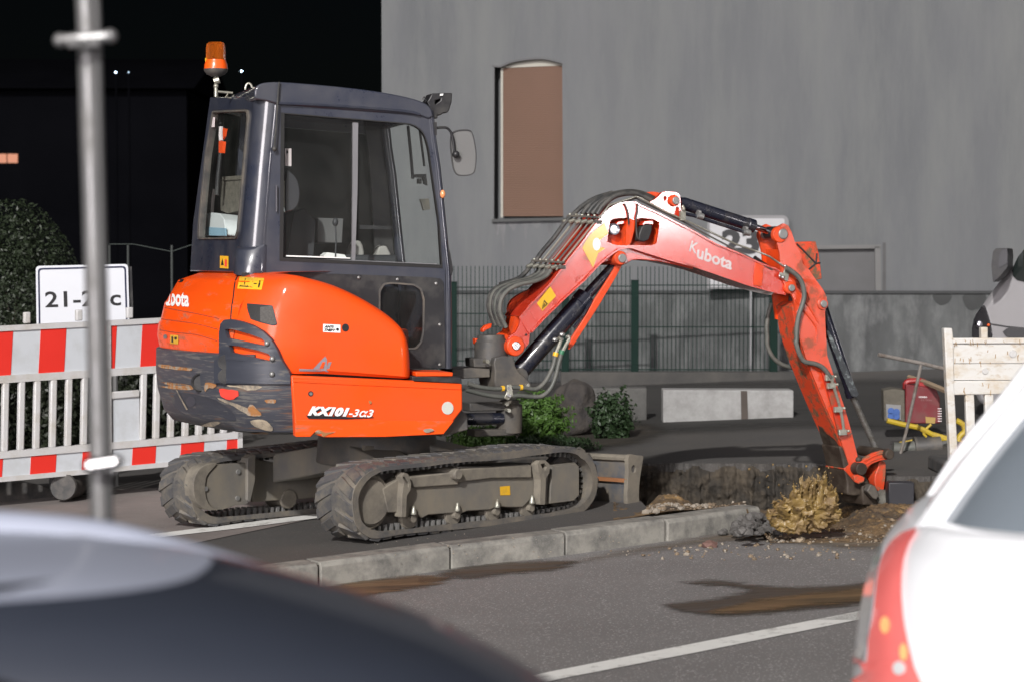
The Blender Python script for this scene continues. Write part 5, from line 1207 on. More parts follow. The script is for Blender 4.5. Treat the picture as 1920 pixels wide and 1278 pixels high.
def thick_patch(bv, outer, holes=(), t=.02, cuts=3, off=0.0):
    mb = patch(bv, outer, off, cuts, holes); bm = mb.bm
    bmesh.ops.remove_doubles(bm, verts=bm.verts, dist=1e-5); bmesh.ops.recalc_face_normals(bm, faces=bm.faces)
    r = bmesh.ops.extrude_face_region(bm, geom=list(bm.faces))
    vs = [e for e in r['geom'] if isinstance(e, bmesh.types.BMVert)]
    cc = centre
    for v in vs: v.co = v.co + (Vector((cc.x, cc.y, v.co.z)) - v.co).normalized() * t
    return mb
gd = thick_patch(fsh, g_out, [h1, h2], .022, 2)
gdo = obj('corner_guard', gd, M['guard'], EX, ang=35); gdt = bvh(gd)
for (x, y) in c4((612, 710), (612, 808)):
    r = MB(); q = on_surface(gdt, x, y, 0) or FC.px(x, y, VS); d = ray(x, y).normalized(); d.z = 0; d.normalize()
    r.lathe(q - d * .004, d, [(0, .042), (.002, .032), (-.001, .03), (.02, .02), (.02, 0)], 20); obj('recess_ring', r, M['black'], gdo)
for (x, y) in c4((905, 578), (942, 685), (940, 793)):
    r = MB(); q = on_surface(gdt, x, y, .002); 
    if q: r.ball(q, .016, (1, 1, 1), 2); obj('guard_bolt', r, M['bolt'], gdo)
# counterweight hole, dents and marks
def disc_on(bv, x, y, rx, ry, m, nm, par, off=.003): 
    return obj(nm, patch(bv, circ(x, y, rx, 18, ry), off, 1), m, par)
x, y = c4((435, 850))[0]; q = on_surface(cwt, x, y, 0); d = ray(x, y).normalized()
r = MB(); r.lathe(q - d * .004, d, [(0.004, .052), (-.004, .046), (0.0, .038), (.03, .034), (.03, .0)], 26); obj('lifting_socket', r, M['black'], cwo)
x, y = c4((370, 985))[0]; disc_on(cwt, x, y, 9, 10, M['guard'], 'shallow_dimple', cwo)
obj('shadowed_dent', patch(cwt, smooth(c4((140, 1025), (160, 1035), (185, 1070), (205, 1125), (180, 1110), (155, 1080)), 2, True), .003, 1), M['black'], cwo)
sw = smooth(c4((270, 925), (400, 935), (540, 975), (620, 1020), (670, 1070), (690, 1118), (640, 1115), (560, 1085), (450, 1075), (330, 1070), (240, 1000)), 3, True)
obj('scuffed_recess', patch(cwt, [(p.x, p.y) for p in sw], .002, 2), mat('smooth scuffed recess', (.04, .043, .055), .5, var=.15, dirt=(.11, .105, .1), damt=.3, dscale=3, stretch=(1, 1, 9), dsharp=.05), cwo)
def blotch(n, pts, m, par, bv, seed=0, off=.004, jit=1.6):
    rg = random.Random(seed); P = smooth(pts, 3, True)
    P = [(p.x + rg.uniform(-jit, jit), p.y + rg.uniform(-jit, jit) * .5) for p in P]
    return obj(n, patch(bv, P, off, 1), m, par)
M['rust'] = mat('rust and clay scrape', (.32, .14, .045), .75, var=.3, vscale=12, dirt=(.3, .25, .19), damt=.45, dscale=16, dsharp=.05)
M['clay'] = mat('pale clay scrape', (.36, .3, .22), .8, var=.3, vscale=12, dirt=(.12, .11, .1), damt=.4, dscale=18)
blotch('red_spray_mark', c4((575, 895), (640, 900), (700, 912), (705, 945), (650, 972), (600, 955), (575, 925)), M['red'], cwo, cwt, 1, .005)
blotch('rust_scrape', c4((48, 835), (200, 848), (370, 870), (370, 905), (250, 895), (130, 880), (60, 872)), M['rust'], cwo, cwt, 2, .004)
blotch('rust_scrape', c4((150, 722), (250, 735), (370, 752), (360, 768), (230, 758), (155, 742)), M['rust'], cwo, cwt, 3)
blotch('rust_scrape', c4((480, 855), (545, 860), (545, 888), (500, 890), (470, 915)), M['rust'], cwo, cwt, 4, .006)
blotch('rust_scrape', c4((620, 868), (850, 870), (840, 900), (770, 905), (690, 885)), M['clay'], cwo, cwt, 5)
blotch('rust_scrape', c4((560, 955), (700, 1000), (800, 1040), (850, 1070), (860, 1085), (780, 1080), (700, 1030), (600, 985)), M['clay'], cwo, cwt, 6, .005)
blotch('rust_scrape', c4((790, 1005), (840, 1035), (870, 1075), (800, 1085), (770, 1075)), M['rust'], cwo, cwt, 7, .007)
blotch('rust_scrape', c4((895, 970), (960, 972), (960, 995), (905, 992)), M['rust'], cwo, cwt, 8)
blotch('rust_scrape', c4((430, 1160), (520, 1125), (580, 1130), (520, 1175), (540, 1195), (450, 1188)), M['clay'], cwo, cwt, 9)
blotch('rust_scrape', c4((180, 1130), (330, 1150), (440, 1185), (700, 1205), (890, 1195), (890, 1218), (600, 1212), (300, 1180), (190, 1150)), M['rust'], cwo, cwt, 10, .005)
blotch('rust_scrape', c4((790, 1120), (880, 1110), (940, 1150), (930, 1190), (850, 1170)), M['clay'], cwo, cwt, 11, .006)
obj('scratch', patch(cwt, c4((268, 903), (278, 903), (354, 1040), (342, 1042)), .006, 1), M['clay'], cwo)
# seams, stickers and lettering
seam = [(x, y) for x, y in c4((703, 95), (680, 150), (668, 250), (655, 340), (650, 408))]
def line_on(bv, pts, w, m, nm, par, off=.002, sm=4):
    P = smooth(pts, sm); q = [on_surface(bv, p.x, p.y, off) for p in P]; q = [a for a in q if a]
    if len(q) < 2: return
    b = MB(); b.tube(q, w, 6); return obj(nm, b, m, par)
def both(x, y):
    return None
hood_side = MB(); hood_side.bm.from_mesh(hdo.data); 
allb = MB()
for o_ in (hdo, sco):
    tmp = bmesh.new(); tmp.from_mesh(o_.data); bmesh.ops.transform(tmp, matrix=wm(o_), verts=tmp.verts)
    me_ = bpy.data.meshes.new('t'); tmp.to_mesh(me_); allb.bm.from_mesh(me_); tmp.free(); bpy.data.meshes.remove(me_)
allt = bvh(allb)
line_on(allt, seam, .0045, M['ink'], 'hood_seam', hdo, .0)
for pts in (c4((160, 322), (300, 350), (420, 372), (570, 405)), c4((145, 405), (200, 412), (400, 440), (560, 480)), c4((133, 480), (250, 500), (400, 515), (555, 560))):
    line_on(hdt, pts, .0028, mat('crease', (.35, .05, .02), .7), 'panel_crease', hdo, .0)
obj('lettering', text_on(hdt, 'Kubota', [(299, 537), (356, 547), (355, 576), (299, 573)], .035, 0, .004), M['whitepaint'], hdo)
x, y = c4((293, 128))[0]; disc_on(hdt, x, y, 7, 6, M['ink'], 'lock_cap', hdo)
x, y = c4((190, 530))[0]; disc_on(hdt, x, y, 3.5, 4, M['bolt'], 'hood_screw', hdo)
obj('warning_sticker', patch(hdt, rnd(c4((225, 518), (282, 522), (282, 582), (225, 578)), .8, 2), .003, 1), M['yellow'], hdo)
obj('warning_print', patch(hdt, c4((236, 530), (248, 530), (248, 570), (236, 568)), .005, 0), M['ink'], hdo)
obj('warning_print', patch(hdt, c4((258, 532), (272, 533), (272, 548), (258, 548)), .005, 0), M['ink'], hdo)
def warn(bv, TL, TR, BR, BL, par, tri=True, nm='warning_sticker'):
    f = lambda s, t: tuple((Vector(TL) * (1 - s) + Vector(TR) * s) * (1 - t) + (Vector(BL) * (1 - s) + Vector(BR) * s) * t)
    o = obj(nm, patch(bv, rnd([f(0, 0), f(1, 0), f(1, 1), f(0, 1)], 1, 2), .003, 2), M['yellow'], par)
    tri_ = [f(.06, .82), f(.26, .12), f(.46, .82)]; tin = [f(.12, .74), f(.26, .27), f(.40, .74)]
    q = patch(bv, tri_, .005, 0, [tin]); obj('warning_print', q, M['ink'], par)
    q = patch(bv, [f(.25, .4), f(.29, .4), f(.28, .66), f(.26, .66)], .005, 0); obj('warning_print', q, M['ink'], par)
    q = patch(bv, [f(.62, .47), f(.76, .47), f(.76, .56), f(.62, .56)], .005, 0); obj('warning_print', q, M['ink'], par)
    q = patch(bv, circ(*f(.86, .3), 1.6, 8), .005, 0); obj('warning_print', q, M['ink'], par)
    q = patch(bv, [f(.83, .4), f(.90, .4), f(.89, .82), f(.84, .82)], .005, 0); obj('warning_print', q, M['ink'], par)
    return o
warn(allt, *c4((712, 112), (887, 122), (868, 203), (698, 195)), sco)
# side vent
obj('side_vent', patch(allt, rnd(c4((765, 298), (945, 312), (978, 445), (950, 455), (860, 432), (790, 408), (768, 340)), 2, 3), .003, 2), M['blackhole'], sco)
obj('vent_blank', patch(allt, rnd(c4((860, 325), (945, 312), (975, 440), (950, 450), (860, 425)), 2, 3), .006, 1), mat('grey mesh', (.08, .075, .07), .8, var=.5, vscale=90, bump=.003, bscale=160), sco)
obj('theft_sticker', patch(sct, rnd([(605.5, 607.5), (638, 609), (638, 624), (605.5, 622.5)], .6, 2), .003, 1), M['whitepaint'], sco)
obj('lettering', text_on(sct, 'ANTI-', [(608, 609.5), (627, 610.5), (626, 615.3), (607.5, 614.8)], .05, .3, .005), M['ink'], sco)
obj('lettering', text_on(sct, 'THEFT', [(608, 616), (629, 617), (628.5, 621.6), (607.5, 620.6)], .05, .3, .005), M['ink'], sco)
obj('lettering', patch(sct, circ(632.5, 617.5, 2.8, 10), .005, 0), M['ink'], sco)
disc_on(sct, 647.5, 614.3, 6.6, 7.5, M['ink'], 'key_lock', sco)
gm = mat('grey dragonfly mark', (.24, .2, .22), .5)
for pts in (c4((1148, 758), (1230, 770), (1330, 770), (1330, 776), (1230, 777), (1148, 768)),):
    pass
for pts in (cB((985, 632), (1062, 553), (1072, 570), (1072, 632)), cB((1080, 586), (1098, 584), (1078, 638), (1062, 636)), cB((918, 622), (1000, 624), (1050, 636), (918, 634))):
    obj('grey_emblem', patch(sct, pts, .003, 1), gm, sco)
hole = cB((1047, 585), (1062, 585), (1050, 620), (1030, 620)); obj('grey_emblem', patch(sct, hole, .005, 0), M['orange'], sco)
x, y = cB((982, 760))[0]; disc_on(skt, x, y, 5, 5, M['ink'], 'screw_recess', sko); disc_on(skt, x, y, 3.2, 3.2, M['bolt'], 'screw', sko, .006)
obj('reflector_dot', patch(skt, circ(838.5, 764, 11, 24, 12), .008, 1), mat('ivory reflector', (.5, .5, .45), .4), sko)
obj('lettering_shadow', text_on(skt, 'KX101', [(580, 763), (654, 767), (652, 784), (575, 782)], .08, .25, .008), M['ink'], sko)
obj('lettering', text_on(skt, 'KX101', [(580, 760), (655, 763.5), (653, 780), (576, 778)], .07, .25, .0105), M['whitepaint'], sko)
obj('lettering', text_on(skt, '-3α3', [(654, 765.5), (700, 767), (699, 781.5), (653, 780)], .02, .3, .0105), M['whitepaint'], sko)
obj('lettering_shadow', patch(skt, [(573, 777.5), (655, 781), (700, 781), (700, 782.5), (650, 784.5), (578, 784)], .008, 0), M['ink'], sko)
blotch('paint_chip', cB((1300, 800), (1312, 798), (1318, 812), (1306, 816)), M['rust'], sko, skt, 5, .0105, .3)
blotch('paint_chip', cB((1600, 960), (1640, 950), (1660, 962), (1620, 975)), M['clay'], sko, skt, 6, .0175, .6)
blotch('paint_chip', cB((1005, 970), (1030, 958), (1060, 975), (1120, 968), (1080, 985), (1040, 1000), (1010, 990)), M['rust'], sko, skt, 3, .0105, .8)

# ---------------------------------------------------------------- cab
PC = FC.plane(VC); VF = .70
cab = MB()
win = rnd(cA((519, 420), (1185, 476), (1265, 520), (1298, 640), (1345, 1000), (1360, 1230), (512, 1192)), 3, 4)
win = cA((519, 420)) + smooth(cA((1150, 473), (1200, 480), (1245, 505), (1272, 545), (1290, 610)), 2) + cA((1345, 1000), (1360, 1230), (512, 1192))
win = [tuple(p) for p in win]
lw = rnd(cB((1360, 190), (1385, 150), (1430, 145), (1560, 155), (1598, 180), (1615, 240), (1612, 420), (1600, 480), (1570, 515), (1450, 520), (1375, 490), (1358, 430)), 4, 3)
side_out = cA((498, 345), (1296, 395), (1312, 440), (1325, 560), (1345, 700), (1365, 900), (1385, 1100), (1398, 1240)) + cB((1757, 350), (1757, 622), (1500, 622), (1000, 560), (600, 400)) + cA((428, 1250))
cab.slab(PC, side_out, [win, lw], c0=0, c1=.05)
cabo = obj('cab', cab, M['cabpaint'], EX, bev=.004); cabt = bvh(cab)
# black lower door panel, slightly proud
lp = MB(); lp.slab(PC, cB((600, 92), (900, 92), (1290, 105), (1640, 118), (1700, 125), (1718, 145), (1725, 400), (1728, 618), (1500, 618), (1000, 560), (640, 300)), [lw], c0=-.008, c1=0.0); lpo = obj('lower_door_panel', lp, M['black'], cabo, bev=.002)
for (x, y) in cB((1249, 120), (1463, 130), (1677, 153), (1697, 380), (1697, 600)):
    r = MB(); r.ball(PC.hit(x, y, -.01), .011, (1, 1, 1), 1); obj('panel_bolt', r, M['bolt'], cabo)
tr = MB(); tr.slab(PC, lw, [[( (x - 775) * .93 + 775 if 0 else x + (754 - x) * .07, y + (595 - y) * .05) for x, y in lw]], c0=-.014, c1=.004); obj('window_seal', tr, M['darkmetal'], cabo)
gp_ = MB(); gp_.slab(PC, lw, c0=.02, c1=.026); obj('lower_window', gp_, M['glass'], cabo)
# window seal, panes and sliding divider
def inset(poly, f): 
    cx = sum(p[0] for p in poly) / len(poly); cy = sum(p[1] for p in poly) / len(poly)
    w_ = max(p[0] for p in poly) - min(p[0] for p in poly); h_ = max(p[1] for p in poly) - min(p[1] for p in poly)
    return [(cx + (x - cx) * (1 - 2 * f / w_), cy + (y - cy) * (1 - 2 * f / h_)) for x, y in poly]
cenA = [(p[0], p[1]) for p in win]
ws = MB(); ws.slab(PC, win, [inset(win, 4.5)], c0=-.004, c1=.03); obj('window_seal', ws, M['rubber'], cabo)
pn = MB(); pn.slab(PC, inset(win, 1), c0=.030, c1=.036); obj('side_window', pn, M['glass'], cabo)
al = mat('grey aluminium channel', (.2, .2, .21), .45, metal=.3, var=.1)
dv = MB(); dv.slab(PC, cA((893, 472), (921, 474), (918, 800), (905, 1212), (888, 1210), (892, 800)), c0=.008, c1=.028); obj('sliding_divider', dv, al, cabo)
dv = MB(); dv.slab(PC, cA((522, 1180), (888, 1188), (1330, 1207), (1330, 1217), (888, 1198), (522, 1190)), c0=.004, c1=.028); obj('window_track', dv, al, cabo)
dv = MB(); dv.slab(PC, cA((548, 1163), (740, 1170), (880, 1176), (880, 1181), (548, 1170)), c0=.01, c1=.028); obj('window_track', dv, M['whitepaint'], cabo)
# rear face plane
def on_v(pts, v): return [FC.px(x, y, v) for x, y in pts]
near_l = cA((370, 345), (366, 400), (300, 1110), (289, 1245)); far_l = cA((147, 345), (120, 560), (60, 1000), (45, 1245))
A0 = FC.px(*cA((289, 1245))[0], VC + .13); A1 = FC.px(*cA((370, 345))[0], VC + .13); B0 = FC.px(*cA((45, 1245))[0], VF)
ex = (A0 - B0).normalized(); n_ = (A1 - A0).cross(ex).normalized(); ey = ex.cross(n_) if ex.cross(n_).z > 0 else n_.cross(ex)
PR = Pl(A0, ex, ey, n_ if n_.dot(FC.u) > 0 else -n_); PR.n = (n_ if n_.dot(FC.u) > 0 else -n_)
rear_out = cA((372, 340), (150, 340), (120, 560), (90, 780), (60, 1000), (45, 1245), (289, 1250))
rwin = rnd(cA((158, 412), (343, 405), (348, 440), (292, 1040), (280, 1078), (82, 1080), (85, 1000), (120, 640)), 3, 4)
rp = MB(); rp.slab(PR, rear_out, [rwin], c0=0, c1=.04); rpo = obj('rear_panel', rp, M['cabpaint'], cabo, bev=.004); rpt = bvh(rp)
rs_ = MB(); rs_.slab(PR, rwin, [inset(rwin, 3.2)], c0=-.01, c1=.03); obj('rear_window_seal', rs_, M['darkmetal'], cabo, bev=.002)
rg_ = MB(); rg_.slab(PR, inset(rwin, 1), c0=.012, c1=.018); obj('rear_window', rg_, M['glass'], cabo)
warnq = cA((204, 1166), (248, 1168), (248, 1233), (203, 1230))
obj('warning_sticker', patch(rpt, warnq, .003, 0), M['yellow'], cabo)
obj('warning_print', patch(rpt, cA((210, 1215), (217, 1180), (224, 1215)), .005, 0), M['ink'], cabo)
obj('warning_print', patch(rpt, cA((230, 1185), (240, 1185), (240, 1222), (230, 1222)), .005, 0), M['red'], cabo)
# rounded rear corner pillar
sidep = cA((499, 345), (493, 400), (463, 700), (448, 900), (434, 1110), (429, 1248)); rearp = cA((370, 345), (366, 400), (338, 700), (320, 900), (300, 1110), (289, 1248))
pi_ = MB(); prow = []
for s_, r_ in zip(sidep, rearp):
    a = FC.px(*s_, VC); b = PR.hit(*r_)
    ctrl = a + (b - a).dot(FC.u) * FC.u - FC.u * .0; ctrl = FC.pt((b - FC.o).dot(FC.u) + .0, VC, (a.z + b.z) / 2)
    prow.append([a * (1 - t) ** 2 + ctrl * 2 * t * (1 - t) + b * t * t for t in [i / 10 for i in range(11)]])
rowsb = [[q + (FC.u * .04 + FC.v * .03) for q in r] for r in prow]
pi_.skin([r + rb[::-1] for r, rb in zip(prow, rowsb)], True)
pio = obj('corner_pillar', pi_, M['cabpaint'], cabo, ang=50)
# bulge at the foot of the pillar
ft = MB(); prow2 = []
for i, (s_, r_) in enumerate(zip(cA((434, 1108), (432, 1125), (428, 1252)), cA((294, 1112), (286, 1130), (276, 1255)))):
    a = FC.px(*s_, VC - .012); b = FC.px(*r_, VC + .12); k = .0 if i == 0 else .016
    ctrl = FC.pt((b - FC.o).dot(FC.u) - k, VC - k, a.z)
    prow2.append([a * (1 - t) ** 2 + ctrl * 2 * t * (1 - t) + b * t * t - (FC.u + FC.v) * (k * .3) for t in [j / 10 for j in range(11)]])
ft.skin([r + [q + (FC.u * .04 + FC.v * .03) for q in r][::-1] for r in prow2], True); obj('pillar_foot', ft, M['cabpaint'], cabo, ang=50)
# far side of the cab: same outline, door glass
PFv = FC.plane(VF)
ab_out = [PC.ab(x, y) for x, y in side_out]; ab_win = [PC.ab(x, y) for x, y in win]
fsd = MB(); fsd.slab(PFv, ab_out, [ab_win], c0=0, c1=.045, px=False); obj('far_door', fsd, M['cabpaint'], cabo)
fg = MB(); fg.slab(PFv, ab_win, c0=.02, c1=.025, px=False); obj('far_window', fg, M['glass'], cabo)
fp = MB(); fp.slab(FC.plane(VF - .02), cA((950, 470), (1045, 470), (1062, 530), (1085, 640), (1078, 800), (1095, 1000), (1112, 1200), (1010, 1200), (1000, 1000), (985, 760), (970, 600)), c0=0, c1=.015); obj('door_pillar', fp, M['black'], cabo, bev=.003)
# roof
rf = MB()
rout = smooth(cA((385, 350), (380, 318), (392, 285), (430, 266), (520, 262), (700, 275), (900, 295), (1050, 316), (1180, 342), (1262, 368), (1300, 398), (1314, 440)), 3)
rout = [tuple(p) for p in rout] + cA((1290, 455), (1240, 436), (1150, 428), (800, 402), (505, 378), (450, 362))
rf.slab(PC, rout, c0=-.012, c1=VF - VC + .05)
rfo = obj('roof', rf, M['cabpaint'], cabo, bev=.035, ang=60); rft = bvh(rf)
gt = MB(); q = [PC.hit(x, y, -.02) for x, y in cA((505, 372), (800, 385), (1150, 412), (1240, 430))]; gt.tube(q, .008, 6, 3); obj('rain_gutter', gt, M['cabpaint'], rfo)
# front: posts, glass
fr = [FC.px(x, y, VC) for x, y in cA((1305, 410), (1320, 560), (1342, 700), (1362, 900), (1382, 1100), (1398, 1240))] + [FC.px(x, y, VC) for x, y in cB((1756, 350), (1756, 622))]
fpst = MB(); fpst.tube([p + FC.v * .025 - FC.u * .012 for p in fr], .028, 12); obj('front_post', fpst, M['cabpaint'], cabo)
fpst = MB(); dv_ = FC.v * (VF - VC - .03); fpst.tube([p + dv_ - FC.u * .012 for p in fr], .028, 12); obj('front_post', fpst, M['cabpaint'], cabo)
fgl = MB()
for a, b in zip(fr, fr[1:]):
    fgl.face([a + FC.v * .04 - FC.u * .004, b + FC.v * .04 - FC.u * .004, b + dv_ - FC.u * .004, a + dv_ - FC.u * .004])
obj('windscreen', fgl, M['glass'], cabo)
ff = MB(); 
for a, b in zip(fr[-3:], fr[-2:]): ff.box(a - Z * 0 - FC.u * .03, FC.v * (VF - VC), FC.u * .02, b - a)
obj('front_lower_panel', ff, M['cabpaint'], cabo)
bl_ = MB(); bl_.slab(FC.plane(VC - .01), cA((1384, 1090), (1400, 1150), (1416, 1240), (1408, 1268), (1400, 1262)), c0=0, c1=.03); obj('door_stop', bl_, M['black'], cabo)
q = FC.px(*cA((1361, 845))[0], VC - .01); r = MB(); r.ball(q, .016, (1, 1, 1.6), 2); obj('marker_lamp', r, mat('amber marker', (.8, .3, .12), .2, coat=1), cabo)
# thin rod at the side of the roof
rd = MB(); q = [PC.hit(x, y, -.03) for x, y in cA((510, 262), (502, 350), (497, 450), (485, 605))]; rd.tube(q, .0055, 8, 3); rd.ball(PC.hit(*cA((485, 610))[0], -.03), .014); obj('drain_hose', rd, M['rubberhose'], cabo)
rd = MB(); q = [PC.hit(x, y, -.02) for x, y in cA((495, 800), (494, 935))]; rd.tube(q, .006, 8); obj('door_handle', rd, M['chrome'], cabo)
# beacon
bx, by = 404.5, 175; vb = .55
b0 = FC.px(405, 178, vb)
def H(py): return FC.px(405, py, vb).z
def Rr(px_): return px_ / FPX * (b0 - CAM).dot(FW)
bs = MB(); bs.cyl(Vector((b0.x, b0.y, H(182))), Vector((b0.x, b0.y, H(144))), Rr(4), Rr(3), 12); bs.cyl(b0 + Z * (H(172) - b0.z) - FC.u * 0, b0 + Z * (H(174) - b0.z) + FC.u * .1, Rr(2.4), seg=10)
bs.cyl(Vector((b0.x - .01, b0.y, H(153))), Vector((b0.x + .02, b0.y, H(150))), Rr(7), seg=10); bs.ball(Vector((b0.x, b0.y, H(162))), Rr(5))
bso = obj('beacon_bracket', bs, M['pipe'], cabo)
bb = MB(); bb.lathe(Vector((b0.x, b0.y, H(144))), Z, [(0, Rr(8)), (H(140) - H(144), Rr(17)), (H(134) - H(144), Rr(22)), (H(130) - H(144), Rr(22.5)), (H(130) - H(144), 0)], 28); obj('beacon_base', bb, M['darkmetal'], cabo)
bb = MB(); bb.lathe(Vector((b0.x, b0.y, H(130))), Z, [(0, Rr(22)), (H(122) - H(130), Rr(21.5)), (H(117) - H(130), Rr(19.5)), (H(113) - H(130), Rr(18.5)), (H(113) - H(130), 0)], 28); obj('beacon_collar', bb, M['beaconcol'], cabo)
bm_ = bpy.data.materials.new('amber lens'); bm_.use_nodes = True; pp = bm_.node_tree.nodes['Principled BSDF']; pp.inputs['Base Color'].default_value = (1.0, .22, .02, 1); pp.inputs['Transmission Weight'].default_value = .45; pp.inputs['Roughness'].default_value = .06; pp.inputs['IOR'].default_value = 1.45
wv = bm_.node_tree.nodes.new('ShaderNodeTexWave'); wv.inputs['Scale'].default_value = 40; wv.bands_direction = 'X'; bu = bm_.node_tree.nodes.new('ShaderNodeBump'); bu.inputs['Distance'].default_value = .003; bm_.node_tree.links.new(wv.outputs['Fac'], bu.inputs['Height']); bm_.node_tree.links.new(bu.outputs[0], pp.inputs['Normal'])
ll = MB(); z0 = H(113); ll.lathe(Vector((b0.x, b0.y, z0)), Z, [(0, 0), (0, Rr(18.5)), (H(90) - z0, Rr(18)), (H(83) - z0, Rr(17)), (H(80) - z0, Rr(14)), (H(80) - z0, 0)], 28); obj('beacon_lens', ll, bm_, cabo)
ll = MB(); ll.cyl(Vector((b0.x, b0.y, z0 + .005)), Vector((b0.x, b0.y, H(88))), Rr(8), Rr(11), 14); obj('beacon_reflector', ll, M['chrome'], cabo)
ll = MB(); ll.box(Vector((b0.x - Rr(19), b0.y - Rr(6), H(117))), Vector((Rr(7), -Rr(4), 0)), (0, .004, 0), Z * (H(110) - H(117))); obj('beacon_tag', ll, M['yellow'], cabo)
# small hook and fittings on the rear roof edge
hk = MB(); q0 = FC.px(*c7((680, 690))[0], VC + .25)
hk.tube([q0 + FC.v * 0 + Vector((math.cos(a) * .02, 0, math.sin(a) * .035)) for a in [i * math.pi / 7 - .4 for i in range(9)]], .006, 6); hk.box(q0 + Vector((-.012, -.01, -.11)), (.024, 0, 0), (0, .01, 0), (0, 0, .05)); obj('roof_hook', hk, M['pipe'], cabo)
hk = MB(); q = [FC.px(x, y, VC + .5) for x, y in c7((400, 790), (430, 740), (425, 790), (470, 795))]; hk.tube(q, .004, 6); obj('beacon_cable', hk, M['pipe'], cabo)
# work light and mirror at the front
wl = MB(); wl.slab(FC.plane(VC + .12), c6((130, 205), (160, 160), (190, 100), (350, 93), (438, 95), (430, 200), (400, 300), (380, 332), (330, 335), (300, 360), (260, 362), (262, 400), (215, 400), (200, 340)), [c6((230, 185), (300, 160), (290, 190), (232, 235))], c0=0, c1=.12); wlo = obj('work_light', wl, M['black'], cabo, bev=.006)
tg = MB(); tg.slab(FC.plane(VC + .11), c6((290, 105), (330, 103), (322, 128), (288, 128)), c0=-.002, c1=.005); obj('label_plate', tg, M['whitepaint'], wlo)
lp_ = MB(); q = [FC.px(x, y, VC + .1) for x, y in c6((80, 175), (85, 150), (105, 148), (122, 195))]; lp_.tube(q, .004, 6, 3); obj('lamp_wire', lp_, M['black'], wlo)
ma = MB(); q = [FC.px(x, y, VC + .02) for x, y in c6((225, 517), (300, 508), (370, 515), (420, 570), (445, 680), (455, 800))]; ma.tube(q, .0075, 8, 4); mao = obj('mirror_arm', ma, M['black'], cabo)
mt = MB(); q = FC.px(*c6((478, 830))[0], VC + .01); mt.ball(q, .022); mt.box(FC.px(*c6((190, 600))[0], VC + .0), FC.u * .03, FC.v * .03, Z * .075); obj('mirror_clamp', mt, M['black'], mao)
mo = smooth(c6((420, 580), (470, 545), (550, 530), (640, 535), (680, 575), (710, 690), (728, 830), (722, 960), (700, 1050), (640, 1082), (540, 1088), (480, 1065), (440, 980), (415, 800), (408, 680)), 3, True); mo = [tuple(p) for p in mo]
PM = Pl(FC.px(870, 285, VC + .03), Vector((math.cos(R(5)), math.sin(R(5)), 0)), Z)
mi = MB(); mi.slab(PM, mo, [inset(mo, 2.0)], c0=-.004, c1=.022); mio = obj('mirror', mi, M['black'], cabo, bev=.002)
mi = MB(); mi.slab(PM, inset(mo, 1), c0=.004, c1=.012); obj('mirror_shell', mi, mat('pale grey mirror back', (.125, .125, .122), .4, var=.05), mio)
# interior: seat, back rest, levers, canister, extinguisher-like handle, stickers
st = MB(); st.fbox(FC, U_at(.1, 600), U_at(.1, 735), -.05, .42, W_at(600, 500, .1), W_at(600, 478, .1)); obj('seat', st, M['seat'], cabo, bev=.02)
st = MB(); P1 = FC.plane(.0); st.slab(P1, rnd(cA((550, 1165), (585, 940), (640, 920), (700, 985), (690, 1165)), 2), c0=0, c1=.4); obj('seat_back', st, M['seat'], cabo, bev=.02)
st = MB(); st.slab(FC.plane(.1), rnd(cA((708, 968), (845, 972), (838, 1100), (708, 1098)), 2), c0=0, c1=.12); obj('control_console', st, mat('console plastic', (.1, .1, .1), .6, var=.2), cabo, bev=.006)
st = MB(); st.slab(FC.plane(-.1), rnd(cA((740, 1165), (760, 1148), (850, 1160), (862, 1178), (745, 1172)), 1), c0=0, c1=.1); obj('papers', st, M['whitepaint'], cabo)
st = MB(); P_ = FC.plane(-.1); st.tube([P_.hit(x, y) for x, y in cA((802, 1178), (806, 1090), (802, 1000))], .005, 6); st.ball(P_.hit(*cA((802, 990))[0]), .018, (1, 1, 1.4)); obj('control_lever', st, M['seat'], cabo)
st = MB(); P_ = FC.plane(.3); st.slab(P_, rnd(cA((610, 955), (635, 950), (645, 985), (622, 1000)), 1), c0=0, c1=.04); obj('orange_tag', st, M['orange'], cabo)
st = MB(); st.slab(FC.plane(VC + .06), smooth(cA((545, 730), (575, 735), (605, 770), (618, 830), (612, 890), (590, 925), (560, 935), (540, 925)), 3, True), c0=0, c1=.05); obj('pillar_cover', st, mat('smoked cover', (.04, .04, .045), .15, coat=1), cabo, bev=.01)
st = MB(); P_ = FC.plane(VC + .055); st.slab(P_, cA((540, 608), (573, 608), (573, 700), (540, 698)), c0=0, c1=.003); obj('sticker', st, M['greyletter'], cabo)
st = MB(); st.slab(P_, cA((548, 618), (557, 618), (557, 634), (548, 634)), c0=-.002, c1=.0); obj('sticker_print', st, M['ink'], cabo)
st = MB(); P_ = FC.plane(VC + .5); st.tube([P_.hit(x, y) for x, y in cA((1180, 490), (1195, 640), (1205, 765))], .009, 8); st.tube([P_.hit(x, y) for x, y in cA((1240, 500), (1255, 620), (1265, 700))], .007, 8); st.box(P_.hit(*cA((1235, 790))[0]), FC.u * .02, FC.v * .04, Z * .03); obj('window_lift_rail', st, M['black'], cabo)
st = MB(); st.slab(P_, rnd(cA((1245, 870), (1290, 868), (1295, 925), (1262, 930)), 1), c0=0, c1=.03); obj('latch', st, M['darkmetal'], cabo)
st = MB(); st.slab(P_, cA((1215, 742), (1275, 740), (1282, 800), (1265, 790), (1258, 760), (1216, 758)), c0=0, c1=.03); obj('latch', st, M['black'], cabo)
st = MB(); st.slab(FC.plane(.3), smooth(cA((930, 1005), (1100, 1012), (1100, 1028), (930, 1026)), 1, True), c0=0, c1=.03); obj('arm_rest', st, M['black'], cabo)
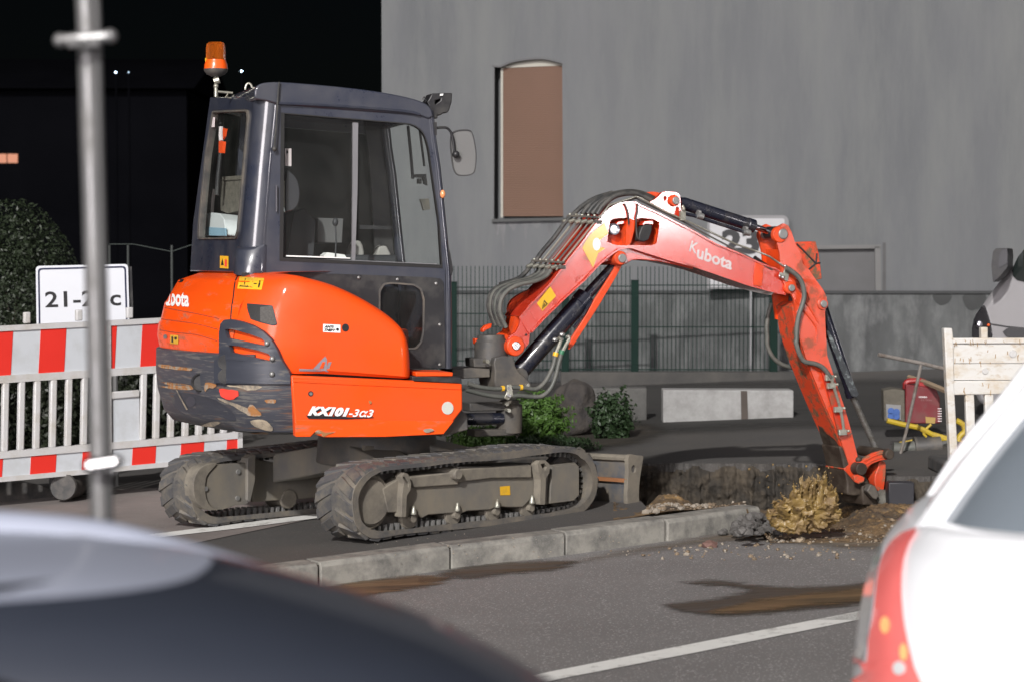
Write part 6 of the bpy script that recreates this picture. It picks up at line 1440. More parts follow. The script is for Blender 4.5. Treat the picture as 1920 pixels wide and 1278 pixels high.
st = MB(); P_ = FC.plane(.35); st.slab(P_, smooth(cA((880, 1180), (890, 1110), (920, 1085), (945, 1110), (950, 1180)), 2, True), c0=0, c1=.1); st.slab(P_, smooth(cA((1020, 1190), (1030, 1120), (1070, 1115), (1095, 1190)), 2, True), c0=.1, c1=.2); obj('cloth_bundle', st, mat('grey rag', (.3, .29, .27), .9), cabo, bev=.01)
PRi = PR.at(.10)
def Rm(px, py, c=.10): return PR.hit(px, py, c)
cn = MB(); cn.slab(PR.at(.07), rnd(cA((108, 1055), (105, 1000), (122, 950), (150, 940), (200, 945), (222, 975), (230, 1060)), 3), c0=0, c1=.12); cno = obj('canister', cn, mat('milky canister', (.55, .58, .58), .5, var=.06), cabo, bev=.01)
cn = MB(); cn.slab(PR.at(.066), cA((112, 1015), (228, 1022), (230, 1062), (110, 1060)), c0=0, c1=.008); obj('liquid', cn, mat('blue liquid', (.25, .4, .5), .4), cno)
cn = MB(); cn.tube([Rm(x, y, .12) for x, y in cA((160, 940), (165, 870), (172, 820))], .01, 8); obj('spout', cn, M['greyletter'], cno)
cn = MB(); cn.tube([Rm(x, y, .08) for x, y in cA((205, 430), (200, 500), (205, 560), (203, 640), (190, 760), (185, 850))], lambda t: .022 if t < .3 else .013, 10); obj('tool_tube', cn, M['black'], cabo)
cn = MB(); cn.tube([Rm(x, y, .055) for x, y in cA((208, 495), (206, 540), (208, 570))], .014, 8); obj('tool_clip', cn, M['greyletter'], cabo)
cn = MB(); cn.slab(PR.at(.04), rnd(cA((195, 568), (216, 570), (210, 632), (194, 630)), 1), c0=0, c1=.02); cn.slab(PR.at(.04), cA((215, 500), (232, 505), (225, 545), (216, 560)), c0=0, c1=.01); obj('orange_grip', cn, M['orange'], cabo)
cn = MB(); cn.slab(PR.at(-.002), cA((154, 447), (170, 445), (168, 496), (152, 497)), c0=0, c1=.006); obj('sticker', cn, M['greyletter'], cabo)
cn = MB(); cn.slab(PR.at(.15), cA((200, 770), (230, 755), (310, 748), (300, 930), (240, 945), (205, 930)), c0=0, c1=.05); cn.slab(PR.at(.14), cA((212, 755), (308, 748), (308, 768), (214, 774)), c0=0, c1=.02); obj('stowed_sacking', cn, mat('brown sacking', (.11, .1, .08), .8, var=.5, vscale=25, bump=.01, bscale=60), cabo)
# ================================================================== BOOM, ARM, BUCKET
foot = FC.px(967, 648, 0.0); foot.z = 0
FB = Frame(foot, 24)
HB = .105                                            # half width of the boom box
PB = FB.plane(-HB)
def Bp(x, y, v=0.0): return FB.px(x, y, v)
# swing post and its clutter
sp_ = MB(); P0 = FC.plane(-.06)
sp_.slab(P0, c2((40, 590), (250, 580), (420, 590), (420, 675), (120, 690), (40, 680)), c0=-.05, c1=.2)
sp_.slab(P0, rnd(c2((255, 490), (410, 478), (512, 490), (512, 578), (260, 575)), 2), c0=-.02, c1=.16)
so_ = obj('swing_mount', sp_, M['darkmetal'], EX, bev=.008)
sq = MB(); q = FC.px(*c2((430, 400))[0], .0); zt = FC.px(*c2((430, 255))[0], .0).z; zb = FC.px(*c2((430, 560))[0], .0).z
sq.lathe(Vector((q.x, q.y, zb)), Z, [(0, 0), (0, .1), (zt - zb - .04, .1), (zt - zb - .02, .085), (zt - zb, .08), (zt - zb, 0)], 28); obj('swing_post', sq, M['darkmetal'], EX)
sq = MB(); PBm = FB.plane(-.13); sq.slab(PBm, smooth(c2((470, 480), (640, 470), (672, 560), (720, 630), (790, 690), (840, 760), (800, 790), (640, 800), (480, 790), (470, 620)), 2, True), c0=0, c1=.24); obj('swing_bracket', sq, M['darkmetal'], EX, bev=.01)
sq = MB(); q1 = FB.px(*c2((150, 1090))[0], -.05); q2 = FB.px(*c2((540, 1085))[0], -.05); sq.cyl(q1, q2, .036, seg=20); obj('swing_cylinder', sq, M['cylblack'], EX)
sq = MB(); q = FB.px(*c2((610, 1065))[0], -.02); sq.lathe(q - Z * .1, Z, [(0, 0), (0, .075), (.17, .08), (.18, .06), (.2, .06), (.2, 0)], 24); sq.box(q - FB.u * .25 - FB.v * .06 - Z * .11, FB.u * .26, FB.v * .12, Z * .04); sq.box(q - FB.u * .28 - FB.v * .06 + Z * .04, FB.u * .28, FB.v * .12, Z * .05); obj('lower_swing_bracket', sq, M['darkmetal'], EX, bev=.006)
for (x, y) in c2((397, 518), (800, 755), (592, 940), (612, 1005)):
    r = MB(); q = FB.px(x, y, -.15); r.cyl(q, q + FB.v * .05, .012, seg=12); obj('grease_point', r, M['pipe'], so_)
st = MB(); st.slab(FB.plane(.02), c2((270, 290), (330, 290), (345, 320), (310, 380), (275, 340)), c0=0, c1=.04); st.slab(FB.plane(.02), c2((380, 160), (440, 140), (430, 185), (385, 205), (350, 230), (345, 200)), c0=0, c1=.04); obj('far_bracket_lug', st, M['boomclean'], EX, bev=.003)
# ---- boom
flank = cC((335, 790), (334, 765), (345, 742), (375, 722), (392, 690), (400, 650), (440, 600), (490, 550), (540, 495), (590, 432), (640, 365), (700, 290), (745, 230), (775, 190)) + c3((40, 480), (110, 405), (200, 330), (300, 275), (420, 250), (560, 252), (620, 290), (900, 415), (1438, 690)) + cD((500, 425), (640, 480), (780, 545), (900, 590), (985, 630), (1012, 665), (1030, 700), (1022, 735), (1000, 752), (965, 748), (850, 722), (700, 680), (500, 610), (300, 542)) + c3((1438, 1185), (1000, 1062), (700, 965), (520, 905), (440, 900), (300, 930), (150, 1035), (0, 1165)) + cC((700, 470), (600, 562), (500, 660), (445, 720), (438, 775), (405, 818), (375, 832), (345, 820))
hole = rnd(c3((195, 510), (250, 480), (450, 466), (550, 508), (640, 470), (830, 487), (930, 540), (915, 700), (885, 850), (820, 880), (280, 880), (150, 830), (165, 700)), 2, 3)
bm1 = MB(); bm1.slab(PB, flank, [hole], c0=0, c1=.012)
bmo = obj('boom', bm1, M['boom'], EX, bev=.003); bmt = bvh(bm1)
inner_fl = [p for p in flank]
bi = MB(); bi.slab(PB, flank, c0=.075, c1=2 * HB, pc=0); obj('boom_far_plate', bi, M['boomclean'], bmo)
# rim around the gap between the plates = top and bottom flanges
def strip(path, th, v0, v1, m, nm, par, pl=PB, px=True, ref=0.0, bev=0.0):
    P = [Vector(pl.ab(x, y, ref)) for x, y in path]; rows = []
    for i, p in enumerate(P):
        t = (P[min(i + 1, len(P) - 1)] - P[max(i - 1, 0)]).normalized(); nn = Vector((-t.y, t.x)) * th
        rows.append([pl.pt(p.x, p.y, v0), pl.pt(p.x, p.y, v1), pl.pt(p.x + nn.x, p.y + nn.y, v1), pl.pt(p.x + nn.x, p.y + nn.y, v0)])
    b = MB(); b.skin(rows); return obj(nm, b, m, par, bev=bev)
topf = cC((400, 650), (440, 600), (490, 550), (540, 495), (590, 432), (640, 365), (700, 290), (745, 230), (775, 190)) + c3((40, 480), (110, 405), (200, 330), (300, 275), (420, 250), (560, 252), (620, 290), (900, 415), (1438, 690)) + cD((500, 425), (640, 480), (780, 545), (900, 590), (985, 630))
strip(topf, .010, -.012, 2 * HB + .012, M['boom'], 'top_flange', bmo)
botf = (cC((445, 720), (500, 660), (600, 562), (700, 470)) + c3((0, 1165), (150, 1035), (300, 930), (440, 900), (520, 905), (700, 965), (1000, 1062), (1438, 1185)) + cD((300, 542), (500, 610), (700, 680), (850, 722), (965, 748)))
strip(botf, -.010, -.012, 2 * HB + .012, M['boom'], 'bottom_flange', bmo)
# fill inside the lamp recess
rc = MB(); rc.slab(PB, c3((480, 470), (570, 500), (560, 640), (510, 830), (480, 880), (430, 880), (440, 600)), c0=.004, c1=.08, pc=.0); obj('recess_web', rc, M['boomclean'], bmo)
rc = MB(); q = PB.hit(*c3((250, 640))[0], .02); rc.lathe(q, FB.v, [(0, .0), (.0, .024), (-.008, .034), (.0, .036), (.05, .036)], 24); obj('recess_lamp', rc, mat('dull lens', (.16, .17, .2), .2, coat=1), bmo)
rc = MB(); rc.slab(PB, rnd(c3((625, 720), (670, 600), (740, 565), (830, 570), (812, 690), (770, 800), (700, 830), (620, 815)), 2.5), c0=.0, c1=.06, pc=0); rl_ = obj('boom_lamp', rc, M['black'], bmo, bev=.006)
rc = MB(); rc.slab(PB, c3((665, 580), (700, 515), (830, 505), (838, 575), (740, 562)), c0=-.004, c1=.05, pc=0); obj('lamp_hood', rc, M['boom'], rl_, bev=.003)
rc = MB(); rc.slab(PB, c3((275, 600), (330, 520), (445, 508), (450, 560), (340, 570)), c0=.02, c1=.06, pc=0); obj('lamp_hood', rc, M['boom'], rl_, bev=.003)
for pts in (c3((400, 255), (440, 330), (462, 440), (470, 570)), c3((600, 250), (600, 350), (580, 480), (585, 640), (600, 760), (640, 800))):
    b = MB(); b.tube([PB.hit(x, y, -.008) for x, y in pts], .005, 8, 4); obj('lamp_cable', b, M['rubberhose'], bmo)
# belly gusset for the boom cylinder
gu = MB(); gu.slab(FB.plane(-.075), c3((60, 1160), (150, 1060), (300, 950), (440, 915), (560, 925), (720, 985), (1000, 1075), (1438, 1200)) + c3((1438, 1240), (1250, 1190), (900, 1120), (640, 1095), (520, 1105), (440, 1155), (380, 1180), (200, 1110), (120, 1130)), c0=0, c1=.15); guo = obj('cylinder_gusset', gu, M['boom'], bmo, bev=.005)
gu = MB(); q = FB.px(*c3((352, 1070))[0], -.12); gu.lathe(q, FB.v, [(0, 0), (0, .04), (.008, .043), (.24, .043), (.24, 0)], 24); obj('pin_boss', gu, M['boomclean'], guo, bev=.002)
gu = MB(); q = FB.px(*c3((380, 1072))[0], -.13); gu.cyl(q, q + FB.v * .04, .027, seg=20); obj('pin', gu, M['bolt'], guo, bev=.003)
# near foot lug
fl = MB(); q = PB.hit(*cC((378, 790))[0], -.015); fl.lathe(q, FB.v, [(0, 0), (0, .052), (.006, .058), (.05, .058), (.05, 0)], 32); flo = obj('foot_boss', fl, M['boomclean'], bmo, bev=.002)
fl = MB(); q = PB.hit(*cC((379, 787))[0], -.024); fl.cyl(q, q + FB.v * .03, .026, seg=24); obj('foot_pin', fl, M['steel'], flo, bev=.003)
for (x, y) in cC((425, 735), (402, 760)): 
    obj('foot_hole', patch(bmt, circ(x, y, 2.2, 10, 2.6), .002, 0), M['ink'], flo)
fl = MB(); fl.slab(PB, cC((392, 655), (432, 606), (483, 680), (440, 735)), c0=-.006, c1=0); obj('foot_doubler', fl, M['boom'], bmo, bev=.004)
# far lug and inner foot face seen behind the hoses
fl = MB(); fl.slab(FB.plane(HB - .02), smooth(cC((345, 640), (345, 590), (380, 550), (450, 515), (520, 490), (560, 470), (520, 560), (440, 640), (380, 700)), 2, True), c0=0, c1=.03); obj('far_foot_plate', fl, M['boomclean'], bmo)
# stickers and lettering on the flank
def warn_q(quad, par, bv): return warn(bv, quad[0], quad[1], quad[2], quad[3], par)
ps_ = cC((476, 585), (540, 503), (568, 550), (503, 622))
obj('warning_sticker', patch(bmt, ps_, .003, 1), M['yellow'], bmo)
f4 = lambda s, t: tuple((Vector(ps_[3]) * (1 - s) + Vector(ps_[2]) * s) * t + (Vector(ps_[0]) * (1 - s) + Vector(ps_[1]) * s) * (1 - t))
obj('warning_print', patch(bmt, cC((498, 615), (510, 568), (528, 588)), .005, 0, [cC((502, 608), (510, 577), (521, 588))]), M['ink'], bmo)
obj('warning_print', patch(bmt, cC((505, 600), (511, 585), (515, 588), (508, 602)), .006, 0), M['ink'], bmo)
obj('worn_band', patch(bmt, cC((694, 320), (722, 262), (800, 200), (838, 300), (770, 345), (745, 415)), .003, 1), M['paleyellow'], bmo)
obj('worn_band', patch(bmt, c3((150, 690), (240, 850), (160, 830)), .004, 0), M['yellow'], bmo)
obj('band_dot', patch(bmt, circ(*cC((762, 302))[0], 7.5, 20, 12), .005, 0), M['whitepaint'], bmo)
obj('band_seam', patch(bmt, cC((716, 262), (719, 260), (775, 365), (772, 367)), .006, 0), M['whitepaint'], bmo)
obj('lettering', text_on(bmt, 'K', [(1294, 450), (1309, 456), (1306, 477), (1291, 471)], .02, .15, .003), M['greyletter'], bmo)
obj('lettering', text_on(bmt, 'ubota', [(1308, 460), (1375, 484), (1371, 507), (1305, 484)], .03, .0, .003), M['greyletter'], bmo)
bs_ = MB(); bs_.slab(PB, cD((765, 535), (822, 562), (808, 702), (752, 690)), c0=-.006, c1=.0, pc=0); obj('welded_sleeve', bs_, M['boomclean'], bmo, bev=.002)
tp = MB(); q = PB.hit(*cD((1000, 708))[0], -.02); tp.lathe(q, FB.v, [(0, 0), (0, .034), (.006, .04), (.03, .04), (.03, 0)], 24); tpo = obj('tip_boss', tp, M['boomclean'], bmo, bev=.002)
tp = MB(); q = PB.hit(*cD((1014, 710))[0], -.035); tp.cyl(q, q + FB.v * .03, .022, seg=18); obj('tip_pin', tp, M['bolt'], tpo, bev=.003)
# top lugs for the arm cylinder
for nm, vv, pts in (('near', -HB + .01, c3((780, 235), (860, 190), (930, 130), (1000, 75), (1180, 85), (1238, 140), (1252, 250), (1256, 340), (1275, 400), (1260, 470), (1000, 360))), ):
    lg = MB(); lg.slab(FB.plane(vv), smooth(pts[:8], 2) and [tuple(p) for p in smooth(pts[:9], 3)] + pts[9:], [circ(*c3((1013, 177))[0], 2.6, 12, 4.4)], c0=0, c1=.025); lgo = obj('cylinder_lug', lg, M['boom'], bmo, bev=.003)
lg = MB(); lg.slab(FB.plane(HB - .03), [tuple(p) for p in smooth(c3((720, 130), (760, 85), (860, 80), (950, 100), (1050, 140), (1100, 300), (900, 300), (760, 200)), 2, True)], c0=0, c1=.03); obj('cylinder_lug', lg, M['boomclean'], bmo, bev=.003)
lg = MB(); q = FB.px(*c3((1165, 212))[0], -HB - .01); lg.lathe(q, FB.v, [(0, 0), (0, .033), (.02, .037), (.05, .037), (.05, 0)], 24); obj('lug_boss', lg, M['boomclean'], lgo)
lg = MB(); q = FB.px(*c3((1185, 210))[0], -HB - .02); lg.cyl(q, q + FB.v * .05, .024, .024, 20); obj('lug_pin', lg, M['bolt'], lgo, bev=.003)
# arm cylinder
va = -.0
a0 = Bp(*cD((262, 140))[0], va); a1 = Bp(*cD((755, 300))[0], va); a2 = Bp(*cD((885, 345))[0], va)
d_ = (a1 - a0).normalized()
ac = MB(); rA = .040; LA = (a1 - a0).length
ac.lathe(a0, d_, [(0, 0), (0, rA * .8), (.03, rA), (LA - .05, rA), (LA - .045, rA * 1.08), (LA, rA * 1.08), (LA + .004, rA * .7), (LA + .004, 0)], 28)
aco = obj('arm_cylinder', ac, M['cylblack'], EX, ang=30)
ac = MB(); ac.cyl(a1, a2, .019, seg=20); obj('cylinder_rod', ac, M['chrome'], aco)
ac = MB(); ac.cyl(a2 - FB.v * .06, a2 + FB.v * .06, .042, seg=22); obj('rod_eye', ac, M['black'], aco, bev=.004)
ac = MB(); p_ = [Bp(x, y, -.05) for x, y in cD((285, 215), (360, 230), (420, 250), (560, 295), (715, 345))]; ac.tube(p_, .0115, 10); obj('oil_line', ac, M['cylblack'], aco)
for (x, y) in cD((400, 232), (712, 340)):
    ac = MB(); q = Bp(x, y, -.06); ac.cyl(q - d_ * .02, q + d_ * .02, .02, seg=12); ac.box(q - d_ * .01, d_ * .02, FB.v * .04, Z * .035); obj('line_clamp', ac, M['bolt'], aco)
ac = MB(); q = Bp(*cD((285, 235))[0], -.09); ac.box(q - d_ * .02, d_ * .03, FB.v * .02, Z * .045); ac.ball(q + Z * .055, .011, (1, 1, 1.6)); obj('pipe_fitting', ac, M['pipe'], aco)
# boom cylinder
vb_ = -.0
b0_ = Bp(*cC((375, 930))[0], vb_); b1_ = Bp(*cC((718, 545))[0], vb_); b2_ = Bp(*cC((885, 365))[0], vb_)
d2 = (b1_ - b0_).normalized(); LB = (b1_ - b0_).length; rB = .057
bc = MB(); bc.lathe(b0_, d2, [(0, 0), (.0, rB * .7), (.04, rB), (LB - .08, rB), (LB - .075, rB * 1.1), (LB - .01, rB * 1.1), (LB, rB * .8), (LB, 0)], 30); bco = obj('boom_cylinder', bc, M['cylblack'], EX, ang=30)
bc = MB(); bc.cyl(b1_, b2_, .033, seg=22); obj('cylinder_rod', bc, M['cylblack'], bco)
bc = MB(); Pg = FB.plane(-.06); bc.slab(Pg, cC((868, 385), (890, 395), (850, 470), (760, 620), (650, 790), (632, 805), (638, 760), (720, 630), (740, 590), (830, 450)), c0=0, c1=.02); obj('cylinder_guard', bc, M['boomclean'], bco, bev=.003)
bc = MB(); bc.tube([FB.px(x, y, -.06) for x, y in cC((655, 700), (700, 640), (738, 575))], .009, 8); obj('oil_line', bc, M['cylblack'], bco)
bc = MB(); q = b0_; bc.cyl(q - FB.v * .08, q + FB.v * .08, .05, seg=20); obj('cylinder_eye', bc, M['darkmetal'], bco, bev=.005)
# hoses to the boom cylinder
for pts, vv, tag in ((c2((1075, 450), (1050, 560), (1010, 650), (960, 730), (880, 790), (760, 780), (640, 775), (500, 790), (330, 775), (200, 740)), -.16, 'yellow'), (c2((1135, 430), (1100, 560), (1070, 680), (1020, 790), (940, 860), (840, 868), (700, 855), (560, 870), (380, 850), (180, 800)), -.17, None)):
    b = MB(); b.tube([FB.px(x, y, vv) for x, y in pts], .0135, 12, 4); ho = obj('cylinder_hose', b, M['greyhose'], bco)
    x, y = pts[0]; b = MB(); b.cyl(FB.px(x - 1, y + 3, vv), FB.px(x + 1, y - 4, vv), .017, seg=12); obj('hose_ring', b, M['yellow'] if tag else mat('green ring', (.03, .16, .08), .5), ho)
b = MB(); b.tube([FB.px(x, y, -.16) for x, y in c2((1080, 430), (1105, 370), (1125, 310), (1100, 280))], .011, 8, 3); b.tube([FB.px(x, y, -.17) for x, y in c2((1145, 415), (1180, 350), (1210, 290), (1190, 265))], .011, 8, 3); obj('hose_end', b, M['pipe'], bco)
b = MB()
for (x, y) in c2((1125, 300), (1200, 275), (1140, 250), (1070, 300)): b.ball(FB.px(x, y, -.15), .017, (1.2, 1, .9), 1)
obj('hose_union', b, M['bolt'], bco)
for x0, y0 in c2((545, 785), (728, 775)):
    b = MB(); q = FB.px(x0, y0, -.16); b.cyl(q - FB.u * .008, q + FB.u * .008, .017, seg=12); obj('hose_ring', b, M['yellow'], bco)
b = MB(); b.slab(FB.plane(-.185), rnd(c2((590, 750), (635, 745), (655, 860), (600, 905), (560, 880), (590, 820)), 1.5), c0=0, c1=.012)
obj('hose_clamp_plate', b, M['pipe'], bco, bev=.002)
b = MB()
for (x, y) in c2((610, 785), (600, 850), (620, 860)): b.cyl(FB.px(x, y, -.2), FB.px(x, y, -.18), .008, seg=8)
obj('clamp_bolt', b, M['steel'], bco)
# bundle of hoses looping from the swing post up over the boom
hb_ = MB()
hbm = []
for i in range(6):
    f = i / 5; vv = -.09 + .18 * f
    sx = -22 * (1 - f) if 0 else 0
    o_ = (-92 + 92 * (1 - f) * .0)
    pts = [(c2((560, 250))[0][0] - 18 * f, c2((560, 250))[0][1] + 3 * f)] 
    loop = cC((330 - 60 * f, 700 - 14 * f), (300 - 55 * f, 620 - 20 * f), (318 - 55 * f, 545 - 20 * f), (380 - 40 * f, 500 - 12 * f), (470 - 30 * f, 478 - 16 * f), (520 - 42 * f, 455 - 20 * f), (545 - 60 * f, 425 - 12 * f))
    b = MB(); b.tube([FB.px(x, y, vv) for x, y in loop], .0125, 10, 5); obj('boom_hose', b, M['rubberhose'] if i % 2 else M['greyhose'], bmo)
# two clamp rows with steel pipes between them
rowA = cC((470, 395), (590, 400)); rowB = cC((640, 180), (765, 185))
for i in range(5):
    f = i / 4; vv = HB - .02 - f * (2 * HB - .03)
    a = FB.px(*cC((498 + 92 * f, 388 + 12 * f))[0], vv); b_ = FB.px(*cC((665 + 100 * f, 178 + 6 * f))[0], vv)
    t = MB(); t.tube([a - (b_ - a) * .12, a, b_, b_ + (b_ - a) * .08], .0065, 8); obj('steel_pipe', t, M['pipe'] if i % 2 == 0 else M['steel'], bmo)
for r_ in (cC((455, 400), (598, 408)), cC((625, 185), (772, 192))):
    a = FB.px(*r_[0], HB + .01); b_ = FB.px(*r_[1], -HB - .015); dd = (b_ - a)
    t = MB(); t.box(a - Z * .016 - FB.u * .01, dd, FB.u * .035, Z * .022); t.box(a + Z * .018 - FB.u * .01, dd, FB.u * .03, Z * .012); clo = obj('pipe_clamp', t, M['darkmetal'], bmo, bev=.003)
    t = MB()
    for k in range(5): t.ball(a + dd * (.08 + .2 * k) + Z * .034, .011, (1, 1, .8), 1)
    for k in range(5): t.cyl(a + dd * (.08 + .2 * k) - FB.u * .05 - Z * .012, a + dd * (.08 + .2 * k) - FB.u * .015, .012, seg=8)
    obj('clamp_nut', t, M['pipe'], clo)
# hoses over the elbow
for i in range(4):
    f = i / 3; vv = -.07 + .15 * f
    pts = cC((765 - 70 * f, 160 - 2 * f), (800 - 60 * f, 110 - 4 * f), (850 - 30 * f, 72 - 2 * f), (910 - 10 * f, 58 - 6 * f), (960, 62 - 8 * f), (1010 + 5 * f, 85 - 12 * f), (1060, 112 - 14 * f), (1100, 130 - 10 * f))
    b = MB(); b.tube([FB.px(x, y, vv) for x, y in pts], .017, 12, 5); obj('boom_hose', b, M['rubberhose'], bmo)
b = MB(); b.tube([FB.px(x, y, HB - .01) for x, y in cC((470, 385), (500, 340), (560, 270), (610, 200), (650, 160), (700, 115), (760, 80), (840, 55))], .014, 10, 4); obj('boom_hose', b, M['rubberhose'], bmo)
b = MB(); b.tube([FB.px(x, y, HB) for x, y in cC((300, 495), (380, 470), (420, 440), (455, 395), (480, 370))], .014, 10, 4); obj('boom_hose', b, M['rubberhose'], bmo)
# bright pipe along the boom top, to the arm
b = MB(); b.tube([PB.hit(x, y, -.02) for x, y in c3((20, 480), (180, 280), (380, 215), (580, 150), (650, 175), (1000, 370), (1438, 560)) + cD((470, 340), (640, 420), (800, 475), (860, 500), (960, 568))], .0062, 8, 1); obj('steel_pipe', b, M['pipe'], bmo)
b = MB(); b.tube([PB.hit(x, y, .0) for x, y in c3((30, 470), (200, 300), (380, 240), (580, 175)) + cD((0, 130), (270, 260), (480, 375), (700, 490), (880, 590))], .0055, 8, 1); obj('steel_pipe', b, M['darkmetal'], bmo)
b = MB(); q = PB.hit(*cD((290, 240))[0], -.03); b.box(q - FB.u * .02 - Z * .02, FB.u * .035, FB.v * .02, Z * .06); b.ball(q + Z * .05, .012, (1, 1, 1.4)); obj('pipe_fitting', b, M['pipe'], bmo)
b = MB(); b.slab(PB, rnd(c8((310, 590), (345, 595), (365, 540), (405, 550), (410, 580), (385, 680), (360, 670), (308, 640)), .8), c0=-.028, c1=-.018, pc=0); cpo = obj('pipe_bracket', b, M['pipe'], bmo, bev=.002)
b = MB()
for (x, y) in c8((330, 625), (365, 640), (385, 525)): b.ball(PB.hit(x, y, -.03), .011, (1, 1, 1), 1)
obj('bracket_nut', b, M['steel'], cpo)

# ---- arm
PA = FB.plane(-HB - .012)
arm_right = c8((282, 230), (284, 190), (315, 130), (368, 102), (412, 120), (448, 185), (482, 290), (550, 420), (560, 500), (620, 560), (690, 662), (762, 760), (800, 840), (797, 930), (782, 985)) + [(1548, 610), (1551, 666), (1564, 705), (1584, 764), (1597, 810), (1609, 858)] + c1((500, 620), (560, 700), (555, 760), (470, 790), (430, 850))
arm_left = c1((300, 700), (370, 640)) + [(1584, 846), (1572, 814), (1550, 765), (1529, 715), (1511, 670), (1497, 625), (1488, 560), (1480, 545)] + c8((390, 740), (345, 640), (335, 520), (330, 400), (305, 300))
slot = rnd(c8((482, 668), (520, 650), (570, 740), (610, 800), (636, 868), (620, 898), (595, 880), (555, 810), (500, 740)), 1)
arm = MB(); arm.slab(PA, arm_right + arm_left, [slot], c0=0, c1=.016); aro = obj('arm', arm, M['arm'], EX, bev=.003); art = bvh(arm)
# box of the arm and its far plate
cutn = c1((300, 700), (370, 640)) + [(1584, 846), (1572, 814), (1550, 765), (1529, 715), (1511, 670), (1497, 625), (1488, 560)] + [(1545, 600), (1549, 666), (1562, 705), (1581, 764), (1595, 810), (1607, 858)] + c1((500, 640), (540, 760))
ab_ = MB(); ab_.slab(PA, [*c1((300, 700), (370, 640)), (1583, 846), (1571, 814), (1549, 765), (1528, 715), (1510, 670), (1496, 625), (1487, 575), (1500, 565), (1543, 600), (1547, 666), (1560, 705), (1579, 764), (1593, 810), (1604, 856), *c1((520, 700), (430, 820))], c0=.016, c1=2 * HB + .008, pc=0)
obj('arm_box', ab_, M['armlow'], aro)
fp2 = MB(); fp2.slab(PA, arm_right[:15] + [(1548, 610), (1488, 600), (1480, 545)] + c8((390, 740), (345, 640), (335, 520), (330, 400), (305, 300)), c0=2 * HB, c1=2 * HB + .016, pc=0); obj('arm_far_plate', fp2, M['boomclean'], aro)
fp3 = MB(); fp3.slab(PA.at(.02), c8((330, 360), (400, 420), (470, 640), (400, 640), (345, 560)), c0=0, c1=.17); obj('arm_web', fp3, M['boomclean'], aro)
q = FB.px(*c8((370, 207))[0], -HB - .03)
b = MB(); b.lathe(q, FB.v, [(0, 0), (0, .03), (.006, .034), (2 * HB + .05, .034), (2 * HB + .05, 0)], 24); obj('clevis_pin', b, M['bolt'], aro, bev=.003)
b = MB(); q = FB.px(*c8((335, 215))[0], -HB - .022); b.lathe(q, FB.v, [(0, 0), (0, .048), (.012, .052), (.03, .052), (.03, 0)], 26); obj('clevis_boss', b, M['boomclean'], aro, bev=.002)
b = MB(); q = FB.px(*c8((765, 905))[0], -HB - .025); b.lathe(q, FB.v, [(0, 0), (0, .036), (.02, .042), (.03, .042), (.03, 0)], 24); obj('cylinder_boss', b, M['arm'], aro, bev=.002)
b = MB(); q = FB.px(*c8((776, 905))[0], -HB - .04); b.cyl(q, q + FB.v * .04, .022, seg=18); obj('cylinder_pin', b, M['bolt'], aro, bev=.003)
# orange hose guard box behind the clevis
b = MB(); b.slab(FB.plane(-.06), c8((478, 290), (690, 280), (720, 400), (752, 655), (690, 665), (600, 590), (540, 430)), c0=0, c1=.15); hgo = obj('hose_guard', b, M['armlow'], aro, bev=.004)
for pts in (c8((500, 305), (690, 500), (735, 495)), c8((620, 560), (690, 500), (700, 400))):
    b = MB(); b.tube([FB.px(x, y, -.062) for x, y in pts], .006, 6); obj('guard_rib', b, M['black'], hgo)
# pressed ribs and folds on the arm plate
for pts in (c8((480, 740), (560, 850), (640, 960), (712, 1090)), c8((480, 860), (560, 960), (680, 1110), (700, 1180), (700, 1278)), c8((500, 1180), (560, 1330))):
    b = MB(); b.tube([PA.hit(x, y, -.001) for x, y in pts], .007, 8, 3); obj('weld_rib', b, M['arm'], aro)
b = MB(); b.tube([PA.hit(x, y, -.002) for x, y in cD((1030, 1140), (1110, 1090))] , .004, 6); 
b = MB(); P5 = PA; b.slab(P5, cG((430, 290), (470, 300), (500, 390), (520, 480), (545, 560), (555, 650), (525, 640), (505, 560), (480, 460)), c0=-.02, c1=0); obj('pipe_channel', b, mat('deep red channel', (.5, .03, .01), .5, var=.15, dirt=MUD, damt=.3, dscale=14), aro, bev=.003)
b = MB(); b.tube([PA.hit(x, y, -.04) for x, y in cG((478, 320), (500, 390), (525, 470), (545, 560), (556, 645))], .010, 10, 3); pio2 = obj('steel_pipe', b, M['pipe'], aro)
for (x, y) in cG((490, 375), (530, 510), (555, 640), (480, 330)):
    b = MB(); q = PA.hit(x, y, -.05); b.box(q - FB.u * .035 - Z * .015, FB.u * .06, FB.v * .02, Z * .035); b.ball(q + FB.u * .035 + Z * .01, .012, (1, 1, 1), 1); b.ball(q - FB.u * .03 - Z * .01, .01, (1, 1, 1), 1)
    obj('pipe_clip', b, M['pipe'], pio2, bev=.002)
# arm hoses
b = MB(); b.tube([PA.hit(x, y, -.04) for x, y in c8((395, 545), (450, 580), (520, 640), (560, 720), (575, 830), (550, 930), (520, 1020), (500, 1140), (498, 1260))] + [PA.hit(x, y, -.04) for x, y in cG((282, 130), (300, 190), (330, 235), (390, 248), (440, 275), (480, 330))], .0155, 12, 4); obj('arm_hose', b, M['greyhose'], aro)
b = MB(); b.tube([FB.px(x, y, HB + .06) for x, y in c8((250, 900), (215, 1010), (200, 1130), (205, 1230))] + [FB.px(x, y, HB + .06) for x, y in cG((120, 150), (150, 210), (190, 245), (240, 265), (300, 275))], .014, 12, 4); obj('arm_hose', b, M['greyhose'], aro)
b = MB(); q1_ = FB.px(*cD((1010, 765))[0], 0.02); q2_ = FB.px(*cD((1000, 840))[0], .02); b.cyl(q1_, q2_, .02, seg=10); obj('arm_stop', b, M['black'], aro)
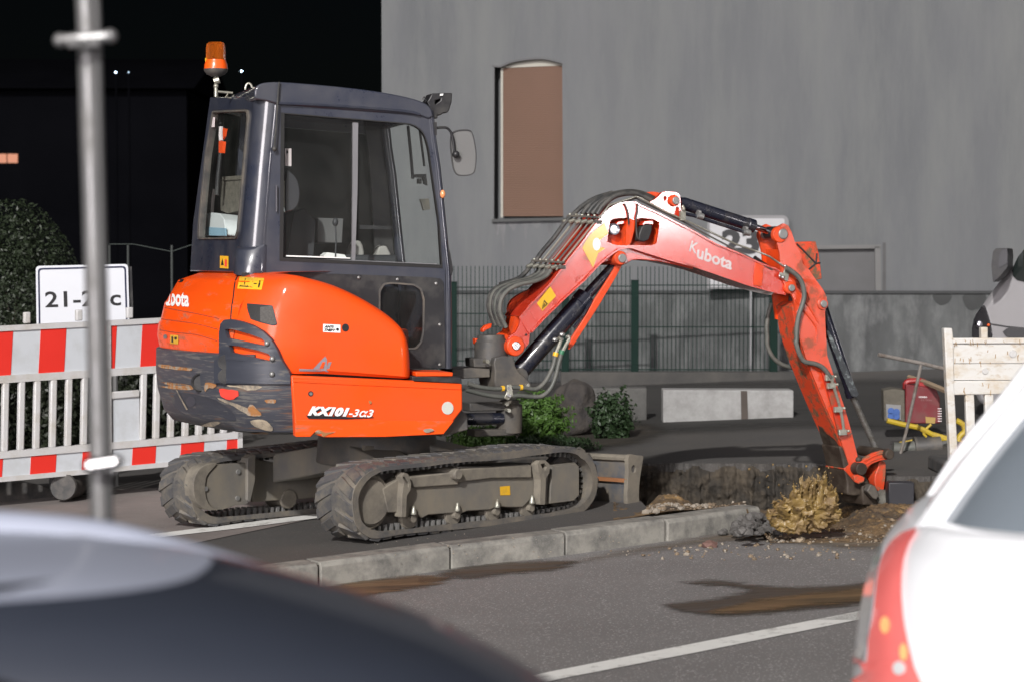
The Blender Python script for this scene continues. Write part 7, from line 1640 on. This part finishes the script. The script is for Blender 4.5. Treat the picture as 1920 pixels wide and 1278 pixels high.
b = MB(); b.tube([FB.px(x, y, -.02) for x, y in cD((760, 510), (830, 560), (900, 600), (930, 590))], .016, 8, 3); obj('arm_hose', b, M['black'], aro)
# bucket cylinder on the outer side
k0 = FB.px(*c8((740, 900))[0], 0); k1_ = FB.px(1598, 742, 0); k2_ = FB.px(1643, 842, 0); dk_ = (k1_ - k0).normalized(); LK = (k1_ - k0).length
b = MB(); b.lathe(k0, dk_, [(0, 0), (0, .03), (.03, .037), (LK - .05, .037), (LK - .045, .042), (LK, .042), (LK, 0)], 26); bko = obj('bucket_cylinder', b, M['cylblack'], EX)
b = MB(); b.cyl(k1_, k2_, .02, seg=20); obj('cylinder_rod', b, mat('muddy rod', (.3, .3, .29), .35, metal=.8, var=.2, dirt=(.12, .11, .09), damt=.5, dscale=20), bko)
b = MB(); b.slab(FB.plane(-.055), cG((455, 60), (470, 60), (560, 240), (640, 420), (625, 440), (600, 430), (545, 300)), c0=0, c1=.01); gdo2 = obj('cylinder_guard', b, mat('scratched guard', (.04, .045, .05), .4, var=.3, dirt=(.2, .23, .23), damt=.4, dscale=26, dsharp=.04), bko, bev=.002)
# linkage and bucket
def lk(pts, v0, v1, nm, m, bev=.004, sm=2):
    b = MB(); b.slab(FB.plane(v0), [tuple(p) for p in smooth(pts, sm, True)] if sm else pts, c0=0, c1=v1 - v0); return obj(nm, b, m, EX, bev=bev)
link_m = mat('muddy link red', (.58, .06, .02), .45, var=.2, dirt=(.2, .11, .06), damt=.4, dscale=16, dsharp=.06)
l1 = lk(c1((450, 690), (480, 610), (540, 600), (600, 540), (700, 485), (800, 455), (870, 445), (900, 430), (945, 460), (940, 540), (900, 560), (870, 575), (780, 590), (680, 630), (590, 690), (540, 720), (480, 720)), -.15, -.12, 'bucket_link', link_m, sm=0)
l2 = lk(c1((450, 690), (480, 610), (540, 600), (600, 540), (700, 485), (800, 455), (870, 445), (900, 430), (945, 460), (940, 540), (900, 560), (870, 575), (780, 590), (680, 630), (590, 690), (540, 720), (480, 720)), .10, .13, 'bucket_link', link_m, sm=0)
ri = MB(); ri.tube([FB.px(x, y, -.152) for x, y in c1((575, 590), (680, 535), (780, 495), (868, 475), (872, 530), (780, 550), (690, 580), (590, 640))], .005, 6); obj('link_rib', ri, link_m, l1)
b = MB(); q = FB.px(*c1((915, 505))[0], -.19); b.cyl(q, q + FB.v * .34, .033, seg=20); obj('link_pin', b, M['mudmetal'], l1, bev=.004)
b = MB(); q = FB.px(*c1((540, 700))[0], -.19); b.cyl(q, q + FB.v * .34, .04, seg=20); obj('link_pin', b, M['mudmetal'], l1, bev=.004)
b = MB(); q = FB.px(*c1((495, 575))[0], -.12); b.ball(q, .022); b.slab(FB.plane(-.1), c1((400, 590), (480, 570), (520, 600), (440, 690), (390, 660)), c0=0, c1=.2); obj('arm_end', b, M['mudmetal'], aro)
l3 = lk(c1((775, 600), (850, 605), (860, 700), (850, 850), (820, 1025), (770, 1000), (720, 930), (715, 790), (760, 680)), -.10, .08, 'bucket_ear', link_m)
bu = MB()
PBk = FB.plane(-.11)
bu.slab(PBk, [tuple(p) for p in smooth(c1((240, 400), (300, 420), (360, 520), (400, 640), (430, 720), (480, 760), (580, 780), (640, 880), (600, 1000), (520, 1050), (360, 1045), (345, 960), (345, 880), (310, 720), (270, 520)), 2, True)], c0=0, c1=.22)
buo = obj('bucket', bu, M['mudmetal'], EX, bev=.012)
b = MB(); b.slab(FB.plane(-.18), c1((430, 790), (500, 770), (580, 810), (570, 870), (500, 895), (450, 870)), c0=0, c1=.02); obj('exposed_paint', b, link_m, buo, bev=.004)
bu = MB(); bu.slab(FB.plane(-.14), c1((540, 920), (640, 885), (700, 910), (775, 1030), (740, 1110), (760, 1180), (560, 1180), (545, 1040)), c0=0, c1=.26); obj('bucket_lip', bu, M['mudmetal'], buo, bev=.01)
b = MB(); b.slab(FB.plane(-.21), c1((610, 990), (660, 900), (720, 930), (775, 1040), (735, 1110), (690, 1085)), c0=0, c1=.05); obj('bucket_tooth', b, M['darkmetal'], buo, bev=.006)
b = MB(); b.ball(FB.px(*c1((850, 1095))[0], -.12), .068, (1, 1.1, .95), 3, .35, 4); b.ball(FB.px(*c1((800, 1120))[0], .05), .06, (1, 1.1, .95), 3, .35, 5); obj('mud_lump', b, mat('grey mud', (.11, .105, .09), .8, var=.35, vscale=20, bump=.006, bscale=50), buo)

mbx = patch(bvh(ab_), [tuple(p) for p in smooth([(1535, 795), (1552, 812), (1566, 822), (1580, 845), (1600, 890), (1598, 920), (1580, 915), (1562, 880), (1548, 840)], 2, True)], .006, 1); obj('mud_crust', mbx, M['mudmetal'], aro)
